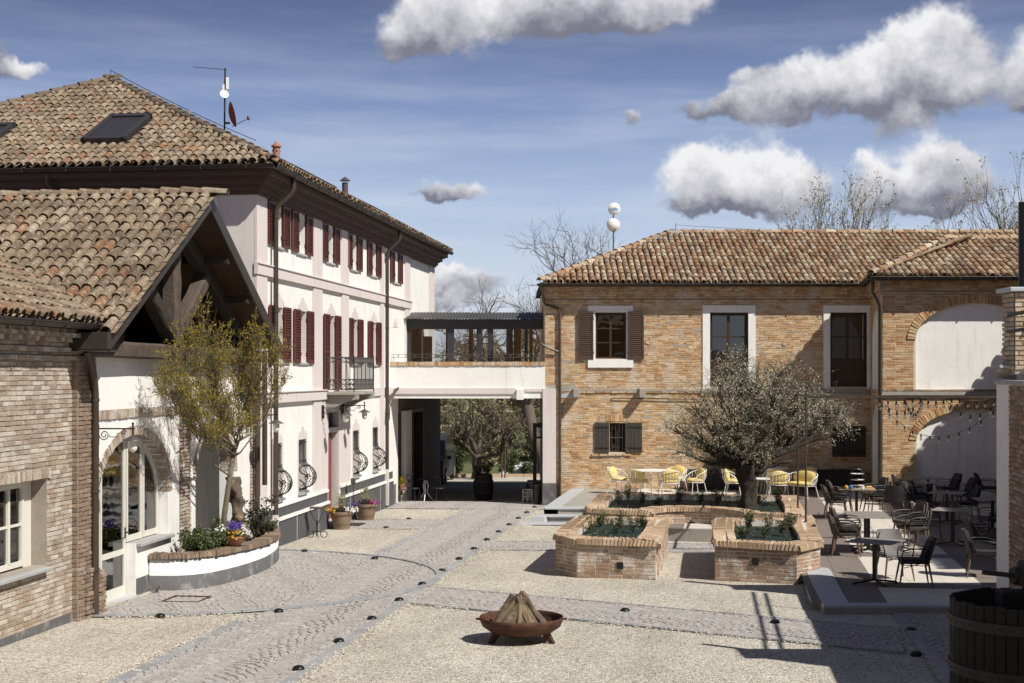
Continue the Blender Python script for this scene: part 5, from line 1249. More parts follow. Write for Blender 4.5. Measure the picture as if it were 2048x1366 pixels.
# ledge, corbels, rods
m_ = MB(); WH.box(m_, 1.45, 9.7, 3.06, 3.13, 0, .05); WH.box(m_, 1.1, 1.92, 3.13, 3.25, 0, .02); WH.box(m_, 8.6, 11.2, 2.92, 3.02, 0, .12); m_.build('ledge', CONC, BH)
T = WH.bricks(1.45, 9.7, 3.0, 3.07, h=.07, proud=.045); pieces(hw, 'brick', BP, T, BRK, nmax=60)
for x in (1.9, 3.96, 8.05):
    m_ = MB(); WH.box(m_, x, x+.2, 2.86, 3.15, -.05, .42); m_.build('corbel', CONC, BH, bevel=.015)
m_ = MB(); WH.box(m_, 1.45, 1.95, 2.85, 3.02, 0, .03); m_.build('stone_inset', STONEL, BH)
m_ = MB().tube([WH.p(3.1, 2.80, .02), WH.p(3.15, 2.84, .06), WH.p(6.0, 2.80, .06)], .014, 6); m_.build('conduit', PIPE, BH)
m_ = MB()
for u, z in ((8.5, 4.5), (9.2, 4.5), (4.2, 4.55)): WH.box(m_, u, u+.1, z, z+.06, 0, .03)
m_.build('patch_brick', MORT, BH)
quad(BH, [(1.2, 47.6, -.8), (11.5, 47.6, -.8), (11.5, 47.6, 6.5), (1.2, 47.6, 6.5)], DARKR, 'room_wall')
# low dark deck boxes along the wall are separate furniture
def deck_box(x0, x1, y0, y1, z1, label):
    t = thing('deck_box', label, 'bench', ((x0+x1)/2, (y0+y1)/2, 0))
    MB().box(x0+.02, x1-.02, y0+.02, y1, .02, z1-.05).build('core', BLACK, t)
    n = max(2, round((x1-x0)/.1)); w_ = (x1-x0)/n
    me = None
    for k in range(n): MB().box(x0+k*w_+.004, x0+(k+1)*w_-.004, y0, y0+.018, .03, z1-.06).build('slat', ANTS, t)
    MB().box(x0-.02, x1+.02, y0-.02, y1, z1-.05, z1).build('lid', ANTS, t, bevel=.006)
ANTS = mat('dark_slat', (.028, .026, .026), .6, var=.1)
deck_box(5.54, 7.35, 45.0, 45.45, .62, 'dark slatted bench box against the brick wall left of the olive trunk')
deck_box(9.05, 10.85, 45.0, 45.45, .62, 'dark slatted bench box in the shaded corner under the closed shutters')
# wing
WW = Wall((0, 41.1), (1, 41.1)); aU = Op(11.44, 14.94, 3.13, 4.56, 1.05); aL = Op(11.47, 14.9, -.02, 1.72, .88)
mb = MB(); WW.face(mb, [(10.5, -.8), (18, -.8), (18, 6.3), (10.5, 6.3)], [aU, aL], .14); ww = mb.build('wing_wall', MORT, BH, fix=False)
T = WW.bricks(10.5, 16.5, -.1, 5.86, [aU, aL], h=.0705, ln=.25, gap=.015, proud=.007, rough=.002, var=.05, grow=.05)
T += WW.arch(aU, .25, .075, proud=.035) + WW.arch(aL, .22, .075, proud=.03); T += WW.soldier(13.0, 13.36, 5.78, h=.2, w=.07, proud=.05)
pieces(ww, 'brick', BP, T, BRKW)
for o_ in (aU, aL):
    m_ = MB(); WW.box(m_, o_.u0-.02, o_.u1+.02, o_.z0, o_.z1+o_.rise+.02, -.18, -.13); m_.build('arch_infill', WHT, BH)
WS = Wall((11.26, 45.5), (10.5, 41.1)); sU = Op(.7, 3.9, 3.15, 4.5, .95); sL = Op(.7, 3.9, -.02, 1.75, .85)
mb = MB(); WS.face(mb, [(0, -.8), (WS.L, -.8), (WS.L, 6.3), (0, 6.3)], [sU, sL], .12); 
for o_ in (sU, sL): WS.box(mb, o_.u0, o_.u1, o_.z0, o_.z1+o_.rise, -.14, -.11)
ws = mb.build('side_wall', WHT, BH, fix=False)
T = WS.bricks(0, WS.L, -.1, 5.86, [sU, sL], h=.0705, ln=.25, proud=.014, grow=.04); pieces(ws, 'brick', BP, T, BRKW)
m_ = MB(); WW.box(m_, 10.46, 18, 3.0, 3.1, 0, .10); m_.build('ledge', CONC, BH)
T = WW.bricks(10.5, 16, 2.93, 3.0, h=.07, proud=.05)+WW.bricks(10.5, 16, 3.1, 3.17, h=.07, proud=.04); pieces(ww, 'brick', BP, T, BRKR, nmax=80)
# moulded cornices
def cornice(W, a, b, name, mt, ph=0., z=5.86):
    cb = MB(); T = []
    lay = ((0, .07, .045), (.07, .10, .02), (.10, .17, .07), (.17, .24, .085), (.24, .32, .09), (.32, .40, .10), (.40, .47, .16))
    for z0, z1, p in lay: W.box(cb, a-(.0 if ph else p), b, z+z0, z+z1-.001, -.05, p)
    co = cb.build(name, MORTD, BH)
    for z0, z1, p in lay:
        if z1-z0 < .05: continue
        T += W.bricks(a, b, z+z0, z+z1, h=z1-z0, ln=.24, gap=.01, proud=.012, rough=.003, d=p)
    k = 0; n_ = W.N
    while a+.1+k*.40 < b-.1:
        u = a+.15+k*.40
        for du, zz, w_, q in ((0, .435, .26, .15), (0, .375, .18, .12), (0, .315, .1, .09)):
            T.append(T4((W.U.x*w_, W.U.y*w_, 0), (n_.x*q*.5, n_.y*q*.5, 0), (0, 0, .06), W.p(u+du, z+zz, .10)))
        T.append(T4((W.U.x*.1, W.U.y*.1, 0), (n_.x*.03, n_.y*.03, 0), (0, 0, .06), W.p(u+.2, z+.26, .09)))
        k += 1
    pieces(co, 'brick', BP, T, mt, nmax=200)
cornice(WH, 1.04, 11.2, 'cornice', BRK); cornice(WW, 10.5, 17, 'wing_cornice', BRKW); cornice(WS, 0, WS.L, 'side_cornice', BRKW, 1)
# roof
hs_ = .43; ht = math.atan(hs_); e0 = (.86, 45.07, 6.42); run = 4.55
rp = [(.86, 45.07), (18, 45.07), (18, 45.07+run), (.86+run, 45.07+run), (.86, 45.07+2*run), (18, 45.07+2*run)]
hz = lambda i: 6.42+(hs_*run if i in (2, 3) else 0)
MB().add([(x, y, hz(i)) for i, (x, y) in enumerate(rp)]+[(18.1, 45.07, 6.42)], [(0, 1, 2, 3), (0, 3, 4), (3, 2, 5, 4)])
rf = MB().add([(x, y, hz(i)) for i, (x, y) in enumerate(rp)], [(0, 1, 2, 3), (0, 3, 4), (3, 2, 5, 4)]).build('roof', UNDR, BH, fix=False)
wingR = 2.98
def wingz(x, y):
    a = 6.33+hs_*(y-40.65); b = 6.33+hs_*((x-(10.08+(y-40.65)*.17))*.985); return min(a, b, 6.33+hs_*wingR)
roof_tiles(rf, e0, (1, 0, 0), (0, math.cos(ht), math.sin(ht)), 17, run/math.cos(ht), TILB, clip=lambda u, v: u > v*math.cos(ht)-.03 and 6.42+hs_*v*math.cos(ht) > (wingz(.86+u, 45.07+v*math.cos(ht)) if .86+u > 10.9 and 45.07+v*math.cos(ht) < 47.5 else -9)-.02, sp=.192, ex=.34, seed=8)
T_ = [(.86, 45.07, 6.45), (.86+run, 45.07+run, 6.45+hs_*run), (18, 45.07+run, 6.45+hs_*run)]
ridge_tiles(rf, T_[0], T_[1], TILB); ridge_tiles(rf, T_[1], T_[2], TILB)
wz = 6.33+hs_*wingR; wr = MB().add([(10.08, 40.65, 6.33), (18, 40.65, 6.33), (18, 43.63, wz), (13.1, 43.63, wz), (10.9, 45.5, 6.33), (13.6, 47.3, wz), (18, 47.3, wz)], [(0, 1, 2, 3), (0, 3, 5, 4), (3, 2, 6, 5)]).build('wing_roof', UNDR, BH, fix=False)
roof_tiles(wr, (10.08, 40.65, 6.33), (1, 0, 0), (0, math.cos(ht), math.sin(ht)), 7.5, wingR/math.cos(ht), TILB, clip=lambda u, v: u > v*math.cos(ht)-.03, sp=.192, ex=.34, seed=9)
sd = Vector((.17, 1, 0)).normalized(); sn = Vector((1, -.17, 0)).normalized()
roof_tiles(wr, (10.08, 40.65, 6.33), tuple(sd), tuple(sn*math.cos(ht)+Vector((0, 0, math.sin(ht)))), 4.4, wingR/math.cos(ht), TILB, clip=lambda u, v: u > v*math.cos(ht)-.03, sp=.192, ex=.34, seed=10)
ridge_tiles(wr, (10.08, 40.65, 6.37), (13.06, 43.63, wz+.04), TILB); ridge_tiles(wr, (13.06, 43.63, wz+.02), (18, 43.63, wz+.02), TILB)
m_ = MB().box(.9, 18, 45.15, 45.5, 6.33, 6.40).box(10.3, 18, 40.8, 41.1, 6.24, 6.31).build('soffit', CORN, BH)
gutter(BH, [(.78, 45.0, 6.40), (10.82, 45.0, 6.40)]); gutter(BH, [(10.82, 45.0, 6.38), (10.02, 40.58, 6.32)]); gutter(BH, [(10.02, 40.58, 6.32), (17, 40.58, 6.32)])
m_ = MB().tube([(.92, 45.0, 6.33), (.95, 45.1, 6.1), (1.0, 45.3, 5.85), (1.05, 45.38, 5.78), (1.42, 45.42, 5.66), (1.5, 45.42, 5.55), (1.5, 45.42, gz(45))], .042, 10)
for z in (4.2, 2.0, .6): m_.lathe([(.055, -.02), (.055, .02)], (1.5, 45.42, z), 8)
m_.tube([(.9, 45.3, 4.55), (1.1, 45.35, 4.42), (1.45, 45.4, 4.3)], .035, 8); m_.build('downpipe', PIPE, BH, smooth=True)
m_ = MB().tube([(10.12, 40.7, 6.25), (10.14, 40.75, 5.9), (10.3, 40.9, 5.7), (10.4, 41.0, 5.5), (10.4, 41.0, .02)], .05, 10).build('downpipe', GUTT, BH, smooth=True)
MB().box(5.25, 5.75, 49.4, 49.75, 8.36, 8.50).build('vent_block', STONEL, BH)
MB().tube([(5.6, 49.6, 8.4), (5.6, 49.6, 8.75)], .012, 6).tube([(5.6, 49.6, 8.7), (8.5, 49.6, 8.52), (17, 49.6, 8.5)], .006, 4).build('lightning_wire', IRONG, BH)
# internet antennas on the house roof
an = thing('antenna_mast', 'slim mast with two round white antennas on the brick house roof', 'antenna', (3.32, 47.5, 7.4))
MB().tube([(3.32, 47.5, 7.35), (3.32, 47.5, 8.95)], .022, 8).build('mast', IRONG, an)
MB().lathe([(.0, 0), (.12, .0), (.19, .02), (.2, .05), (.2, .12), (.15, .16), (0, .17)], (0, 0, 0), 24, cap=False).xf(Matrix.Translation((3.34, 47.4, 9.0)) @ Matrix.Rotation(R(90), 4, 'X') @ Matrix.Translation((0, 0, -.1))).build('antenna_disc', WMET, an, smooth=True)
MB().ball((3.30, 47.42, 8.49), .205, .14, .205, 20, 12).build('radome', WMET, an, smooth='all')
MB().lathe([(.21, -.0), (.22, .05), (.2, .09)], (0, 0, 0), 24, cap=True).xf(Matrix.Translation((3.33, 47.46, 8.48)) @ Matrix.Rotation(R(90), 4, 'X') @ Matrix.Translation((0, 0, -.12))).build('dish_rim', WMET, an, smooth=True)
def text(parent, txt, size, mt, M4, name='lettering'):
    cu = bpy.data.curves.new(name, 'FONT'); cu.body = txt; cu.size = size; cu.align_x = 'CENTER'; cu.align_y = 'CENTER'; cu.extrude = .002; cu.space_character = 1.0
    tmp = bpy.data.objects.new(name, cu); COL.objects.link(tmp); dg = bpy.context.evaluated_depsgraph_get(); me = bpy.data.meshes.new_from_object(tmp.evaluated_get(dg)); bpy.data.objects.remove(tmp)
    me.transform(M4); off = OFF[parent.name]; me.transform(Matrix.Translation(-off)); me.materials.clear(); me.materials.append(mt)
    o = bpy.data.objects.new(name, me); COL.objects.link(o); o.parent = parent; OFF[o.name] = off; return o
text(an, 'eolo', .15, mat('blue_print', (.02, .30, .62), .5, var=0), Matrix.Translation((3.34, 47.32, 9.0)) @ Matrix.Rotation(R(90), 4, 'X'))
# aerial mast on the villa roof
am = thing('aerial_mast', 'mast with TV aerial, small white dish and rusty red dish on the villa roof', 'antenna', (-7.34, 37.0, 9.6))
MB().tube([(-7.34, 37, 9.5), (-7.32, 37, 11.4)], .022, 8).build('mast', IRON, am)
m_ = MB().tube([(-7.28, 37, 11.36), (-8.12, 36.9, 11.42)], .008, 5)
for k in range(11): x = -7.4-k*.07; m_.tube([(x, 36.85, 11.365+k*.005), (x, 37.1, 11.365+k*.005)], .004, 4)
m_.build('aerial', IRONG, am)
MB().box(-7.29, -7.22, 36.95, 37.0, 10.86, 11.16).box(-7.38, -7.33, 36.95, 37.0, 10.68, 10.98).build('antenna_box', WMET, am)
dish = lambda r, d: [(r*k/8, d*(k/8)**2) for k in range(9)]+[(r*.985*k/8, d*(k/8)**2-.006) for k in range(8, -1, -1)]
MB().lathe(dish(.115, .04), (0, 0, 0), 22, cap=False).xf(Matrix.Translation((-7.33, 36.92, 10.72)) @ Matrix.Rotation(R(25), 4, 'Z') @ Matrix.Rotation(R(75), 4, 'X')).build('small_dish', WMET, am, smooth=True)
MB().lathe(dish(.33, .09), (0, 0, 0), 26, cap=False).xf(Matrix.Translation((-7.2, 36.95, 10.2)) @ Matrix.Rotation(R(-14), 4, 'Y') @ Matrix.Rotation(R(18), 4, 'Z') @ Matrix.Rotation(R(90), 4, 'Y')).build('satellite_dish', REDD2, am, smooth=True)
m_ = MB().tube([(-7.14, 36.95, 9.9), (-6.78, 36.95, 10.08)], .010, 5).ball((-6.72, 36.95, 10.12), .045, .035, .06).tube([(-7.34, 37, 10.0), (-7.2, 37, 10.0)], .03, 6); m_.build('feed_arm', IRONG, am)
lr = thing('lightning_rod', 'thin lightning rod with wire on the peak of the villa roof', 'rod', tuple(FRM['L'] @ Vector(ap)))
q = FRM['L'] @ Vector(ap); q2 = Vector((-6.6, 37.4, 9.3))
MB().tube([tuple(q), tuple(q+Vector((0, 0, .32)))], .012, 6).build('rod', IRONG, lr)
MB().tube([tuple((q+Vector((0, 0, .3))).lerp(q2+Vector((0, 0, .32)), t)-Vector((0, 0, .25*t*(1-t)))) for t in np.linspace(0, 1, 12)], .009, 4).build('wire', IRON, lr)

# ------------------------------------------------ right-hand structure: masonry base, brick stack with stone cap, flue
XR = 7.66; YR = 22.9
def rx(y): return XR-(YR-y)*.15
SS = thing('masonry_stair_block', 'white and brick masonry block with stone-capped brick stack at the right edge', 'structure', (XR, YR, 0))
mb = MB(); P0 = [(XR, YR), (rx(9), 9), (14, 9), (14, YR)]
tr = MB().prism(P0, lambda u, v, d: (u, v, d), -.6, 3.44)
tr.build('wall', WHT, SS)
Wl = Wall((rx(9), 9), (XR, YR)); 
Wn = Wall((rx(22.0), 22.0), (14, 22.0))
m_ = MB().prism([(XR-.005, YR-.25), (XR-.005, YR+.01), (XR+.2, YR+.01), (XR+.2, YR-.25)], lambda u, v, d: (u, v, d), -.1, 3.45); m_.build('corner_post', WHT, SS)
Wbr = Wall((XR+.02, YR-.27), (rx(YR-.27)+.03-.8, 14), True)
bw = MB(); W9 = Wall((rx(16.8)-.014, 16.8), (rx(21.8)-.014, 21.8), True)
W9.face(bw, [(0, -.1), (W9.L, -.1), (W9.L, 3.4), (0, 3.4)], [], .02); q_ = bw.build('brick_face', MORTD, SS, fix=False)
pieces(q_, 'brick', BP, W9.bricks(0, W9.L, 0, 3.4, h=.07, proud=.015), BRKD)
m_ = MB().box(XR+.06, XR+.9, YR-.1, YR+.02, -.1, 3.42); m_.build('rear_face', WHT, SS)
m_ = MB().prism([(XR-.04, YR+.04), (rx(9)-.04, 9), (14, 9), (14, YR+.04)], lambda u, v, d: (u, v, d), 3.44, 3.50); m_.build('coping', STONE, SS, bevel=.01)
TT = [T4((.3, .05, -.05), (0, -.1, 0), (0, 0, .07), (XR+.1, YR-.05, 3.56)), T4((.28, 0, -.06), (0, -.1, 0), (0, 0, .06), (XR+.12, YR-.1, 3.64))]
pieces(SS, 'coping_brick', BP, TT, BRKL)
MB().prism([(XR-.08, YR+.06), (XR-.1, YR-.4), (XR+1.2, YR-.4), (XR+1.2, YR+.06)], lambda u, v, d: (u, v, d), 3.69, 3.74).build('ledge_stone', STONE, SS, bevel=.01)
sx0 = XR+.10
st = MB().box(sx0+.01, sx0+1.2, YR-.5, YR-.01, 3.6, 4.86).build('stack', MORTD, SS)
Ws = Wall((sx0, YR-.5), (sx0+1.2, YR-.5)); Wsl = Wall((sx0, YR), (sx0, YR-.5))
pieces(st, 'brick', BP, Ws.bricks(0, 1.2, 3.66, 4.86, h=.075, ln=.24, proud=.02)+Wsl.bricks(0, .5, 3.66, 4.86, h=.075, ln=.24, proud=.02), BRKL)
MB().box(sx0-.1, sx0+1.4, YR-.6, YR+.08, 4.87, 4.94).build('cap_stone', STONEL, SS, bevel=.012)
MB().tube([(8.0, YR-.25, 4.94), (8.0, YR-.25, 6.28)], .088, 16).build('flue', BLACK, SS, smooth=True)
# second stack and rails of the same stair block, nearer and out of frame, known by their shadows
s2x, s2y = rx(16.3)+.12, 16.3
MB().box(s2x, s2x+1.0, s2y-.5, s2y, 3.5, 4.86).build('stack', BRKL, SS); MB().box(s2x-.1, s2x+1.1, s2y-.6, s2y+.08, 4.87, 4.94).build('cap_stone', STONEL, SS)
MB().tube([(s2x+.4, s2y-.25, 4.94), (s2x+.4, s2y-.25, 6.1)], .06, 8).build('flue', BLACK, SS)
for zz in (4.25, 4.5):
    MB().tube([(rx(16.4)+.06, 16.4, zz), (rx(22.3)+.06, 22.3, zz)], .03, 6).build('rail', IRON, SS)
for y in (17.8, 19.3, 20.8): MB().tube([(rx(y)+.06, y, 3.5), (rx(y)+.06, y, 4.5)], .02, 6).build('rail_post', IRON, SS)
m_ = MB().beam((sx0+.15, YR-.56, 4.25), (sx0+.75, YR-.62, 4.7), .05, .04).beam((sx0+.3, YR-.56, 4.05), (sx0+.75, YR-.62, 4.45), .04, .04).beam((sx0+.32, YR-.6, 3.75), (sx0+.32, YR-.6, 4.2), .02, .02).beam((sx0+.2, YR-.58, 3.75), (sx0+.75, YR-.62, 3.95), .04, .04)
m_.build('iron_brace', IRON, SS)
m_ = MB().box(XR+.14, XR+.26, YR-.95, YR-.75, 1.7, 1.83); m_.build('wall_light', BLACK, SS)
MB().prism([(rx(12.1), 12.1), (rx(9), 9), (14, 9), (14, 12.1)], lambda u, v, d: (u, v, d), 3.5, 4.75).build('upper_wall', WHT, SS)
# assumed house added behind the viewpoint to close the yard and darken the shade
RH = thing('added_rear_house', 'assumed brick house added unseen behind the viewpoint to close the yard and darken the shade', 'house', (-8, -7, .3))
MB().box(-24, 12, -15, -7, -.5, 7.2).build('wall', BRKW, RH); MB().add([(-24.5, -6.4, 7.1), (12.5, -6.4, 7.1), (12.5, -11, 9), (-24.5, -11, 9), (-24.5, -15.6, 7.1), (12.5, -15.6, 7.1)], [(0, 1, 2, 3), (3, 2, 5, 4)]).build('roof', TILB, RH, fix=False)
# long wing closing the terrace on the right, beyond the frame; its tiled eave throws the scalloped shade line
RW = thing('right_wing', 'tiled brick wing closing the terrace on the right, mostly beyond the frame', 'house', (13.1, 24, 0))
ewx = lambda y: 12.60+(y-23.0)*.169
MB().prism([(ewx(23)+.4, 23), (ewx(41)+.4, 41), (24, 41), (24, 23)], lambda u, v, d: (u, v, d), -.6, 6.2).build('wall', BRKW, RW)
rf = MB().add([(ewx(23), 23, 6.2), (ewx(41), 41, 6.2), (22, 41, 8.6), (22, 23, 8.6)], [(0, 1, 2, 3), (0, 3, 2, 1)]).build('roof', UNDR, RW, fix=False)
Tt = []
for k in range(90):
    y = 23.1+k*.2; Tt.append(T4((.169*-.16, -.99, 0), (.93, -.15, .25), (-.25, 0, .95), (ewx(y)-.10, y, 6.2)))
pieces(rf, 'roof_tile', CP, Tt, TILB, cull=False, nmax=0)
ordn = ['first', 'second', 'third', 'fourth', 'fifth', 'sixth', 'seventh', 'eighth', 'ninth', 'tenth', 'eleventh', 'twelfth', 'thirteenth', 'fourteenth', 'fifteenth', 'sixteenth', 'seventeenth', 'eighteenth']
# ------------------------------------------------ terrace furniture
def T0(name, label, cat, group=None): return thing(name, label, cat, group=group, loc=(0, 0, 0))
def place(o, x, y, z=0., rz=0., label=None, group=None, frame='W'):
    o.location = FRM[frame] @ Vector((x, y, z)); o.rotation_euler = (0, 0, ROT[frame]+R(rz))
    if label: o['label'] = label
    return o
def make_chair(fab, nm='armchair'):
    t = T0(nm, 'x', 'chair', 'dark terrace armchairs')
    m = MB(); n = 9                                     # curved backrest shell
    def shell(off, z0, z1, wd, name, mt, th=.018):
        m = MB(); rows = 6; v = []
        for s_ in (0, 1):
            for j in range(rows+1):
                f = j/rows; z = z0+(z1-z0)*f; w = wd*(1-.10*abs(f-.5)*2 - (.16 if j == rows else .04 if j == rows-1 else 0)); lean = .22+.12*f
                for i in range(n):
                    a = (i/(n-1)-.5)*2; v.append((a*w/2, lean+off+th*s_-.07*a*a*(1-.2*f), z))
        k = (rows+1)*n
        f_ = [(j*n+i, j*n+i+1, (j+1)*n+i+1, (j+1)*n+i) for j in range(rows) for i in range(n-1)]
        f_ += [tuple(q+k for q in reversed(p)) for p in f_]
        for j in range(rows): f_ += [(j*n, (j+1)*n, k+(j+1)*n, k+j*n), (j*n+n-1, k+j*n+n-1, k+(j+1)*n+n-1, (j+1)*n+n-1)]
        for i in range(n-1): f_ += [(i, k+i, k+i+1, i+1), (rows*n+i, rows*n+i+1, k+rows*n+i+1, k+rows*n+i)]
        return m.add(v, f_).build(name, mt, t, smooth=True)
    shell(0, .42, .84, .50, 'backrest', fab, .03); shell(-.045, .46, .80, .43, 'back_cushion', fab, .04)
    m = MB(); pts = [(-.24, -.25), (.24, -.25), (.26, -.1), (.23, .22), (-.23, .22), (-.26, -.1)]
    m.prism(pts, lambda u, v, d: (u, v, d), .40, .47); m.build('seat', fab, t, bevel=.02)
    for sx in (-1, 1):
        m = MB().tube([(sx*.235, .27, .64), (sx*.285, .1, .665), (sx*.295, -.1, .66), (sx*.285, -.22, .63), (sx*.262, -.25, .55), (sx*.25, -.235, .41)], .0115, 6)
        for k in range(5): 
            z = .44+k*.042; m.tube([(sx*.24, .24, z), (sx*.285, .02, z-.005), (sx*(.262+.004*k), -.24, z)], .0055, 4)
        m.build('armrest', IRON, t)
        for sy, yy in ((-1, -.22), (1, .2)):
            MB().tube([(sx*.20, yy, .41), (sx*.235, yy+sy*.035, .2), (sx*.26, yy+sy*.07, 0)], [.019, .017, .011], 7).build('leg', CHRL, t)
    MB().tube([(-.2, -.22, .37), (.2, -.22, .37)], .009, 5).tube([(-.2, .2, .37), (.2, .2, .37)], .009, 5).tube([(-.2, -.2, .33), (.2, .18, .37)], .007, 4).tube([(.2, -.2, .33), (-.2, .18, .37)], .007, 4).build('stretcher', IRON, t)
    return t
def make_table(w=.82, l=.82, cols=1, top=None):
    t = T0('bistro_table', 'x', 'table', 'square-topped terrace tables')
    MB().box(-w/2, w/2, -l/2, l/2, .728, .74).build('tabletop', top or TTOP, t, bevel=.004)
    for c in range(cols):
        y = (c-(cols-1)/2)*.62
        MB().box(-.035, .035, y-.035, y+.035, .06, .72).box(-.14, .14, y-.14, y+.14, .712, .727).build('column', BLACK, t)
        m = MB()
        for a in range(4):
            an = PI/4+a*PI/2; q = Vector((math.cos(an), math.sin(an), 0)); m.beam(q*.02+Vector((0, y, .075)), q*.40+Vector((0, y, .028)), .05, .03); m.lathe([(.022, 0), (.018, .03)], (q.x*.39, q.y*.39+y, 0), 8)
        m.build('base', BLACK, t)
    return t
C0 = make_chair(CHRD); C1 = make_chair(CHRB); C2 = make_chair(CHRG)
dups = [ # proto, x, y, z, facing (deg), label
 (0, 6.83, 24.6, 0, -97, 'black armchair in front, facing left towards the nearest terrace table'),
 (2, 6.72, 25.5, 0, 5, 'grey-backed armchair behind the nearest terrace table, back towards the wall'),
 (1, 6.60, 28.75, 0, 80, 'dark roped armchair, lower of the stack left of the two-column table'),
 (1, 6.66, 28.80, .11, 80, 'dark roped armchair, upper of the stack left of the two-column table'),
 (1, 8.28, 29.9, 0, -75, 'dark roped armchair, lower of the stack right of the two-column table'),
 (1, 8.20, 29.9, .11, -75, 'dark roped armchair, upper of the stack right of the two-column table'),
 (2, 8.95, 31.2, 0, 75, 'armchair with pale lit back facing right, between two shaded tables'),
 (0, 11.15, 35.6, 0, -85, 'black armchair facing left at the middle shaded table'),
 (0, 10.35, 37.2, 0, 60, 'black armchair facing right at the middle shaded table'),
 (0, 9.55, 36.2, 0, 165, 'black armchair with its back to the viewer at the middle shaded table'),
 (0, 13.2, 40.3, 0, 70, 'black armchair against the white arch at the far right of the terrace'),
 (0, 8.35, 25.75, 0, 75, 'large black armchair facing right beside the white pillar'),
 (0, 9.1, 28.0, 0, 80, 'black armchair behind the large one beside the white pillar'),
 (0, 10.5, 31.6, 0, -80, 'black armchair facing left, half hidden by the white pillar'),
 (0, 10.75, 39.7, 0, 75, 'black armchair nearest the wing corner, facing the rear tables'),
 (0, 10.75, 38.1, 0, 80, 'black armchair in front of the wing corner, facing right to the rear tables'),
 (0, 12.1, 40.2, 0, -80, 'black armchair facing left at the rearmost table before the white arch'),
 (0, 12.0, 38.6, 0, -85, 'black armchair facing left at the second table from the rear'),
 (1, 8.05, 36.1, 0, 82, 'roped armchair, lower of the stack left of the breakfast table'),
 (1, 8.18, 36.1, .11, 82, 'roped armchair, upper of the stack left of the breakfast table'),
 (1, 9.33, 37.0, 0, -80, 'roped armchair, lower of the stack right of the breakfast table'),
 (1, 9.25, 37.0, .11, -80, 'roped armchair, upper of the stack right of the breakfast table'),
]
used = set(); CS = (C0, C1, C2)
for k, x, y, z, a, lb in dups:
    p = CS[k]
    if k not in used: used.add(k); place(p, x, y, z, a, lb)
    else: dup(p, (x, y, z), R(a), lb)
B0 = make_table(); B1 = make_table(.82, 1.45, 2); WTOP = mat('wooden_tabletop', (.30, .20, .13), .55, var=.2, vs=8); B2_ = make_table(.9, .9, 1, WTOP)
place(B0, 6.22, 24.85, 0, -33, 'greige bistro table nearest the terrace edge')
place(B1, 7.22, 29.5, 0, -9, 'longer greige table on two columns behind the nearest one'); place(B2_, 8.6, 36.2, 0, -9, 'wooden breakfast table laden with a tiered stand and plates')
for x, y, a, lb in ((9.3, 30.6, -30, 'shaded bistro table right of the two-column table'), (10.5, 35.0, -25, 'shaded bistro table in the middle of the terrace before the white arch'),
                    (11.45, 39.9, -20, 'rearmost bistro table under the string of bulbs'), (11.05, 38.2, -20, 'second bistro table from the rear, beside the wing corner'),
                    (11.0, 33.2, -9, 'bistro table half hidden behind the white pillar'), (9.6, 26.6, -9, 'bistro table beyond the large armchair beside the pillar')):
    dup(B0, (x, y, 0), R(a), lb)
# breakfast things
def tier(x, y):
    t = thing('tiered_stand', 'three-tier serving stand with arched handle on the wooden table', 'stand', (x, y, .74))
    MB().tube([(x-.17, y, .74), (x-.17, y, 1.12), (x-.1, y, 1.2), (x, y, 1.23), (x+.1, y, 1.2), (x+.17, y, 1.12), (x+.17, y, .74)], .009, 6).build('frame', BLACK, t)
    for z, r in ((.80, .17), (.94, .17), (1.09, .16)): MB().lathe([(.05, 0), (r, .012), (r+.008, .022), (r-.01, .018), (.02, .006)], (x, y, z), 20).build('plate', WMET, t)
tier(8.63, 36.25)
def small(name, label, cat, mb, mt, base, group=None): return tag(mb.build(name, mt, base=base, smooth=True), label, cat, group)
small('ball', 'small yellow ball on the wooden table left of the blue one', 'ball', MB().ball((8.30, 36.0, .79), .05, n=14, m=9), mat('yellow_ball', (.62, .42, .04), .5), (8.30, 36.0, .74))
small('ball', 'small blue ball on the wooden table beside the yellow one', 'ball', MB().ball((8.41, 36.0, .79), .05, n=14, m=9), mat('blue_ball', (.02, .16, .50), .5), (8.41, 36.0, .74))
small('cup', 'white cup at the front of the wooden breakfast table', 'cup', MB().lathe([(.02, 0), (.035, .01), (.045, .09), (.04, .09), (.03, .015)], (8.68, 35.9, .74), 14), WMET, (8.68, 35.9, .74))
small('serving_board', 'pale board of pastries on the right of the wooden table', 'board', MB().box(8.8, 9.0, 35.95, 36.4, .741, .76), mat('pale_board', (.5, .36, .2), .7), (8.9, 36.15, .74))
for k, (x, y) in enumerate(((8.84, 36.0), (8.92, 36.08), (8.87, 36.2), (8.95, 36.25))): small('pastry', ['left front', 'right front', 'left rear', 'right rear'][k]+' golden pastry of the four on the pale board', 'pastry', MB().ball((x, y, .785), .045, .03, .025, 8, 5), mat('pastry_crust', (.5, .33, .13), .7) if k == 0 else bpy.data.materials['pastry_crust'], (x, y, .76), 'pastries on the board')
pl = MB()
for k in range(7): small('plate', f'white plate, {ordn[k]} from the left, among the crockery on the wooden table', 'plate', MB().lathe([(.02, 0), (.07, .008), (.075, .014)], (8.45+k*.06, 36.35-(k % 3)*.22, .742), 14), WMET, (8.45+k*.06, 36.35-(k % 3)*.22, .742), 'plates on the breakfast table')

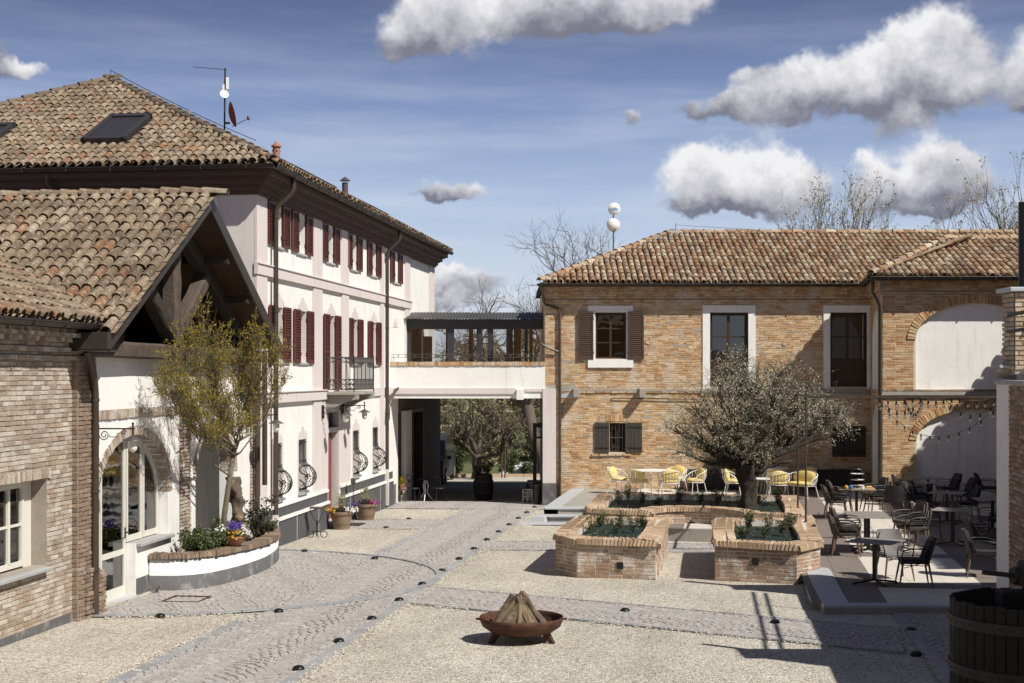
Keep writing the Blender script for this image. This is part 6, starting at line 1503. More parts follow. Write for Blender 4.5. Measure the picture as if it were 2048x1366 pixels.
# white wire chairs with yellow cushions
def make_wire(w=.62, nm='wire_chair'):
    t = T0(nm, 'x', 'chair', 'white wire garden chairs with yellow cushions')
    rim = lambda a, f=1.: (w/2*1.06*math.sin(a)*f, .02+.30*math.cos(a)*f+.04, .56+.20*max(0, math.cos(a*.62))**1.5)
    m = MB(); A = np.linspace(-1.75, 1.75, 19); m.tube([rim(a) for a in A], .012, 6)
    seat = lambda a: (w/2*.9*math.sin(a), .02+.24*math.cos(a), .37)
    m.tube([seat(a) for a in np.linspace(-PI, PI, 25)], .011, 5)
    for a in np.linspace(-1.7, 1.7, 13): m.tube([seat(a), tuple((Vector(seat(a))+Vector(rim(a)))/2+Vector((math.sin(a)*.035, math.cos(a)*.03, -.02))), rim(a)], .0065, 4)
    for sg in (-1, 1): m.tube([(sg*w/2*1.04*math.sin(1.75), rim(1.75)[1], rim(1.75)[2]), (sg*w/2*1.0, -.16, .48), (sg*w/2*.85, -.22, .37)], .011, 5)
    for k in range(3):
        for sg in (-1, 1): m.tube([(sg*w/2*(.98), .12-.09*k, .40), (sg*(w/2*1.04), .02-.06*k, .50), (sg*w/2*.98, -.06-.03*k, .40)], .006, 4)
    m.build('frame', WMET, t)
    for sx in (-1, 1):
        for y0, y1 in ((-.18, -.23), (.2, .27)): MB().tube([(sx*w/2*.78, y0, .37), (sx*w/2*.92, y1, 0)], .010, 5).build('leg', WMET, t)
    m = MB(); m.ball((0, -.0, .43), w/2*.88, .25, .065, 16, 8); m.build('seat_cushion', YEL, t, smooth='all')
    m = MB().ball((0, 0, 0), w/2*.86, .075, .19, 16, 8).xf(Matrix.Translation((0, .21, .61)) @ Matrix.Rotation(R(-14), 4, 'X')); m.build('back_cushion', YEL, t, smooth='all')
    return t
Y0 = make_wire(); Y1 = make_wire(1.0, 'wire_sofa')
place(Y0, 3.25, 43.9, 0, 60, 'leftmost white wire chair with yellow cushion by the brick wall')
for x, y, a, lb in ((3.82, 43.2, 150, 'second white wire chair from the left, turned away at the round table'), (4.65, 43.0, 182, 'white wire chair with its slatted back to the viewer, before the round table'),
                    (4.98, 44.3, -35, 'white wire chair behind the round table, right of centre'), (5.45, 43.3, -70, 'white wire chair facing left, beside the dark slatted bench'),
                    (6.58, 43.0, 75, 'white wire chair facing right just left of the olive trunk'), (6.95, 44.2, 40, 'white wire chair tucked behind the olive trunk'),
                    (8.0, 44.6, 0, 'white wire chair farthest back behind the second round table'), (7.9, 43.7, 180, 'white wire chair turned away, between the second round table and the low table'),
                    (7.75, 42.3, 178, 'white wire chair turned away, right of the olive trunk'), (8.85, 43.9, -60, 'white wire chair behind the yellow sofa')):
    dup(Y0, (x, y, 0), R(a), lb)
place(Y1, 8.35, 42.0, 0, -50, 'white wire sofa with thick yellow cushions behind the thin posts')
def round_table(x, y, r, h, lb, nm='round_table'):
    t = thing(nm, lb, 'table', (x, y, 0)); MB().lathe([(0, h-.02), (r-.01, h-.02), (r, h-.01), (r, h), (0, h)], (x, y, 0), 36).build('tabletop', WMET, t)
    for k in range(4): an = PI/4+k*PI/2; MB().tube([(x+r*.45*math.cos(an), y+r*.45*math.sin(an), h-.02), (x+r*.7*math.cos(an), y+r*.7*math.sin(an), 0)], .013, 6).build('leg', WMET, t)
round_table(4.15, 43.3, .62, .73, 'round white garden table among the left group of yellow chairs'); round_table(7.8, 44.1, .62, .75, 'round white garden table at the back right of the olive tree')
round_table(7.45, 43.1, .45, .5, 'low white side table right of the olive trunk', 'side_table')

# ------------------------------------------------ fire bowl and logs
FX, FY = .13, 20.0; fg = gz(FY)
fb = thing('fire_bowl', 'shallow rusty steel fire bowl standing on the gravel', 'fire bowl', (FX, FY, fg))
pr = [(0, .075), (.25, .085), (.43, .14), (.54, .22), (.575, .30), (.578, .345), (.565, .345), (.56, .30), (.525, .225), (.41, .155), (.24, .10), (0, .09)]
MB().lathe(pr, (FX, FY, fg), 56, cap=False).build('bowl', RUST, fb, smooth='all')
for a in (0, PI): s_ = math.cos(a); MB().tube([(FX+s_*.56, FY-.045, fg+.305), (FX+s_*.615, FY-.045, fg+.31), (FX+s_*.625, FY, fg+.31), (FX+s_*.615, FY+.045, fg+.31), (FX+s_*.56, FY+.045, fg+.305)], .009, 6).build('handle', RUST, fb)
for a in (R(205), R(335), R(90)):
    c, s_ = math.cos(a), math.sin(a); q = Vector((c, s_, 0)); w_ = Vector((-s_, c, 0))
    MB().add([tuple(Vector((FX, FY, fg))+q*rr+w_*ww+Vector((0, 0, zz))) for ww in (-.035, .035) for rr, zz in ((.30, .14), (.44, .0), (.50, .0), (.40, .18))], [(0, 1, 2, 3), (4, 7, 6, 5), (0, 4, 5, 1), (1, 5, 6, 2), (2, 6, 7, 3), (3, 7, 4, 0)]).build('leg', RUST, fb)
logs = [(-.38, -.06, .04, .03, .045, 1, 'leftmost pale split log'), (-.29, -.20, .06, .0, .06, 0, 'long round grey log at the left front'), (-.16, -.27, .02, .02, .04, 0, 'thin dark log left of centre'), (-.05, -.29, .0, .0, .046, 1, 'short pale wedge at the front centre'), (.14, -.26, -.03, .0, .066, 1, 'thick split log right of the front centre'),
        (.24, -.17, .0, .02, .042, 0, 'slender barky log behind the thick split one'), (.36, -.08, -.01, .03, .052, 0, 'rightmost long barky log'), (.28, .12, .0, .03, .055, 0, 'barky log at the back right'), (-.28, .12, -.02, .05, .06, 0, 'barky log at the back left'), (0, .28, 0, .05, .055, 1, 'split log at the very back'), (-.40, .03, -.1, .06, .05, 0, 'dark log leaning behind the leftmost one'), (.06, -.30, -.04, .02, .035, 0, 'thin round stick at the front')]
for i, (bx_, by_, tx, ty, r_, split, lb) in enumerate(logs):
    p = Vector((FX+bx_, FY+by_, fg+.10+(bx_*bx_+by_*by_)*.55)); q = Vector((FX+tx+bx_*.02, FY+ty, fg+.60+random.uniform(-.03, .08))); rr = random.Random(i); n = 8 if split else 11; v = []; k = 8
    d = (q-p); a = d.cross(Vector((.3, 1, .1))).normalized(); b = a.cross(d.normalized())
    for m_i in range(k+1):
        f = m_i/k; c = p.lerp(q, f)+a*math.sin(f*5+i)*.009+b*math.cos(f*4+i)*.007; rr2 = r_*(1.08-.2*f+.08*math.sin(f*9+i))
        for e in range(n): an = 2*PI*e/n; rad = rr2*(1+(.15*math.cos(an*2+i) if split else .07*math.sin(an*3+i+f*3))+rr.uniform(-.05, .05)); v.append(c+a*math.cos(an)*rad+b*math.sin(an)*rad)
    m = MB().add(v, [(x*n+y, x*n+(y+1) % n, (x+1)*n+(y+1) % n, (x+1)*n+y) for x in range(k) for y in range(n)]+[tuple(range(n)), tuple(range(k*n, k*n+n))])
    tag(m.build('log', LOGE if split else LOGM, base=tuple(p), smooth=not split), lb+' of the pyramid in the fire bowl', 'log', 'logs piled in the fire bowl')

# ------------------------------------------------ dome lamps along the paths
def lamp_at(x, y, label):
    X, Y = L2W(x, y); g_ = gz(Y)+.012
    m = MB().lathe([(.072, -.01), (.078, .015), (.07, .035), (.05, .052), (.02, .06), (0, .061)], (X, Y, g_), 18, cap=False)
    tag(m.build('ground_lamp', BLACK, base=(X, Y, g_), smooth='all'), label, 'lamp', 'black dome lamps along the paths')
for k in range(14): lamp_at(-4.82, 17.35+2.045*k, f'{ordn[k]} black dome lamp from the front on the right edge of the main path')
for x, y, lb in ((-6.57, 29.49, 'black dome lamp where the round paving meets the main path'), (-8.4, 30.73, 'black dome lamp on the gravel edge near the villa plinth'), (-8.08, 21.29, 'black dome lamp in front of the arched glass door'),
                 (-6.43, 22.0, 'black dome lamp where gravel, round paving and main path meet'), (-7.84, 36.53, 'black dome lamp on the near edge of the path to the red door'), (-7.79, 39.25, 'black dome lamp on the far edge of the path to the red door')): lamp_at(x, y, lb)
for X, Y, lb in ((1.77, 22.7, 'black dome lamp on the cross path between fire bowl and right planter'), (3.9, 22.4-.9, 'black dome lamp on the cross path at the edge of the shade'), (5.72, 20.8, 'upper black dome lamp in the deep shade at the right'), (5.25, 18.85, 'lower black dome lamp in the deep shade at the right')):
    lamp_at(*W2L(X, Y), lb)

# ------------------------------------------------ posts, pergola bar, string lights
for x, y, z0, z1, lb in ((6.1, 30.1, .53, 3.14, 'thin grey post standing on the corner of the right planter'), (6.82, 34.6, .40, 3.12, 'thin grey post standing on the long planter beside the olive tree')):
    t = thing('post', lb, 'post', (x, y, z0)); MB().tube([(x, y, z0), (x, y, z1)], .022, 8).build('pole', PIPE, t); MB().lathe([(.05, 0), (.05, .012)], (x, y, z0), 12).build('foot_plate', PIPE, t)
t = thing('pergola_bar', 'long horizontal metal bar running from the post to the white pillar', 'bar', (6.1, 30.1, 3.12))
MB().box(6.08, 10.6, 30.07, 30.12, 3.10, 3.15).build('bar', PIPE, t); MB().beam((6.1, 30.1, 3.12), (6.82, 34.6, 3.12), .04, .04).build('bar', PIPE, t)
BULB = glass('bulb_glass', (.95, .93, .88), .25)
def string(label, pts, sag, n):
    'bulbs on a sagging cable through pts'
    t = thing('string_lights', label, 'string lights', pts[0], group='strings of clear bulbs over the terrace'); cable = []; bulbs = []
    for a, b in zip(pts, pts[1:]):
        a, b = Vector(a), Vector(b); k = max(3, int((b-a).length/.22))
        for i in range(k+1): f = i/k; cable.append(a.lerp(b, f)-Vector((0, 0, sag*4*f*(1-f))))
        for i in range(n): f = (i+.5)/n; bulbs.append(a.lerp(b, f)-Vector((0, 0, sag*4*f*(1-f))))
    MB().tube(cable, .008, 5).build('cable', BLACK, t)
    for p in bulbs:
        MB().lathe([(.016, .0), (.02, -.02), (.02, -.07), (.014, -.075)], tuple(p), 8).build('socket', BLACK, t)
        MB().lathe([(.014, -.075), (.03, -.105), (.03, -.13), (.012, -.155), (.002, -.16)], tuple(p), 8, cap=False).build('bulb', BULB, t, smooth=True)
g0 = (10.35, 40.9, 2.85)
string('string of clear bulbs hanging lowest across the white arch', [g0, (10.05, 29.9, 2.95)], .82, 13)
string('string of clear bulbs hanging second lowest across the white arch', [(9.0, 30.1, 3.05), (10.1, 30.3, 3.0)], .28, 5)
string('string of clear bulbs looped along the pergola bar', [(7.55, 30.1, 3.1), (8.4, 30.1, 3.1), (9.2, 30.1, 3.1), (10.1, 30.1, 3.1)], .06, 5)
string('string of clear bulbs dipping beside the wing corner', [(7.6, 30.2, 3.08), (8.6, 30.2, 3.1)], .27, 6)
string('string of clear bulbs crossing to the far end of the bar', [(8.2, 30.3, 3.1), (10.2, 36, 3.0)], .35, 8)

# ------------------------------------------------ wine press in the foreground
PX_, PY_ = 4.66, 13.0; pg = gz(PY_); prr = .705
wp = thing('wine_press', 'big old wine press with slatted dark wooden basket and iron hoops in the lower right', 'wine press', (PX_, PY_, pg))
PRW = mat('press_wood', (.014, .012, .010), .85, var=.4, vs=8, bump=.8, bs=20); PRI = mat('press_iron', (.042, .036, .033), .7, .4, var=.25, vs=8, bump=.4, bs=40)
NS = 44
for k in range(NS):
    an = 2*PI*k/NS; q = Vector((math.cos(an), math.sin(an), 0)); w_ = Vector((-q.y, q.x, 0)); zt = 1.585+random.uniform(-.012, .012); wd = prr*PI/NS-.004
    MB().obox(Vector((PX_, PY_, (pg+.5+zt)/2))+q*(prr-.012), w_*wd, q*.014, Vector((0, 0, (zt-pg-.5)/2))).build('stave', PRW, wp, bevel=.005)
for z in (1.40, .98, .58):
    MB().lathe([(prr+.003, -.045), (prr+.016, -.045), (prr+.016, .045), (prr+.003, .045), (prr+.003, -.045)], (PX_, PY_, z), 60, cap=False).build('hoop', PRI, wp)
    m = MB()
    for k in range(NS): an = 2*PI*(k+.0)/NS; m.ball((PX_+(prr+.017)*math.cos(an), PY_+(prr+.017)*math.sin(an), z), .009, n=6, m=4)
    m.build('rivets', PRI, wp)
MB().lathe([(.0, 0), (prr+.2, 0), (prr+.2, .12), (prr+.16, .12), (prr+.15, .05), (0, .05)], (PX_, PY_, pg+.38), 40).build('tray', PRI, wp)
for a in (.6, 2.2, 3.9, 5.4): MB().box(PX_+.6*math.cos(a)-.05, PX_+.6*math.cos(a)+.05, PY_+.6*math.sin(a)-.05, PY_+.6*math.sin(a)+.05, pg, pg+.38).build('leg', PRI, wp)
MB().tube([(PX_, PY_, pg+.4), (PX_, PY_, 2.15)], .05, 14).build('screw', PRI, wp, smooth=True)
hb = Vector((PX_-.02, PY_, 1.80)); MB().lathe([(.0, -.09), (.14, -.09), (.15, -.03), (.12, .05), (.10, .12), (0, .12)], tuple(hb), 18).build('nut', PRI, wp, smooth=True)
MB().tube([tuple(hb+Vector((-.04, 0, -.01))), tuple(hb+Vector((-.16, -.02, -.005)))], .075, 14).tube([tuple(hb+Vector((-.14, -.02, -.005))), tuple(hb+Vector((-.44, -.06, .03)))], .022, 10).build('handle', PRI, wp, smooth=True)
MB().box(PX_-.3, PX_+.3, PY_-.12, PY_+.12, 1.5, 1.66).build('pressing_block', PRW, wp, bevel=.02)
# ------------------------------------------------ foliage helpers
def leafmesh(name, mt, P, l, w, parent=None, base=None, D=None, droop=.0, jl=.35, stuff=True, seed=0):
    g_ = np.random.default_rng(seed+3); P = np.array(P, dtype=float); N = len(P)
    d = g_.normal(size=(N, 3))
    if D is not None: d = np.array(D)*1.3 + d*.55
    d[:, 2] -= droop; d /= np.linalg.norm(d, axis=1)[:, None]
    s = np.cross(d, g_.normal(size=(N, 3))); s /= np.linalg.norm(s, axis=1)[:, None]
    L = l*(1+g_.uniform(-jl, jl, N))[:, None]; W_ = w*(1+g_.uniform(-jl, jl, N))[:, None]
    V = np.stack([P, P+d*L*.5+s*W_*.5, P+d*L, P+d*L*.5-s*W_*.5], 1).reshape(-1, 3)
    off = np.array(OFF[parent.name]) if parent is not None else np.array(base)
    V -= off
    me = bpy.data.meshes.new(name); me.vertices.add(4*N); me.vertices.foreach_set('co', V.ravel()); me.loops.add(4*N); me.loops.foreach_set('vertex_index', np.arange(4*N, dtype=np.int32))
    me.polygons.add(N); me.polygons.foreach_set('loop_start', np.arange(0, 4*N, 4, dtype=np.int32)); me.polygons.foreach_set('loop_total', np.full(N, 4, dtype=np.int32))
    at = me.attributes.new('rnd', 'FLOAT', 'FACE'); at.data.foreach_set('value', g_.random(N).astype(np.float32)); me.update(); me.validate()
    me.materials.append(mt); o = bpy.data.objects.new(name, me); COL.objects.link(o)
    if parent is not None: o.parent = parent
    else: o.location = base
    OFF[o.name] = Vector(off)
    if parent is not None: o['kind'] = 'stuff'
    return o
def segs_mesh(name, mt, S, parent, n=4):
    'S: list of (p, q, r0, r1): one joined wood mesh'
    A = np.array([s[0] for s in S]); B = np.array([s[1] for s in S]); r0 = np.array([s[2] for s in S])[:, None, None]; r1 = np.array([s[3] for s in S])[:, None, None]
    d = B-A; d /= np.maximum(np.linalg.norm(d, axis=1), 1e-6)[:, None]; ref = np.tile((.31, .2, .93), (len(A), 1)); a = np.cross(d, ref); a /= np.maximum(np.linalg.norm(a, axis=1), 1e-6)[:, None]; b = np.cross(a, d)
    th = np.arange(n)*2*PI/n; c = np.cos(th)[None, :, None]; s = np.sin(th)[None, :, None]; ring = a[:, None]*c+b[:, None]*s
    V = np.concatenate([A[:, None]+ring*r0, B[:, None]+ring*r1], 1).reshape(-1, 3) - np.array(OFF[parent.name])
    m = len(A); k = np.arange(n); q = np.stack([k, (k+1) % n, (k+1) % n+n, k+n], 1)
    F = (q[None]+(np.arange(m)*2*n)[:, None, None]).reshape(-1, 4)
    me = bpy.data.meshes.new(name); me.from_pydata(V.tolist(), [], F.tolist()); me.materials.append(mt)
    me.polygons.foreach_set('use_smooth', [True]*len(me.polygons))
    o = bpy.data.objects.new(name, me); COL.objects.link(o); o.parent = parent; OFF[o.name] = OFF[parent.name]; return o
def wander(p, q, r0, r1, k, wob, rr, S, bow=0.):
    p, q = Vector(p), Vector(q); pts = [p.copy()]
    for i in range(1, k+1):
        f = i/k; c = p.lerp(q, f)+Vector((0, 0, bow*4*f*(1-f)))
        if i < k: c += Vector((rr.uniform(-wob, wob), rr.uniform(-wob, wob), rr.uniform(-wob, wob)))
        pts.append(c)
    for i in range(k): f0, f1 = i/k, (i+1)/k; S.append((tuple(pts[i]), tuple(pts[i+1]), r0+(r1-r0)*f0, r0+(r1-r0)*f1))
    return pts
def lobed_tree(name, label, cat, base, trunk_pts, tr, lobes, leaf, nleaf, lsize, bark, subs=14, twigs=6, seed=1, droop=.1, up=0., limb_r=.06, group=None, ns=5, tw=.012, gnarl=0, twl=.22):
    'trunk -> a limb into every lobe -> sub-branches -> twigs carrying leaves'
    rr = random.Random(seed); t = thing(name, label, cat, base, group=group)
    TS = []; 
    m = MB(); pts = [Vector(p) for p in trunk_pts]; n = 14
    if gnarl:
        rows = []; full = []
        for a, b in zip(pts, pts[1:]): full += [a.lerp(b, f) for f in (0, .25, .5, .75)]
        full.append(pts[-1]); rad = [np.interp(i/(len(full)-1), np.linspace(0, 1, len(tr)), tr) for i in range(len(full))]
        v = []
        for i, c in enumerate(full):
            for k in range(n): a = 2*PI*k/n; r = rad[i]*(1+gnarl*math.sin(3*a+i*.55)+gnarl*.6*math.sin(5*a-i*.4)+rr.uniform(-.05, .05)); v.append((c.x+r*math.cos(a), c.y+r*math.sin(a), c.z))
        m.add(v, [(i*n+k, i*n+(k+1) % n, (i+1)*n+(k+1) % n, (i+1)*n+k) for i in range(len(full)-1) for k in range(n)]); m.build('trunk', bark, t, smooth='all')
    else: m.tube(pts, list(tr), 9).build('trunk', bark, t, smooth='all')
    S = []; LPs = []; LD = []; tip = pts[-1]; tot = sum(l[1][0]*l[1][1]*l[1][2] for l in lobes)
    for c, rad in lobes:
        c = Vector(c); start = tip + Vector((rr.uniform(-.08, .08), rr.uniform(-.08, .08), rr.uniform(-.15, .05))) if rr.random() < .75 else pts[-2].lerp(tip, rr.random())
        limb = wander(start, c-Vector((0, 0, rad[2]*.2)), limb_r, limb_r*.35, 6, .07*(c-start).length/2+.02, rr, S, bow=-.1*(c-start).length*(.5 if c.z > tip.z else -.4))
        w = rad[0]*rad[1]*rad[2]/tot; k = max(5, int(subs*len(lobes)*w**.6/sum((l[1][0]*l[1][1]*l[1][2]/tot)**.6 for l in lobes)*1.0))
        for _ in range(k):
            while True:
                u = Vector((rr.uniform(-1, 1), rr.uniform(-1, 1), rr.uniform(-1, 1)))
                if .25 < u.length < 1: break
            e = c+Vector((u.x*rad[0], u.y*rad[1], u.z*rad[2]+up*rad[2]*.4)); s_ = limb[rr.choice((3, 4, 5, 6))]
            br = wander(s_, e, limb_r*.3, limb_r*.1, 4, .05*(e-s_).length, rr, S, bow=.05)
            for _ in range(twigs):
                b = br[rr.choice((1, 2, 3, 4, 4))]; dd = Vector((rr.gauss(0, 1), rr.gauss(0, 1), rr.gauss(up, 1)-droop)).normalized()*rr.uniform(.5, 1.3)*twl+ (e-s_).normalized()*twl*.3
                tw_ = wander(b, b+dd, tw*.5, tw*.2, 2, .02, rr, S); LPs.append((b, b+dd))
    segs_mesh('limbs', bark, S, t, ns)
    if nleaf:
        g_ = np.random.default_rng(seed); A = np.array([tuple(a) for a, b in LPs]); B = np.array([tuple(b) for a, b in LPs]); i = g_.integers(0, len(A), nleaf); f = g_.random(nleaf)[:, None]**.8
        P = A[i]+(B[i]-A[i])*f+g_.normal(size=(nleaf, 3))*twl*.09; Dd = (B-A); Dd /= np.linalg.norm(Dd, axis=1)[:, None]
        leafmesh('crown', leaf, P, lsize[0], lsize[1], t, D=Dd[i], droop=droop, seed=seed)
    return t
def bare_tree(label, base, h, trunk_r, seed, lean=(0, 0), lv=5, spread=.55, up=.35, n0=4, bud=None, nbud=0, group=None, bark=BARKT, fork=.3, ns=4, twist=.12, name='bare_tree', kids=(3, 3, 3, 3), budsize=(.05, .03), dist_scale=1.):
    rr = random.Random(seed); t = thing(name, label, 'tree', base, group=group); S = []; tips = []
    def go(p, d, L, r, l):
        k = 4; q = p; pts = [p]; dd = d.copy()
        for i in range(k):
            dd = (dd+Vector((rr.gauss(0, twist), rr.gauss(0, twist), rr.gauss(0, twist)+up*.12))).normalized(); n_ = q+dd*L/k
            S.append((tuple(q), tuple(n_), r*(1-.55*i/k), r*(1-.55*(i+1)/k))); q = n_; pts.append(q)
        if l >= lv: tips.append((pts[1], q)); return
        kk = kids[min(l, len(kids)-1)]
        for j in range(kk+(rr.random() < .4)):
            a = rr.uniform(.5, 1.25)*spread; ax = dd.cross(Vector((rr.gauss(0, 1), rr.gauss(0, 1), rr.gauss(0, 1)))).normalized()
            nd = (Matrix.Rotation(a, 3, ax) @ dd).normalized(); nd.z += up*.25; nd.normalize()
            s0 = pts[rr.choice((2, 3, 4, 4))] if j else q
            go(s0, nd, L*rr.uniform(.55, .82), r*(.5 if j else .55)*rr.uniform(.8, 1.1), l+1)
    b = Vector(base); top = b+Vector((lean[0], lean[1], h*fork)); tr_pts = wander(b-Vector((0, 0, .2)), top, trunk_r*1.15, trunk_r*.8, 5, trunk_r*.25, rr, S); 
    MB().tube([tuple(p) for p in tr_pts], [trunk_r*1.15-(trunk_r*.35)*i/5 for i in range(6)], 8).build('trunk', bark, t, smooth='all'); S.clear()
    for j in range(n0):
        an = 2*PI*j/n0+rr.uniform(-.4, .4); e = rr.uniform(.3, 1.)*spread*1.3
        d = Vector((math.cos(an)*math.sin(e), math.sin(an)*math.sin(e), math.cos(e)))
        go(tr_pts[-1] if j < 3 else tr_pts[-2], d, h*(1-fork)*rr.uniform(.30, .42), trunk_r*.55, 1)
    segs_mesh('limbs', bark, S, t, ns)
    if bud:
        g_ = np.random.default_rng(seed); A = np.array([tuple(a) for a, b_ in tips]); B = np.array([tuple(b_) for a, b_ in tips]); i = g_.integers(0, len(A), nbud); P = A[i]+(B[i]-A[i])*g_.random((nbud, 1))+g_.normal(size=(nbud, 3))*.03
        leafmesh('crown', bud, P, budsize[0], budsize[1], t, seed=seed)
    return t
def clump(name, label, cat, c, r, h, leaf, n, lsize, seed=0, group=None, stems=BARK, bloom=None, up=.5, base=None):
    'small shrub: stems and leaves in a rounded uneven volume'
    c = Vector(c); t = thing(name, label, cat, tuple(c), group=group); rr = random.Random(seed); S = []; LPs = []
    for k in range(9):
        a = rr.uniform(0, 2*PI); e = c+Vector((math.cos(a)*r*rr.uniform(.2, .95), math.sin(a)*r*rr.uniform(.2, .95), h*rr.uniform(.6, 1))); p = wander(c, e, .006, .003, 3, .02, rr, S)
        for q in p[1:]:
            for _ in range(3): d = Vector((rr.gauss(0, 1), rr.gauss(0, 1), rr.gauss(up, .8))).normalized()*r*rr.uniform(.25, .5); LPs.append((q, q+d))
    segs_mesh('stems', stems, S, t, 3)
    g_ = np.random.default_rng(seed+9); A = np.array([tuple(a) for a, b in LPs]); B = np.array([tuple(b) for a, b in LPs]); i = g_.integers(0, len(A), n)
    P = A[i]+(B[i]-A[i])*g_.random((n, 1))+g_.normal(size=(n, 3))*r*.07; P[:, 2] = np.maximum(P[:, 2], c.z+.01)
    leafmesh('leaves', leaf, P, lsize[0], lsize[1], t, seed=seed)
    if bloom:
        for bm_, nb, sz in bloom:
            j = g_.integers(0, len(B), nb); PB = B[j]+g_.normal(size=(nb, 3))*r*.12; PB[:, 2] = np.maximum(PB[:, 2], c.z+h*.45); leafmesh('blooms', bm_, PB, sz, sz*.9, t, seed=seed+1, jl=.2)
    return t

# ------------------------------------------------ olive tree
k_ = 81.; oY = 35.9
def oc(x, y, rx, rz, dy=0., ry=None): return ((((x-1024)/2900)*(oY+dy), oY+dy, 3.6-(y-748)/2900*(oY+dy)), (rx/k_, (ry or rx)/k_, rz/k_))
ol = [oc(1395, 815, 50, 48, .3), oc(1440, 765, 48, 45, -.5), oc(1475, 735, 38, 42, .6), oc(1470, 850, 62, 58, -.9), oc(1410, 885, 58, 34, .2), oc(1545, 800, 62, 60, -1.0), oc(1555, 745, 50, 34, .9), oc(1500, 790, 60, 50, 1.2),
      oc(1610, 790, 55, 50, -.3), oc(1640, 835, 52, 44, .5), oc(1580, 860, 60, 38, .8), oc(1510, 900, 48, 32, -1.2), oc(1460, 890, 50, 34, 1.3), oc(1590, 815, 50, 45, -1.3), oc(1530, 860, 60, 45, 1.5), oc(1375, 860, 34, 36, -.4), oc(1672, 822, 36, 32, .1), oc(1372, 905, 30, 22, -.6), oc(1690, 850, 20, 24, -.4), oc(1520, 770, 60, 50, 0), oc(1430, 925, 40, 16, .5), oc(1350, 850, 22, 26, .6)]
sz_ = .27
lobed_tree('olive_tree', 'old olive tree with thick gnarled trunk and silvery crown in the long planter', 'tree', (5.83, oY, sz_), [(5.83, oY, sz_), (5.86, oY, .7), (5.78, oY, 1.1), (5.83, oY, 1.36)], (.22, .18, .22, .27), ol, LOLIV, 43000, (.05, .0125), BARKO, subs=26, twigs=9, seed=4, droop=.15, limb_r=.055, gnarl=.2, tw=.007, twl=.30)
m_t = [o for o in bpy.data.objects if o.name.startswith('olive_tree')][0]
for (x0, z0, x1, z1, r) in ((5.7, 1.25, 5.05, 1.5, .12), (5.45, 1.35, 4.9, 1.8, .09), (5.95, 1.3, 6.75, 1.72, .10), (6.0, 1.15, 6.9, 1.45, .07), (6.7, 1.7, 7.1, 2.3, .06), (5.8, 1.3, 5.5, 2.2, .09), (5.95, 1.4, 6.3, 2.3, .08)):
    rr = random.Random(int(x1*10)); S = []; p = wander((x0, oY, z0), (x1, oY-.2, z1), r, r*.6, 6, .05, rr, S, bow=.05); MB().tube([tuple(q) for q in p], [r*(1-.08*i) for i in range(len(p))], 8).build('limb', BARKO, m_t, smooth='all')
# ------------------------------------------------ small spring-green tree in the curved planter
k2 = 103.
def sc_(x, y, rx, rz, dy=0.):
    q = (x-1024)/2900; Y = min(27.6+dy, 8.72/(_sa-q*_ca)); return (((x-1024)/2900*Y, Y, 3.6-(y-748)/2900*Y), (rx/k2, rx/k2*.9, rz/k2))
st_ = [sc_(345, 770, 38, 42), sc_(378, 715, 36, 50, -.3), sc_(405, 662, 16, 34, .1), sc_(425, 735, 42, 55, .4), sc_(432, 800, 58, 45, -.4), sc_(480, 735, 36, 50, .2), sc_(508, 690, 18, 42, 0), sc_(540, 725, 34, 50, -.3), sc_(560, 780, 22, 42, .2), sc_(500, 800, 48, 45, .5), sc_(380, 830, 48, 34, .3), sc_(470, 850, 60, 28, -.3), sc_(420, 875, 36, 22, 0), sc_(360, 800, 40, 40, .2)]
lobed_tree('spring_tree', 'slender tree with sparse yellow-green new leaves in the curved planter', 'tree', (-5.52, 27.75, .45), [(-5.52, 27.75, .4), (-5.50, 27.72, .9), (-5.42, 27.7, 1.45), (-5.30, 27.65, 2.2)], (.065, .055, .05, .045), st_, LYEL, 21000, (.034, .021), BARKG, subs=26, twigs=8, seed=8, up=.95, droop=-.3, limb_r=.02, tw=.007, twl=.22, ns=4)

# ------------------------------------------------ trees behind the buildings
bare_tree('bare spreading tree rising behind the bridge roof beside the brick house', (1.85, 64, -1.93), 12.0, .32, 24, lean=(-1.5, 0), lv=6, spread=.85, up=.3, n0=7, kids=(3, 3, 3, 3), fork=.42)
bare_tree('second bare tree with upright twigs behind the bridge, farther right', (3.4, 66, -1.93), 11.2, .22, 22, lv=6, spread=.42, up=.55, n0=5, kids=(3, 3, 3, 2), fork=.35)
for i, (x, y, h, sd_, lb) in enumerate(((12.9, 60, 11.7, 31, 'budding tree showing above the brick house roof, left of the pair'), (15.0, 62, 10.6, 32, 'smaller budding tree showing above the brick house roof, right of the pair'), (21.5, 58, 12.8, 33, 'tall budding tree above the wing roof at the right edge'), (19.4, 60, 11.0, 34, 'low budding tree just left of the black flue'))):
    bare_tree(lb, (x, y, -.8), h, .2, sd_, lv=6, spread=.38, up=.75, n0=7, kids=(3, 3, 3, 2), fork=.45, bud=LDRY, nbud=1600, budsize=(.11, .06))
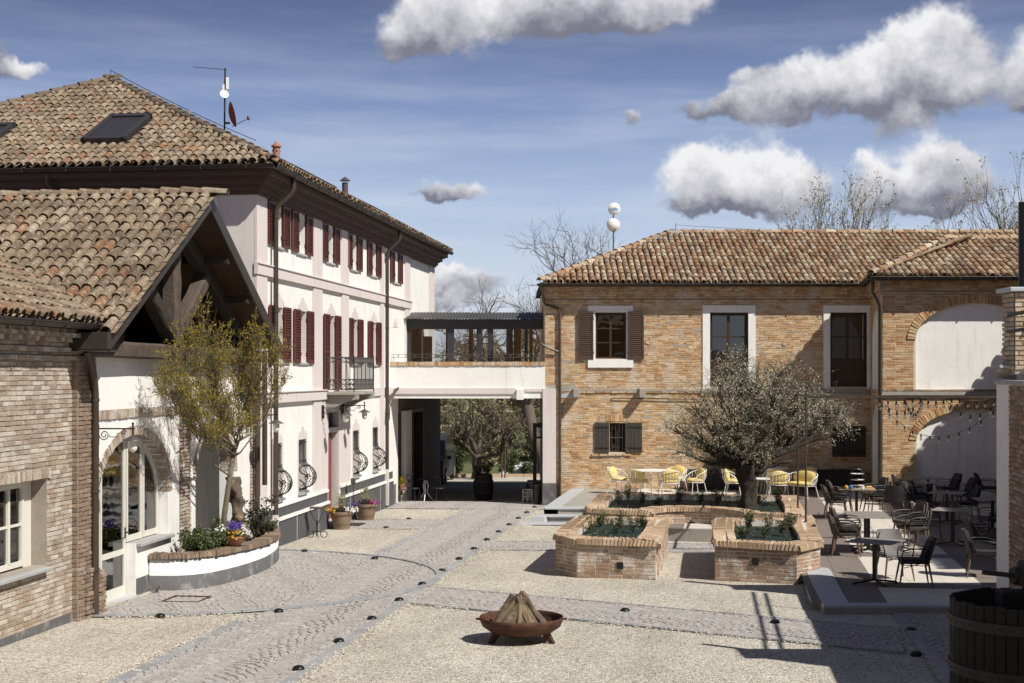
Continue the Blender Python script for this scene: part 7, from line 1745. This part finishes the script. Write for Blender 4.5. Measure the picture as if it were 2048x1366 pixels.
# wood seen through the passage and over the bridge
bare_tree('low old tree with two heavy forked limbs seen through the passage', (-1.45, 60.5, -.78), 4.4, .24, 41, lv=5, spread=1.05, up=.15, n0=5, kids=(4, 3, 3, 3), fork=.24, bud=LDR2, nbud=2200, bark=BARK, budsize=(.06, .04))
wood = [(-7.5, 68, 6.2, 'leftmost'), (-4.9, 66.5, 6.6, 'second from left'), (-2.6, 69, 6.9, 'third from left'), (-.2, 67, 6.9, 'fourth from left'), (2.0, 69, 6.6, 'fifth from left'), (4.4, 68, 6.6, 'rightmost')]
for i, (x, y, h, w_) in enumerate(wood):
    g_ = np.random.default_rng(60+i); rr = random.Random(80+i); lob = []
    for k in range(9): lob.append(((x+rr.uniform(-1.3, 1.3), y+rr.uniform(-1.2, 1.2), -1.3+(h+.7)*rr.uniform(.1, .88)), (1.0, 1.0, .8)))
    lobed_tree('thicket_tree', f'dense khaki budding tree, {w_} of the wood seen behind the bridge', 'tree', (x, y, -1.93), [(x, y, -2), (x, y, -.5), (x+.1, y, .6)], (.14, .12, .09), lob, LDRY if i % 2 else LDR2, 17000, (.10, .07), BARKT, subs=9, twigs=6, seed=90+i, limb_r=.035, tw=.02, twl=.5, group='wood behind the bridge', ns=3)
# farther wooded rise
g_ = np.random.default_rng(5); N_ = 60000; a = g_.uniform(-30, 34, N_); yy = g_.uniform(84, 108, N_); top_ = 4.2+1.6*np.sin(a*.35)+1.2*np.sin(a*.9+1)+.7*np.sin(a*2.3); zz = -1+(top_+1)*g_.random(N_)**.6
o = leafmesh('far_wood', LDR2, np.c_[a, yy, zz], .34, .24, base=(0, 84, -1), seed=4); tag(o, kind='stuff', label='distant khaki wood closing the view beyond the yard', cat='wood')
LITT = mat('dry_leaf', None, .9, pieces=[(.16, .11, .06), (.10, .07, .045), (.22, .16, .09), (.13, .12, .06)], var=.2)
# ------------------------------------------------ curved planter before the white house
cpt = [(-9.38, 24.2), (-9.03, 24.2), (-8.72, 24.34), (-8.48, 24.75), (-8.34, 25.4), (-8.26, 26.2), (-8.24, 27.1), (-8.32, 28.0), (-8.47, 28.9), (-8.68, 29.7), (-8.92, 30.35), (-9.1, 30.62), (-9.38, 30.68)]
fine_ = []
for i in range(len(cpt)-1):
    for f in np.linspace(0, 1, 6)[:-1]: fine_.append(tuple(Vector(cpt[i]).lerp(Vector(cpt[i+1]), f)))
fine_.append(cpt[-1])
def smooth_(p, k=3):
    for _ in range(k): p = [p[0]]+[((p[i-1][0]+2*p[i][0]+p[i+1][0])/4, (p[i-1][1]+2*p[i][1]+p[i+1][1])/4) for i in range(1, len(p)-1)]+[p[-1]]
    return p
fine_ = smooth_(fine_, 6); rimz = lambda y: .47-.034*(y-24.3)
CPn = thing('curved_planter', 'curved white-rendered planter with grey base and rough brick rim', 'planter', (-8.4, 27, gzL(-8.4, 27)), 'L')
def strip(name, mt, d, z0, z1, par=CPn, th=.24):
    m = MB(); n = len(fine_); out = []; inn = []
    for i in range(n):
        a, b = Vector(fine_[max(0, i-1)]), Vector(fine_[min(n-1, i+1)]); t_ = (b-a).normalized(); nn_ = Vector((t_.y, -t_.x)); p = Vector(fine_[i]); out.append(p+nn_*d); inn.append(p-nn_*th)
    v = [(p.x, p.y, z0(p.y)) for p in out]+[(p.x, p.y, z1(p.y)) for p in out]+[(p.x, p.y, z0(p.y)) for p in inn]+[(p.x, p.y, z1(p.y)) for p in inn]
    f = []
    for i in range(n-1): f += [(i, i+1, n+i+1, n+i), (n+i, n+i+1, 3*n+i+1, 3*n+i), (2*n+i, 3*n+i, 3*n+i+1, 2*n+i+1)]
    return m.add(v, f).build(name, mt, par, smooth='all'), out, inn
_, o_, i_ = strip('wall', WHT, 0, lambda y: gzL(-8.4, y)-.1, lambda y: rimz(y)-.075)
strip('plinth', GRYS, .015, lambda y: gzL(-8.4, y)-.1, lambda y: gzL(-8.4, y)+.27, th=-.0)
rim_, _, _ = strip('rim', MORTD, .03, lambda y: rimz(y)-.075, lambda y: rimz(y)-.015, th=.25); T = []
L_ = 0
for i in range(len(o_)-1):
    a, b = o_[i], o_[i+1]; n_ = max(1, round((b-a).length/.12)); t_ = (b-a).normalized(); nn_ = Vector((t_.y, -t_.x))
    for k in range(n_):
        c = a.lerp(b, (k+.5)/n_)-nn_*.10; w_ = (b-a).length/n_-.012; dp = .30+random.uniform(-.02, .03)
        T.append(T4((t_.x*w_, t_.y*w_, 0), (0, 0, .085+random.uniform(-.01, .01)), (nn_.x*dp, nn_.y*dp, random.uniform(-.015, .015)), (c.x, c.y, rimz(c.y)-.075)))
pieces(rim_, 'brick', FP, T, RIMB)
sv = [(p.x, p.y, rimz(p.y)-.1) for p in i_]; sv2 = [(-9.4, p.y, rimz(p.y)-.1) for p in i_]; n = len(sv)
MB().add(sv+sv2, [(i, i+1, n+i+1, n+i) for i in range(n-1)]).build('soil', SOIL, CPn, fix=False)
def LW(x, y, z): q = L2W(x, y); return (q[0], q[1], z)
BW = lambda n_, c: mat(n_, c, .7, var=.06)
WHB, YLB, PUB, RDB, PKB = BW('white_petal', (.78, .76, .74)), BW('yellow_petal', (.72, .42, .03)), BW('violet_petal', (.12, .07, .36)), BW('red_petal', (.45, .02, .03)), BW('magenta_petal', (.35, .08, .22))
rz_ = lambda y: rimz(y)-.1
for (x, y, r, h, lf, n_, sd_, lb, bl) in ((-8.72, 24.95, .30, .34, LGRN, 1500, 1, 'dark green shrub at the near end of the curved planter', None), (-8.78, 25.6, .30, .30, LGRN, 1300, 2, 'green shrub second from the near end of the curved planter', None),
        (-8.85, 26.3, .34, .26, FLEAF, 1500, 3, 'pale green ground shrub before the slender tree', None), (-8.95, 27.2, .30, .40, LGRN, 1100, 4, 'green shrub with a single red bloom behind the pansy bowl', [(RDB, 7, .07)]),
        (-8.78, 28.5, .38, .72, LRED, 900, 5, 'tall dark-leaved rose bush behind the pansy bowl', None), (-8.95, 29.6, .34, .34, FLEAF, 1600, 6, 'yellow-green shrub at the far end of the curved planter', None), (-9.05, 25.3, .25, .35, LGRN, 900, 7, 'green shrub against the white pier under the arch window', None)):
    clump('shrub', lb, 'shrub', LW(x, y, rz_(y)), r*1.18, h*1.15, lf, int(n_*1.4), (.05, .032), sd_, bloom=bl)
bc = Vector(LW(-8.42, 25.9, .44)); t = thing('flower_bowl', 'terracotta bowl of white, violet and yellow pansies on the curved planter rim', 'flower bowl', tuple(bc))
MB().lathe([(.0, 0), (.11, 0), (.19, .07), (.225, .14), (.235, .15), (.235, .175), (.215, .175), (.20, .14), (0, .12)], tuple(bc), 28, cap=False).build('bowl', TERR, t, smooth='all')
g_ = np.random.default_rng(3); N_ = 900; q = g_.normal(size=(N_, 3)); q /= np.linalg.norm(q, axis=1)[:, None]; q[:, 2] = np.abs(q[:, 2]); P = np.array(bc)+q*np.array((.24, .24, .17))*g_.random((N_, 1))**.4+np.array((0, 0, .15))
leafmesh('leaves', LGRN, P, .04, .03, t, seed=1)
for mt_, dx, dz_, n_ in ((WHB, -.17, .0, 46), (WHB, .17, .0, 46), (PUB, .02, .10, 60), (YLB, .03, -.03, 60)):
    c = g_.normal(size=(n_, 3))*np.array((.07, .10, .05))+np.array(bc)+np.array((dx, -.08 if mt_ is YLB else 0, .25+dz_))
    pp = np.repeat(c, 5, axis=0)+g_.normal(size=(n_*5, 3))*.008; leafmesh('blooms', mt_, pp, .034, .032, t, seed=n_+int(dx*100), jl=.2)
# weathered wooden sculpture
sx, sy = L2W(-9.12, 28.2); sz0 = .33; t = thing('wood_sculpture', 'twisted driftwood trunk sculpture standing behind the slender tree', 'sculpture', (sx, sy, sz0))
v = []; n = 14; rows = 26
for j in range(rows+1):
    f = j/rows; z = sz0+1.2*f; r0 = .13*(1+.25*math.sin(f*9)+.12*math.sin(f*23)) * (1 if f < .8 else 1-.25*math.sin((f-.8)/.2*PI*.9)); cx_ = sx+.05*math.sin(f*5); 
    for k in range(n): a = 2*PI*k/n; r = r0*(1+.30*math.sin(2*a+f*13)+.2*math.sin(3*a-f*21)+.1*math.sin(7*a+f*40)+random.uniform(-.07, .07)); v.append((cx_+r*math.cos(a), sy+r*math.sin(a), z))
MB().add(v, [(i*n+k, i*n+(k+1) % n, (i+1)*n+(k+1) % n, (i+1)*n+k) for i in range(rows) for k in range(n)]+[tuple(range(n)), tuple(range(rows*n, rows*n+n))]).build('carved_trunk', LOGM, t, smooth='all')

# wall lamps
wall_lamp('old style wall lamp beside the arched glass door', (-9.36, 21.85, 2.66), (1, 0, 0), frame='L')
wall_lamp('old style wall lamp half hidden by the slender tree', (-9.36, 29.72, 2.66), (1, 0, 0), frame='L')
wall_lamp('old style wall lamp left of the red door', (-9.34, 35.82, 2.66), (1, 0, 0), frame='L')
wall_lamp('old style wall lamp right of the red door', (-9.34, 37.9, 2.68), (1, 0, 0), frame='L')
# pots
def pot(lb, x, y, r, h, seed, blooms, tall):
    X, Y = L2W(x, y); z = gz(Y); t = thing('flower_pot', lb, 'flower pot', (X, Y, z), group='big brown flower pots by the red door')
    MB().lathe([(0, 0), (r*.66, 0), (r*.72, h*.3), (r*.735, h*.31), (r*.75, h*.34), (r*.76, h*.36), (r*.9, h*.82), (r*.99, h*.84), (r, h*.86), (r, h), (r*.9, h), (r*.86, h*.88), (0, h*.86)], (X, Y, z), 30, cap=False).build('pot', POTB, t, smooth=True)
    g_ = np.random.default_rng(seed); N_ = 700; q = g_.normal(size=(N_, 3)); q /= np.linalg.norm(q, axis=1)[:, None]; q[:, 2] = np.abs(q[:, 2])*.5; leafmesh('leaves', LRED, np.array((X, Y, z+h*.9))+q*r*1.0*g_.random((N_, 1))**.5, .05, .03, t, seed=seed)
    N_ = 260; hh = g_.random(N_)**.7; P = np.c_[X+(g_.normal(size=N_)*.09)*(1.2-hh)+.06*np.sin(g_.integers(0, 4, N_)*2.1), Y+g_.normal(size=N_)*.08, z+h+hh*tall]; leafmesh('upright_foliage', FLEAF2, P, .07, .02, t, D=np.tile((0, 0, 1.), (N_, 1)), seed=seed+2)
    for mt_, dx, dz_, n_ in blooms:
        c = g_.normal(size=(n_, 3))*np.array((.08, .10, .035))+np.array((X+dx, Y-.12, z+h+dz_)); pp = np.repeat(c, 5, axis=0)+g_.normal(size=(n_*5, 3))*.012; leafmesh('blooms', mt_, pp, .045, .04, t, seed=seed+n_, jl=.2)
FLEAF2 = mat('pale_upright_leaf', (.30, .29, .16), .8, var=.2, trans=.3)
pot('big brown pot nearest the iron stand, with yellow and white blooms', -8.95, 36.3, .31, .46, 11, [(YLB, -.24, .05, 12), (WHB, .26, .03, 26)], .42)
pot('big brown pot right of the red door with magenta and violet blooms', -8.92, 38.95, .32, .46, 12, [(PKB, .2, .04, 34), (PUB, -.26, .02, 14)], .42)
# iron plant stand
X, Y = L2W(-9.0, 34.05); z = gz(Y); t = thing('iron_stand', 'wrought iron stand with curled feet and wooden top, beside the grey plinth', 'stand', (X, Y, z))
MB().box(X-.17, X+.17, Y-.12, Y+.12, z+.70, z+.735).build('top', WOODG, t, bevel=.01)
m = MB().tube([(X, Y, z+.05), (X, Y, z+.42)], .016, 8)
for s_ in (-1, 1):
    m.tube([(X, Y, z+.30), (X+s_*.10, Y, z+.5), (X+s_*.17, Y, z+.66), (X+s_*.15, Y, z+.70)], .009, 6)
    m.tube([(X, Y, z+.16)]+[(X+s_*(.17+.075*math.cos(a)*(1-a/14)), Y, z+.085+.075*math.sin(a)*(1-a/14)) for a in np.linspace(PI*.75, -PI*1.3, 14)], .011, 6)
    m.tube([(X, Y, z+.1), (X+s_*.05, Y-.12*s_, z+.01)], .01, 5)
m.build('frame', IRON, t)
X, Y = L2W(-9.1, 38.2); z = gz(Y); t = thing('garden_torch', 'iron garden torch on a thin rod behind the right pot', 'torch', (X, Y, z))
MB().tube([(X, Y, z), (X, Y, z+1.02)], .009, 6).build('rod', IRON, t); MB().box(X-.06, X+.06, Y-.06, Y+.06, z+1.04, z+1.2).lathe([(.02, 1.02), (.06, 1.04)], (X, Y, z), 8).build('cup', IRONG, t, bevel=.01)
X, Y = L2W(-8.9, 37.35); tag(MB().box(-.42, .42, -.25, .25, 0, .014).xf(Matrix.Translation((X, Y, gz(Y)+.02)) @ Matrix.Rotation(-FA-R(90), 4, 'Z')).build('doormat', WOODD, base=(X, Y, gz(Y)+.02)), 'dark doormat on the paving before the red door', 'doormat')
X, Y = L2W(-8.35, 23.2); m = MB()
for a in (-.3, .3): m.box(a-.02, a+.02, -.32, .32, 0, .012); m.box(-.28, .28, a-.02, a+.02, 0, .012)
tag(m.xf(Matrix.Translation((X, Y, gz(Y)+.017)) @ Matrix.Rotation(-FA, 4, 'Z')).build('inspection_cover', RUST, base=(X, Y, gz(Y))), 'square rusty inspection cover set in the round paving', 'hatch')
X, Y = L2W(-9.15, 23.95); z = gz(Y); tag(MB().tube([(X, Y, z), (X, Y, z+.09)], .012, 6).tube([(X-.05, Y, z+.12), (X, Y, z+.08), (X+.05, Y, z+.12)], .008, 5).box(X-.07, X+.03, Y-.03, Y+.03, z+.012, z+.03).build('boot_scraper', IRON, base=(X, Y, z)), 'tiny iron boot scraper beside the glass door', 'boot scraper')
# shrubs in the brick planters
def pz(x, y, z): D = 2900*(3.6-z)/(y-748); return ((x-1024)/2900*D, D, z)
def row(pts, z, where, seed):
    for i, (x, y) in enumerate(pts):
        r = random.Random(seed+i); k = r.choice((LGRN, FLEAF, FLEAF, LGRN)); nm = ordn[i]
        clump('bedding_plant', f'{nm} small shrub from the left in the {where}', 'shrub', pz(x, y, z), r.uniform(.10, .23), r.uniform(.16, .42), k, r.choice((260, 420, 600)), (.045, .018 if k is LGRN else .026), seed+i, group=f'small shrubs in the {where}')
for pl_, zt in ((pl1, .40), (pl2, .40), (plb, .27)):
    inn_ = offset_poly(pl_, .42); P_ = np.array(inn_); lo, hi = P_.min(0), P_.max(0); q = RNG.uniform(lo, hi, (1500 if pl_ is plb else 700, 2)); q = q[inpoly(q[:, 0], q[:, 1], inn_)]; g_ = np.random.default_rng(4); q = q[(np.sin(q[:, 0]*5+2*np.sin(q[:, 1]*4))+g_.normal(size=len(q))*.6) > .1]
    par = PLA if pl_ is pl1 else PLB if pl_ is pl2 else PLC
    leafmesh('leaf_litter', LITT, np.c_[q, np.full(len(q), zt+.008)], .045, .028, par, D=np.c_[g_.normal(size=(len(q), 2)), np.zeros(len(q))*0+.05], seed=7)
row([(1180, 1066), (1200, 1053), (1232, 1066), (1240, 1050), (1266, 1066), (1284, 1053)], .41, 'planter nearest the steps', 200)
row([(1488, 1075), (1497, 1060), (1528, 1075), (1536, 1060), (1568, 1072), (1578, 1058)], .41, 'planter beside the terrace edge', 300)
row([(1236, 1010), (1256, 1000), (1284, 1010), (1317, 1010), (1357, 1010), (1400, 1009), (1437, 1008), (1518, 1008), (1548, 1000), (1556, 1011)], .28, 'long planter', 400)
# ------------------------------------------------ in the passage
def gp(x, D): return ((x-1024)/2900*D, D, gz(D))
x, y, z = gp(967, 47.9); t = thing('barrel', 'dark wooden barrel used as a plant stand in the passage', 'barrel', (x, y, z))
MB().lathe([(.0, .01), (.26, 0), (.31, .2), (.34, .43), (.31, .66), (.27, .86), (.25, .84), (0, .83)], (x, y, z), 28, cap=False).build('staves', PRW, t, smooth='all')
for zz, r in ((.08, .285), (.24, .325), (.62, .323), (.78, .292)): MB().lathe([(r, -.02), (r+.008, -.02), (r+.008, .02), (r, .02)], (x, y, z+zz), 28, cap=False).build('hoop', PRI, t)
clump('potted_plant', 'bushy dark plant on top of the barrel', 'plant', (x+.12, y, z+.84), .22, .36, LGRN, 700, (.07, .03), 501)
clump('potted_plant', 'smaller leafy plant on the left of the barrel top', 'plant', (x-.17, y, z+.84), .15, .25, LRED, 350, (.06, .03), 502)
def lantern(lb, x, y, z, h, mt, w=.12):
    t = thing('lantern', lb, 'lantern', (x, y, z)); m = MB()
    for a in (-1, 1):
        for b in (-1, 1): m.box(x+a*w-.012, x+a*w+.012, y+b*w-.012, y+b*w+.012, z, z+h)
    m.box(x-w-.01, x+w+.01, y-w-.01, y+w+.01, z, z+.03); m.box(x-w-.01, x+w+.01, y-w-.01, y+w+.01, z+h-.02, z+h+.01)
    for a in (-1, 1): m.box(x-.006, x+.006, y+a*w-.005, y+a*w+.005, z, z+h); m.box(x-w, x+w, y+a*w-.005, y+a*w+.005, z+h*.5-.006, z+h*.5+.006); m.box(x-w, x+w, y+a*w-.005, y+a*w+.005, z+h*.75-.006, z+h*.75+.006)
    m.build('frame', mt, t); MB().add([(x+w*1.2*a, y+w*1.2*b, z+h+.01) for a, b in ((-1, -1), (1, -1), (1, 1), (-1, 1))]+[(x+.03*a, y+.03*b, z+h+.12) for a, b in ((-1, -1), (1, -1), (1, 1), (-1, 1))], [(0, 1, 5, 4), (1, 2, 6, 5), (2, 3, 7, 6), (3, 0, 4, 7), (4, 5, 6, 7)]).lathe([(.03, .12), (.045, .16), (.01, .2), (.02, .22), (0, .24)], (x, y, z+h), 8).build('roof', BLACK, t)
    MB().box(x-w+.004, x+w-.004, y-w+.004, y+w-.004, z+.03, z+h-.02).build('glazing', GLS, t); MB().tube([(x, y, z+.03), (x, y, z+.2)], .03, 10).build('candle', WHB, t)
x, y, z = gp(1055, 46.3); lantern('tall white-framed lantern standing at the right of the passage', x, y, z, .46, CREAM, .15)
x, y, z = gp(1075, 45.6); t = thing('litter_bin', 'slim grey cylindrical bin beside the bridge pillar', 'bin', (x, y, z)); MB().lathe([(0, 0), (.11, 0), (.11, .6), (.0, .6)], (x, y, z), 20).build('body', ANTH, t, smooth=True); MB().lathe([(.115, .6), (.115, .625), (.09, .63), (0, .632)], (x, y, z), 20).build('lid', IRONG, t, smooth=True)
x, y, z = gp(803, 46.6); t = thing('plant_stand', 'small round wooden plant stand at the left of the passage', 'stand', (x, y, z)); MB().lathe([(0, .4), (.19, .4), (.19, .44), (0, .44)], (x, y, z), 18).build('top', WOODG, t)
for k in range(3): a = k*2.1; MB().tube([(x, y, z+.4), (x+.13*math.cos(a), y+.13*math.sin(a), z)], .016, 6).build('leg', WOODG, t)
t = thing('flower_pot', 'small yellow-brown pot with a yellow plant on the wooden stand', 'flower pot', (x, y, z+.44)); MB().lathe([(0, 0), (.08, 0), (.1, .16), (.0, .15)], (x, y, z+.44), 16).build('pot', TERR, t); leafmesh('leaves', LYEL, np.array((x, y, z+.68))+np.random.default_rng(6).normal(size=(260, 3))*.075, .05, .03, t, seed=2)
x, y, z = gp(809, 48.2); MB2 = thing('side_crate', 'dark crate under the black lantern in the passage', 'crate', (x, y, z)); MB().box(x-.16, x+.16, y-.14, y+.14, z, z+.62).build('body', DWOOD, MB2, bevel=.01); lantern('black-roofed lantern on the dark crate', x, y, z+.62, .26, CREAM, .12)
x, y, z = gp(851, 47.2); t = thing('cafe_table', 'round table on ornate white pedestal in the passage', 'table', (x, y, z)); MB().lathe([(0, .7), (.28, .7), (.29, .715), (.28, .73), (0, .73)], (x, y, z), 26).build('tabletop', IRON, t)
m = MB()
for k in range(3): a = k*2.1+.4; m.tube([(x+.03*math.cos(a), y+.03*math.sin(a), z+.7), (x+.1*math.cos(a), y+.1*math.sin(a), z+.5), (x+.05*math.cos(a), y+.05*math.sin(a), z+.3), (x+.22*math.cos(a), y+.22*math.sin(a), z+.06), (x+.25*math.cos(a), y+.25*math.sin(a), z)], .016, 6)
m.build('pedestal', WMET, t)
def cafe_chair():
    t = T0('cafe_chair', 'x', 'chair', 'ornate iron chairs in the passage'); MB().lathe([(0, .43), (.19, .43), (.2, .445), (.19, .46), (0, .46)], (0, 0, 0), 20).build('seat', IRON, t)
    m = MB().tube([(-.17, .14, .45), (-.19, .18, .65)]+[(.19*math.cos(a), .18+.02*math.sin(a), .68+.19*math.sin(a)) for a in np.linspace(PI, 0, 12)]+[(.19, .18, .65), (.17, .14, .45)], .011, 6)
    for c in (-.08, 0, .08): m.tube([(c+.05*math.cos(a)*(1-a/12), .17, .66+.07*math.sin(a)*(1-a/12)) for a in np.linspace(0, 8, 14)], .007, 5)
    m.build('backrest', IRON, t)
    for sx in (-1, 1):
        for sy in (-1, 1): MB().tube([(sx*.13, sy*.13, .43), (sx*.16, sy*.16, .2), (sx*.19, sy*.19, 0)], .012, 6).build('leg', IRON, t)
    return t
cc = cafe_chair(); x, y, z = gp(827, 46.9); place(cc, x, y, z, 60, 'ornate dark iron chair left of the cafe table'); x, y, z = gp(878, 46.9); dup(cc, (x, y, z), R(-65), 'ornate dark iron chair right of the cafe table')
# ------------------------------------------------ vehicles beyond the passage
TYRE = mat('tyre', (.02, .02, .02), .8); RIM = mat('wheel_rim', (.45, .45, .46), .35, .8); CGL = mat('car_glass', (.03, .04, .05), .08, spec=.8, var=0)
def vehicle(name, lb, cat, paint, x, y, z, rz, L, Wd, H, prof, win, wheels):
    t = thing(name, lb, cat, loc=(x, y, z), rz=R(rz)); w = Wd/2
    m = MB(); n = len(prof); sec = [(-w, .0), (-w*.995, .5), (-w*.82, 1)]
    def wx(zz): return w*(1-.17*max(0, (zz-H*.52)/(H*.48))**1.2)
    v = [(s*wx(zz), yy, zz) for s in (-1, 1) for yy, zz in prof]
    tr = [tuple(q) for q in tessellate_polygon([[Vector((a, b, 0)) for a, b in prof]])]
    m.add(v, tr+[tuple(i+n for i in reversed(q)) for q in tr]+[(i, (i+1) % n, n+(i+1) % n, n+i) for i in range(n)]); m.build('body', paint, t, smooth=True, bevel=.03)
    for wn in win:
        m = MB()
        for s in (-1, 1):
            a = [(s*(wx(zz)+.006), yy, zz) for yy, zz in wn]; m.add(a, [tuple(range(len(a)))])
        m.build('side_window', CGL, t, fix=False)
    for yy in wheels:
        for s in (-1, 1):
            wl = MB().lathe([(.0, -.1), (.29, -.1), (.33, -.06), (.33, .06), (.29, .1), (0, .1)], (0, 0, 0), 22).xf(Matrix.Translation((s*(w-.06), yy, .33)) @ Matrix.Rotation(R(90), 4, 'Y')).build('wheel', TYRE, t, smooth=True)
            MB().lathe([(0, -.112), (.2, -.108), (.21, -.1), (.21, .1), (.2, .108), (0, .112)], (0, 0, 0), 18).xf(Matrix.Translation((s*(w-.06), yy, .33)) @ Matrix.Rotation(R(90), 4, 'Y')).build('rim', RIM, wl)
    for s in (-1, 1): MB().ball((s*(w+.1), prof[0][0]+1.35 if L > 4.3 else prof[0][0]+1.3, H*.55), .09, .05, .07, 8, 6).build('mirror', paint, t)
    return t
vanp = [(-2.3, .3), (-2.3, .75), (-2.15, .98), (-1.45, 1.12), (-.75, 1.78), (-.4, 1.86), (2.0, 1.86), (2.2, 1.75), (2.3, 1.1), (2.3, .35), (1.8, .22), (-1.8, .22)]
vehicle('parked_van', 'dark grey people carrier parked beyond the passage, partly hidden by the wall', 'van', mat('dark_car_paint', (.03, .03, .034), .3, 0, var=0), -3.42, 58.3, gz(58), -4, 4.6, 1.84, 1.86, vanp, [[(-1.2, 1.12), (-.65, 1.68), (-.1, 1.7), (-.1, 1.1)], [(0, 1.1), (0, 1.7), (1.05, 1.7), (1.05, 1.1)], [(1.15, 1.1), (1.15, 1.7), (1.95, 1.68), (2.1, 1.15)]], (-1.45, 1.45))
carp = [(-2.05, .3), (-2.05, .65), (-1.9, .82), (-1.0, .95), (-.35, 1.38), (0, 1.45), (.9, 1.45), (1.35, 1.36), (1.9, 1.0), (2.05, .9), (2.05, .35), (1.7, .22), (-1.7, .22)]
cw = [[(-.8, .97), (-.28, 1.32), (.25, 1.36), (.25, .96)], [(.33, .96), (.33, 1.36), (.85, 1.36), (1.5, .99)]]
vehicle('parked_car', 'white car parked behind the grass verge at the right of the passage', 'car', mat('white_car_paint', (.7, .7, .7), .25, var=0), 1.35, 66.5, -1.93, 90, 4.1, 1.75, 1.45, carp, cw, (-1.3, 1.3))
clump('verge_bush', 'rounded green bush in front of the white car', 'bush', (.65, 63.3, -.95), .42, .62, FLEAF, 1400, (.09, .05), 601); clump('verge_bush', 'dark green bush behind the van tail', 'bush', (-2.3, 63.0, -.85), .5, 1.15, LGRN, 1500, (.09, .05), 602)
clump('verge_bush', 'dark green bush behind the barrel', 'bush', (-.1, 62.9, -.85), .6, 1.0, LGRN, 1700, (.09, .05), 603)
for x_, lb in ((-.43, 'left'), (-.30, 'right')):
    tag(MB().tube([(x_, 61.0, gz(61)), (x_+.02, 61.0, gz(61)+2.0)], .03, 7).build('stake', WOODG, base=(x_, 61.0, gz(61))), f'{lb} one of two thin stakes propping the low old tree', 'stake')
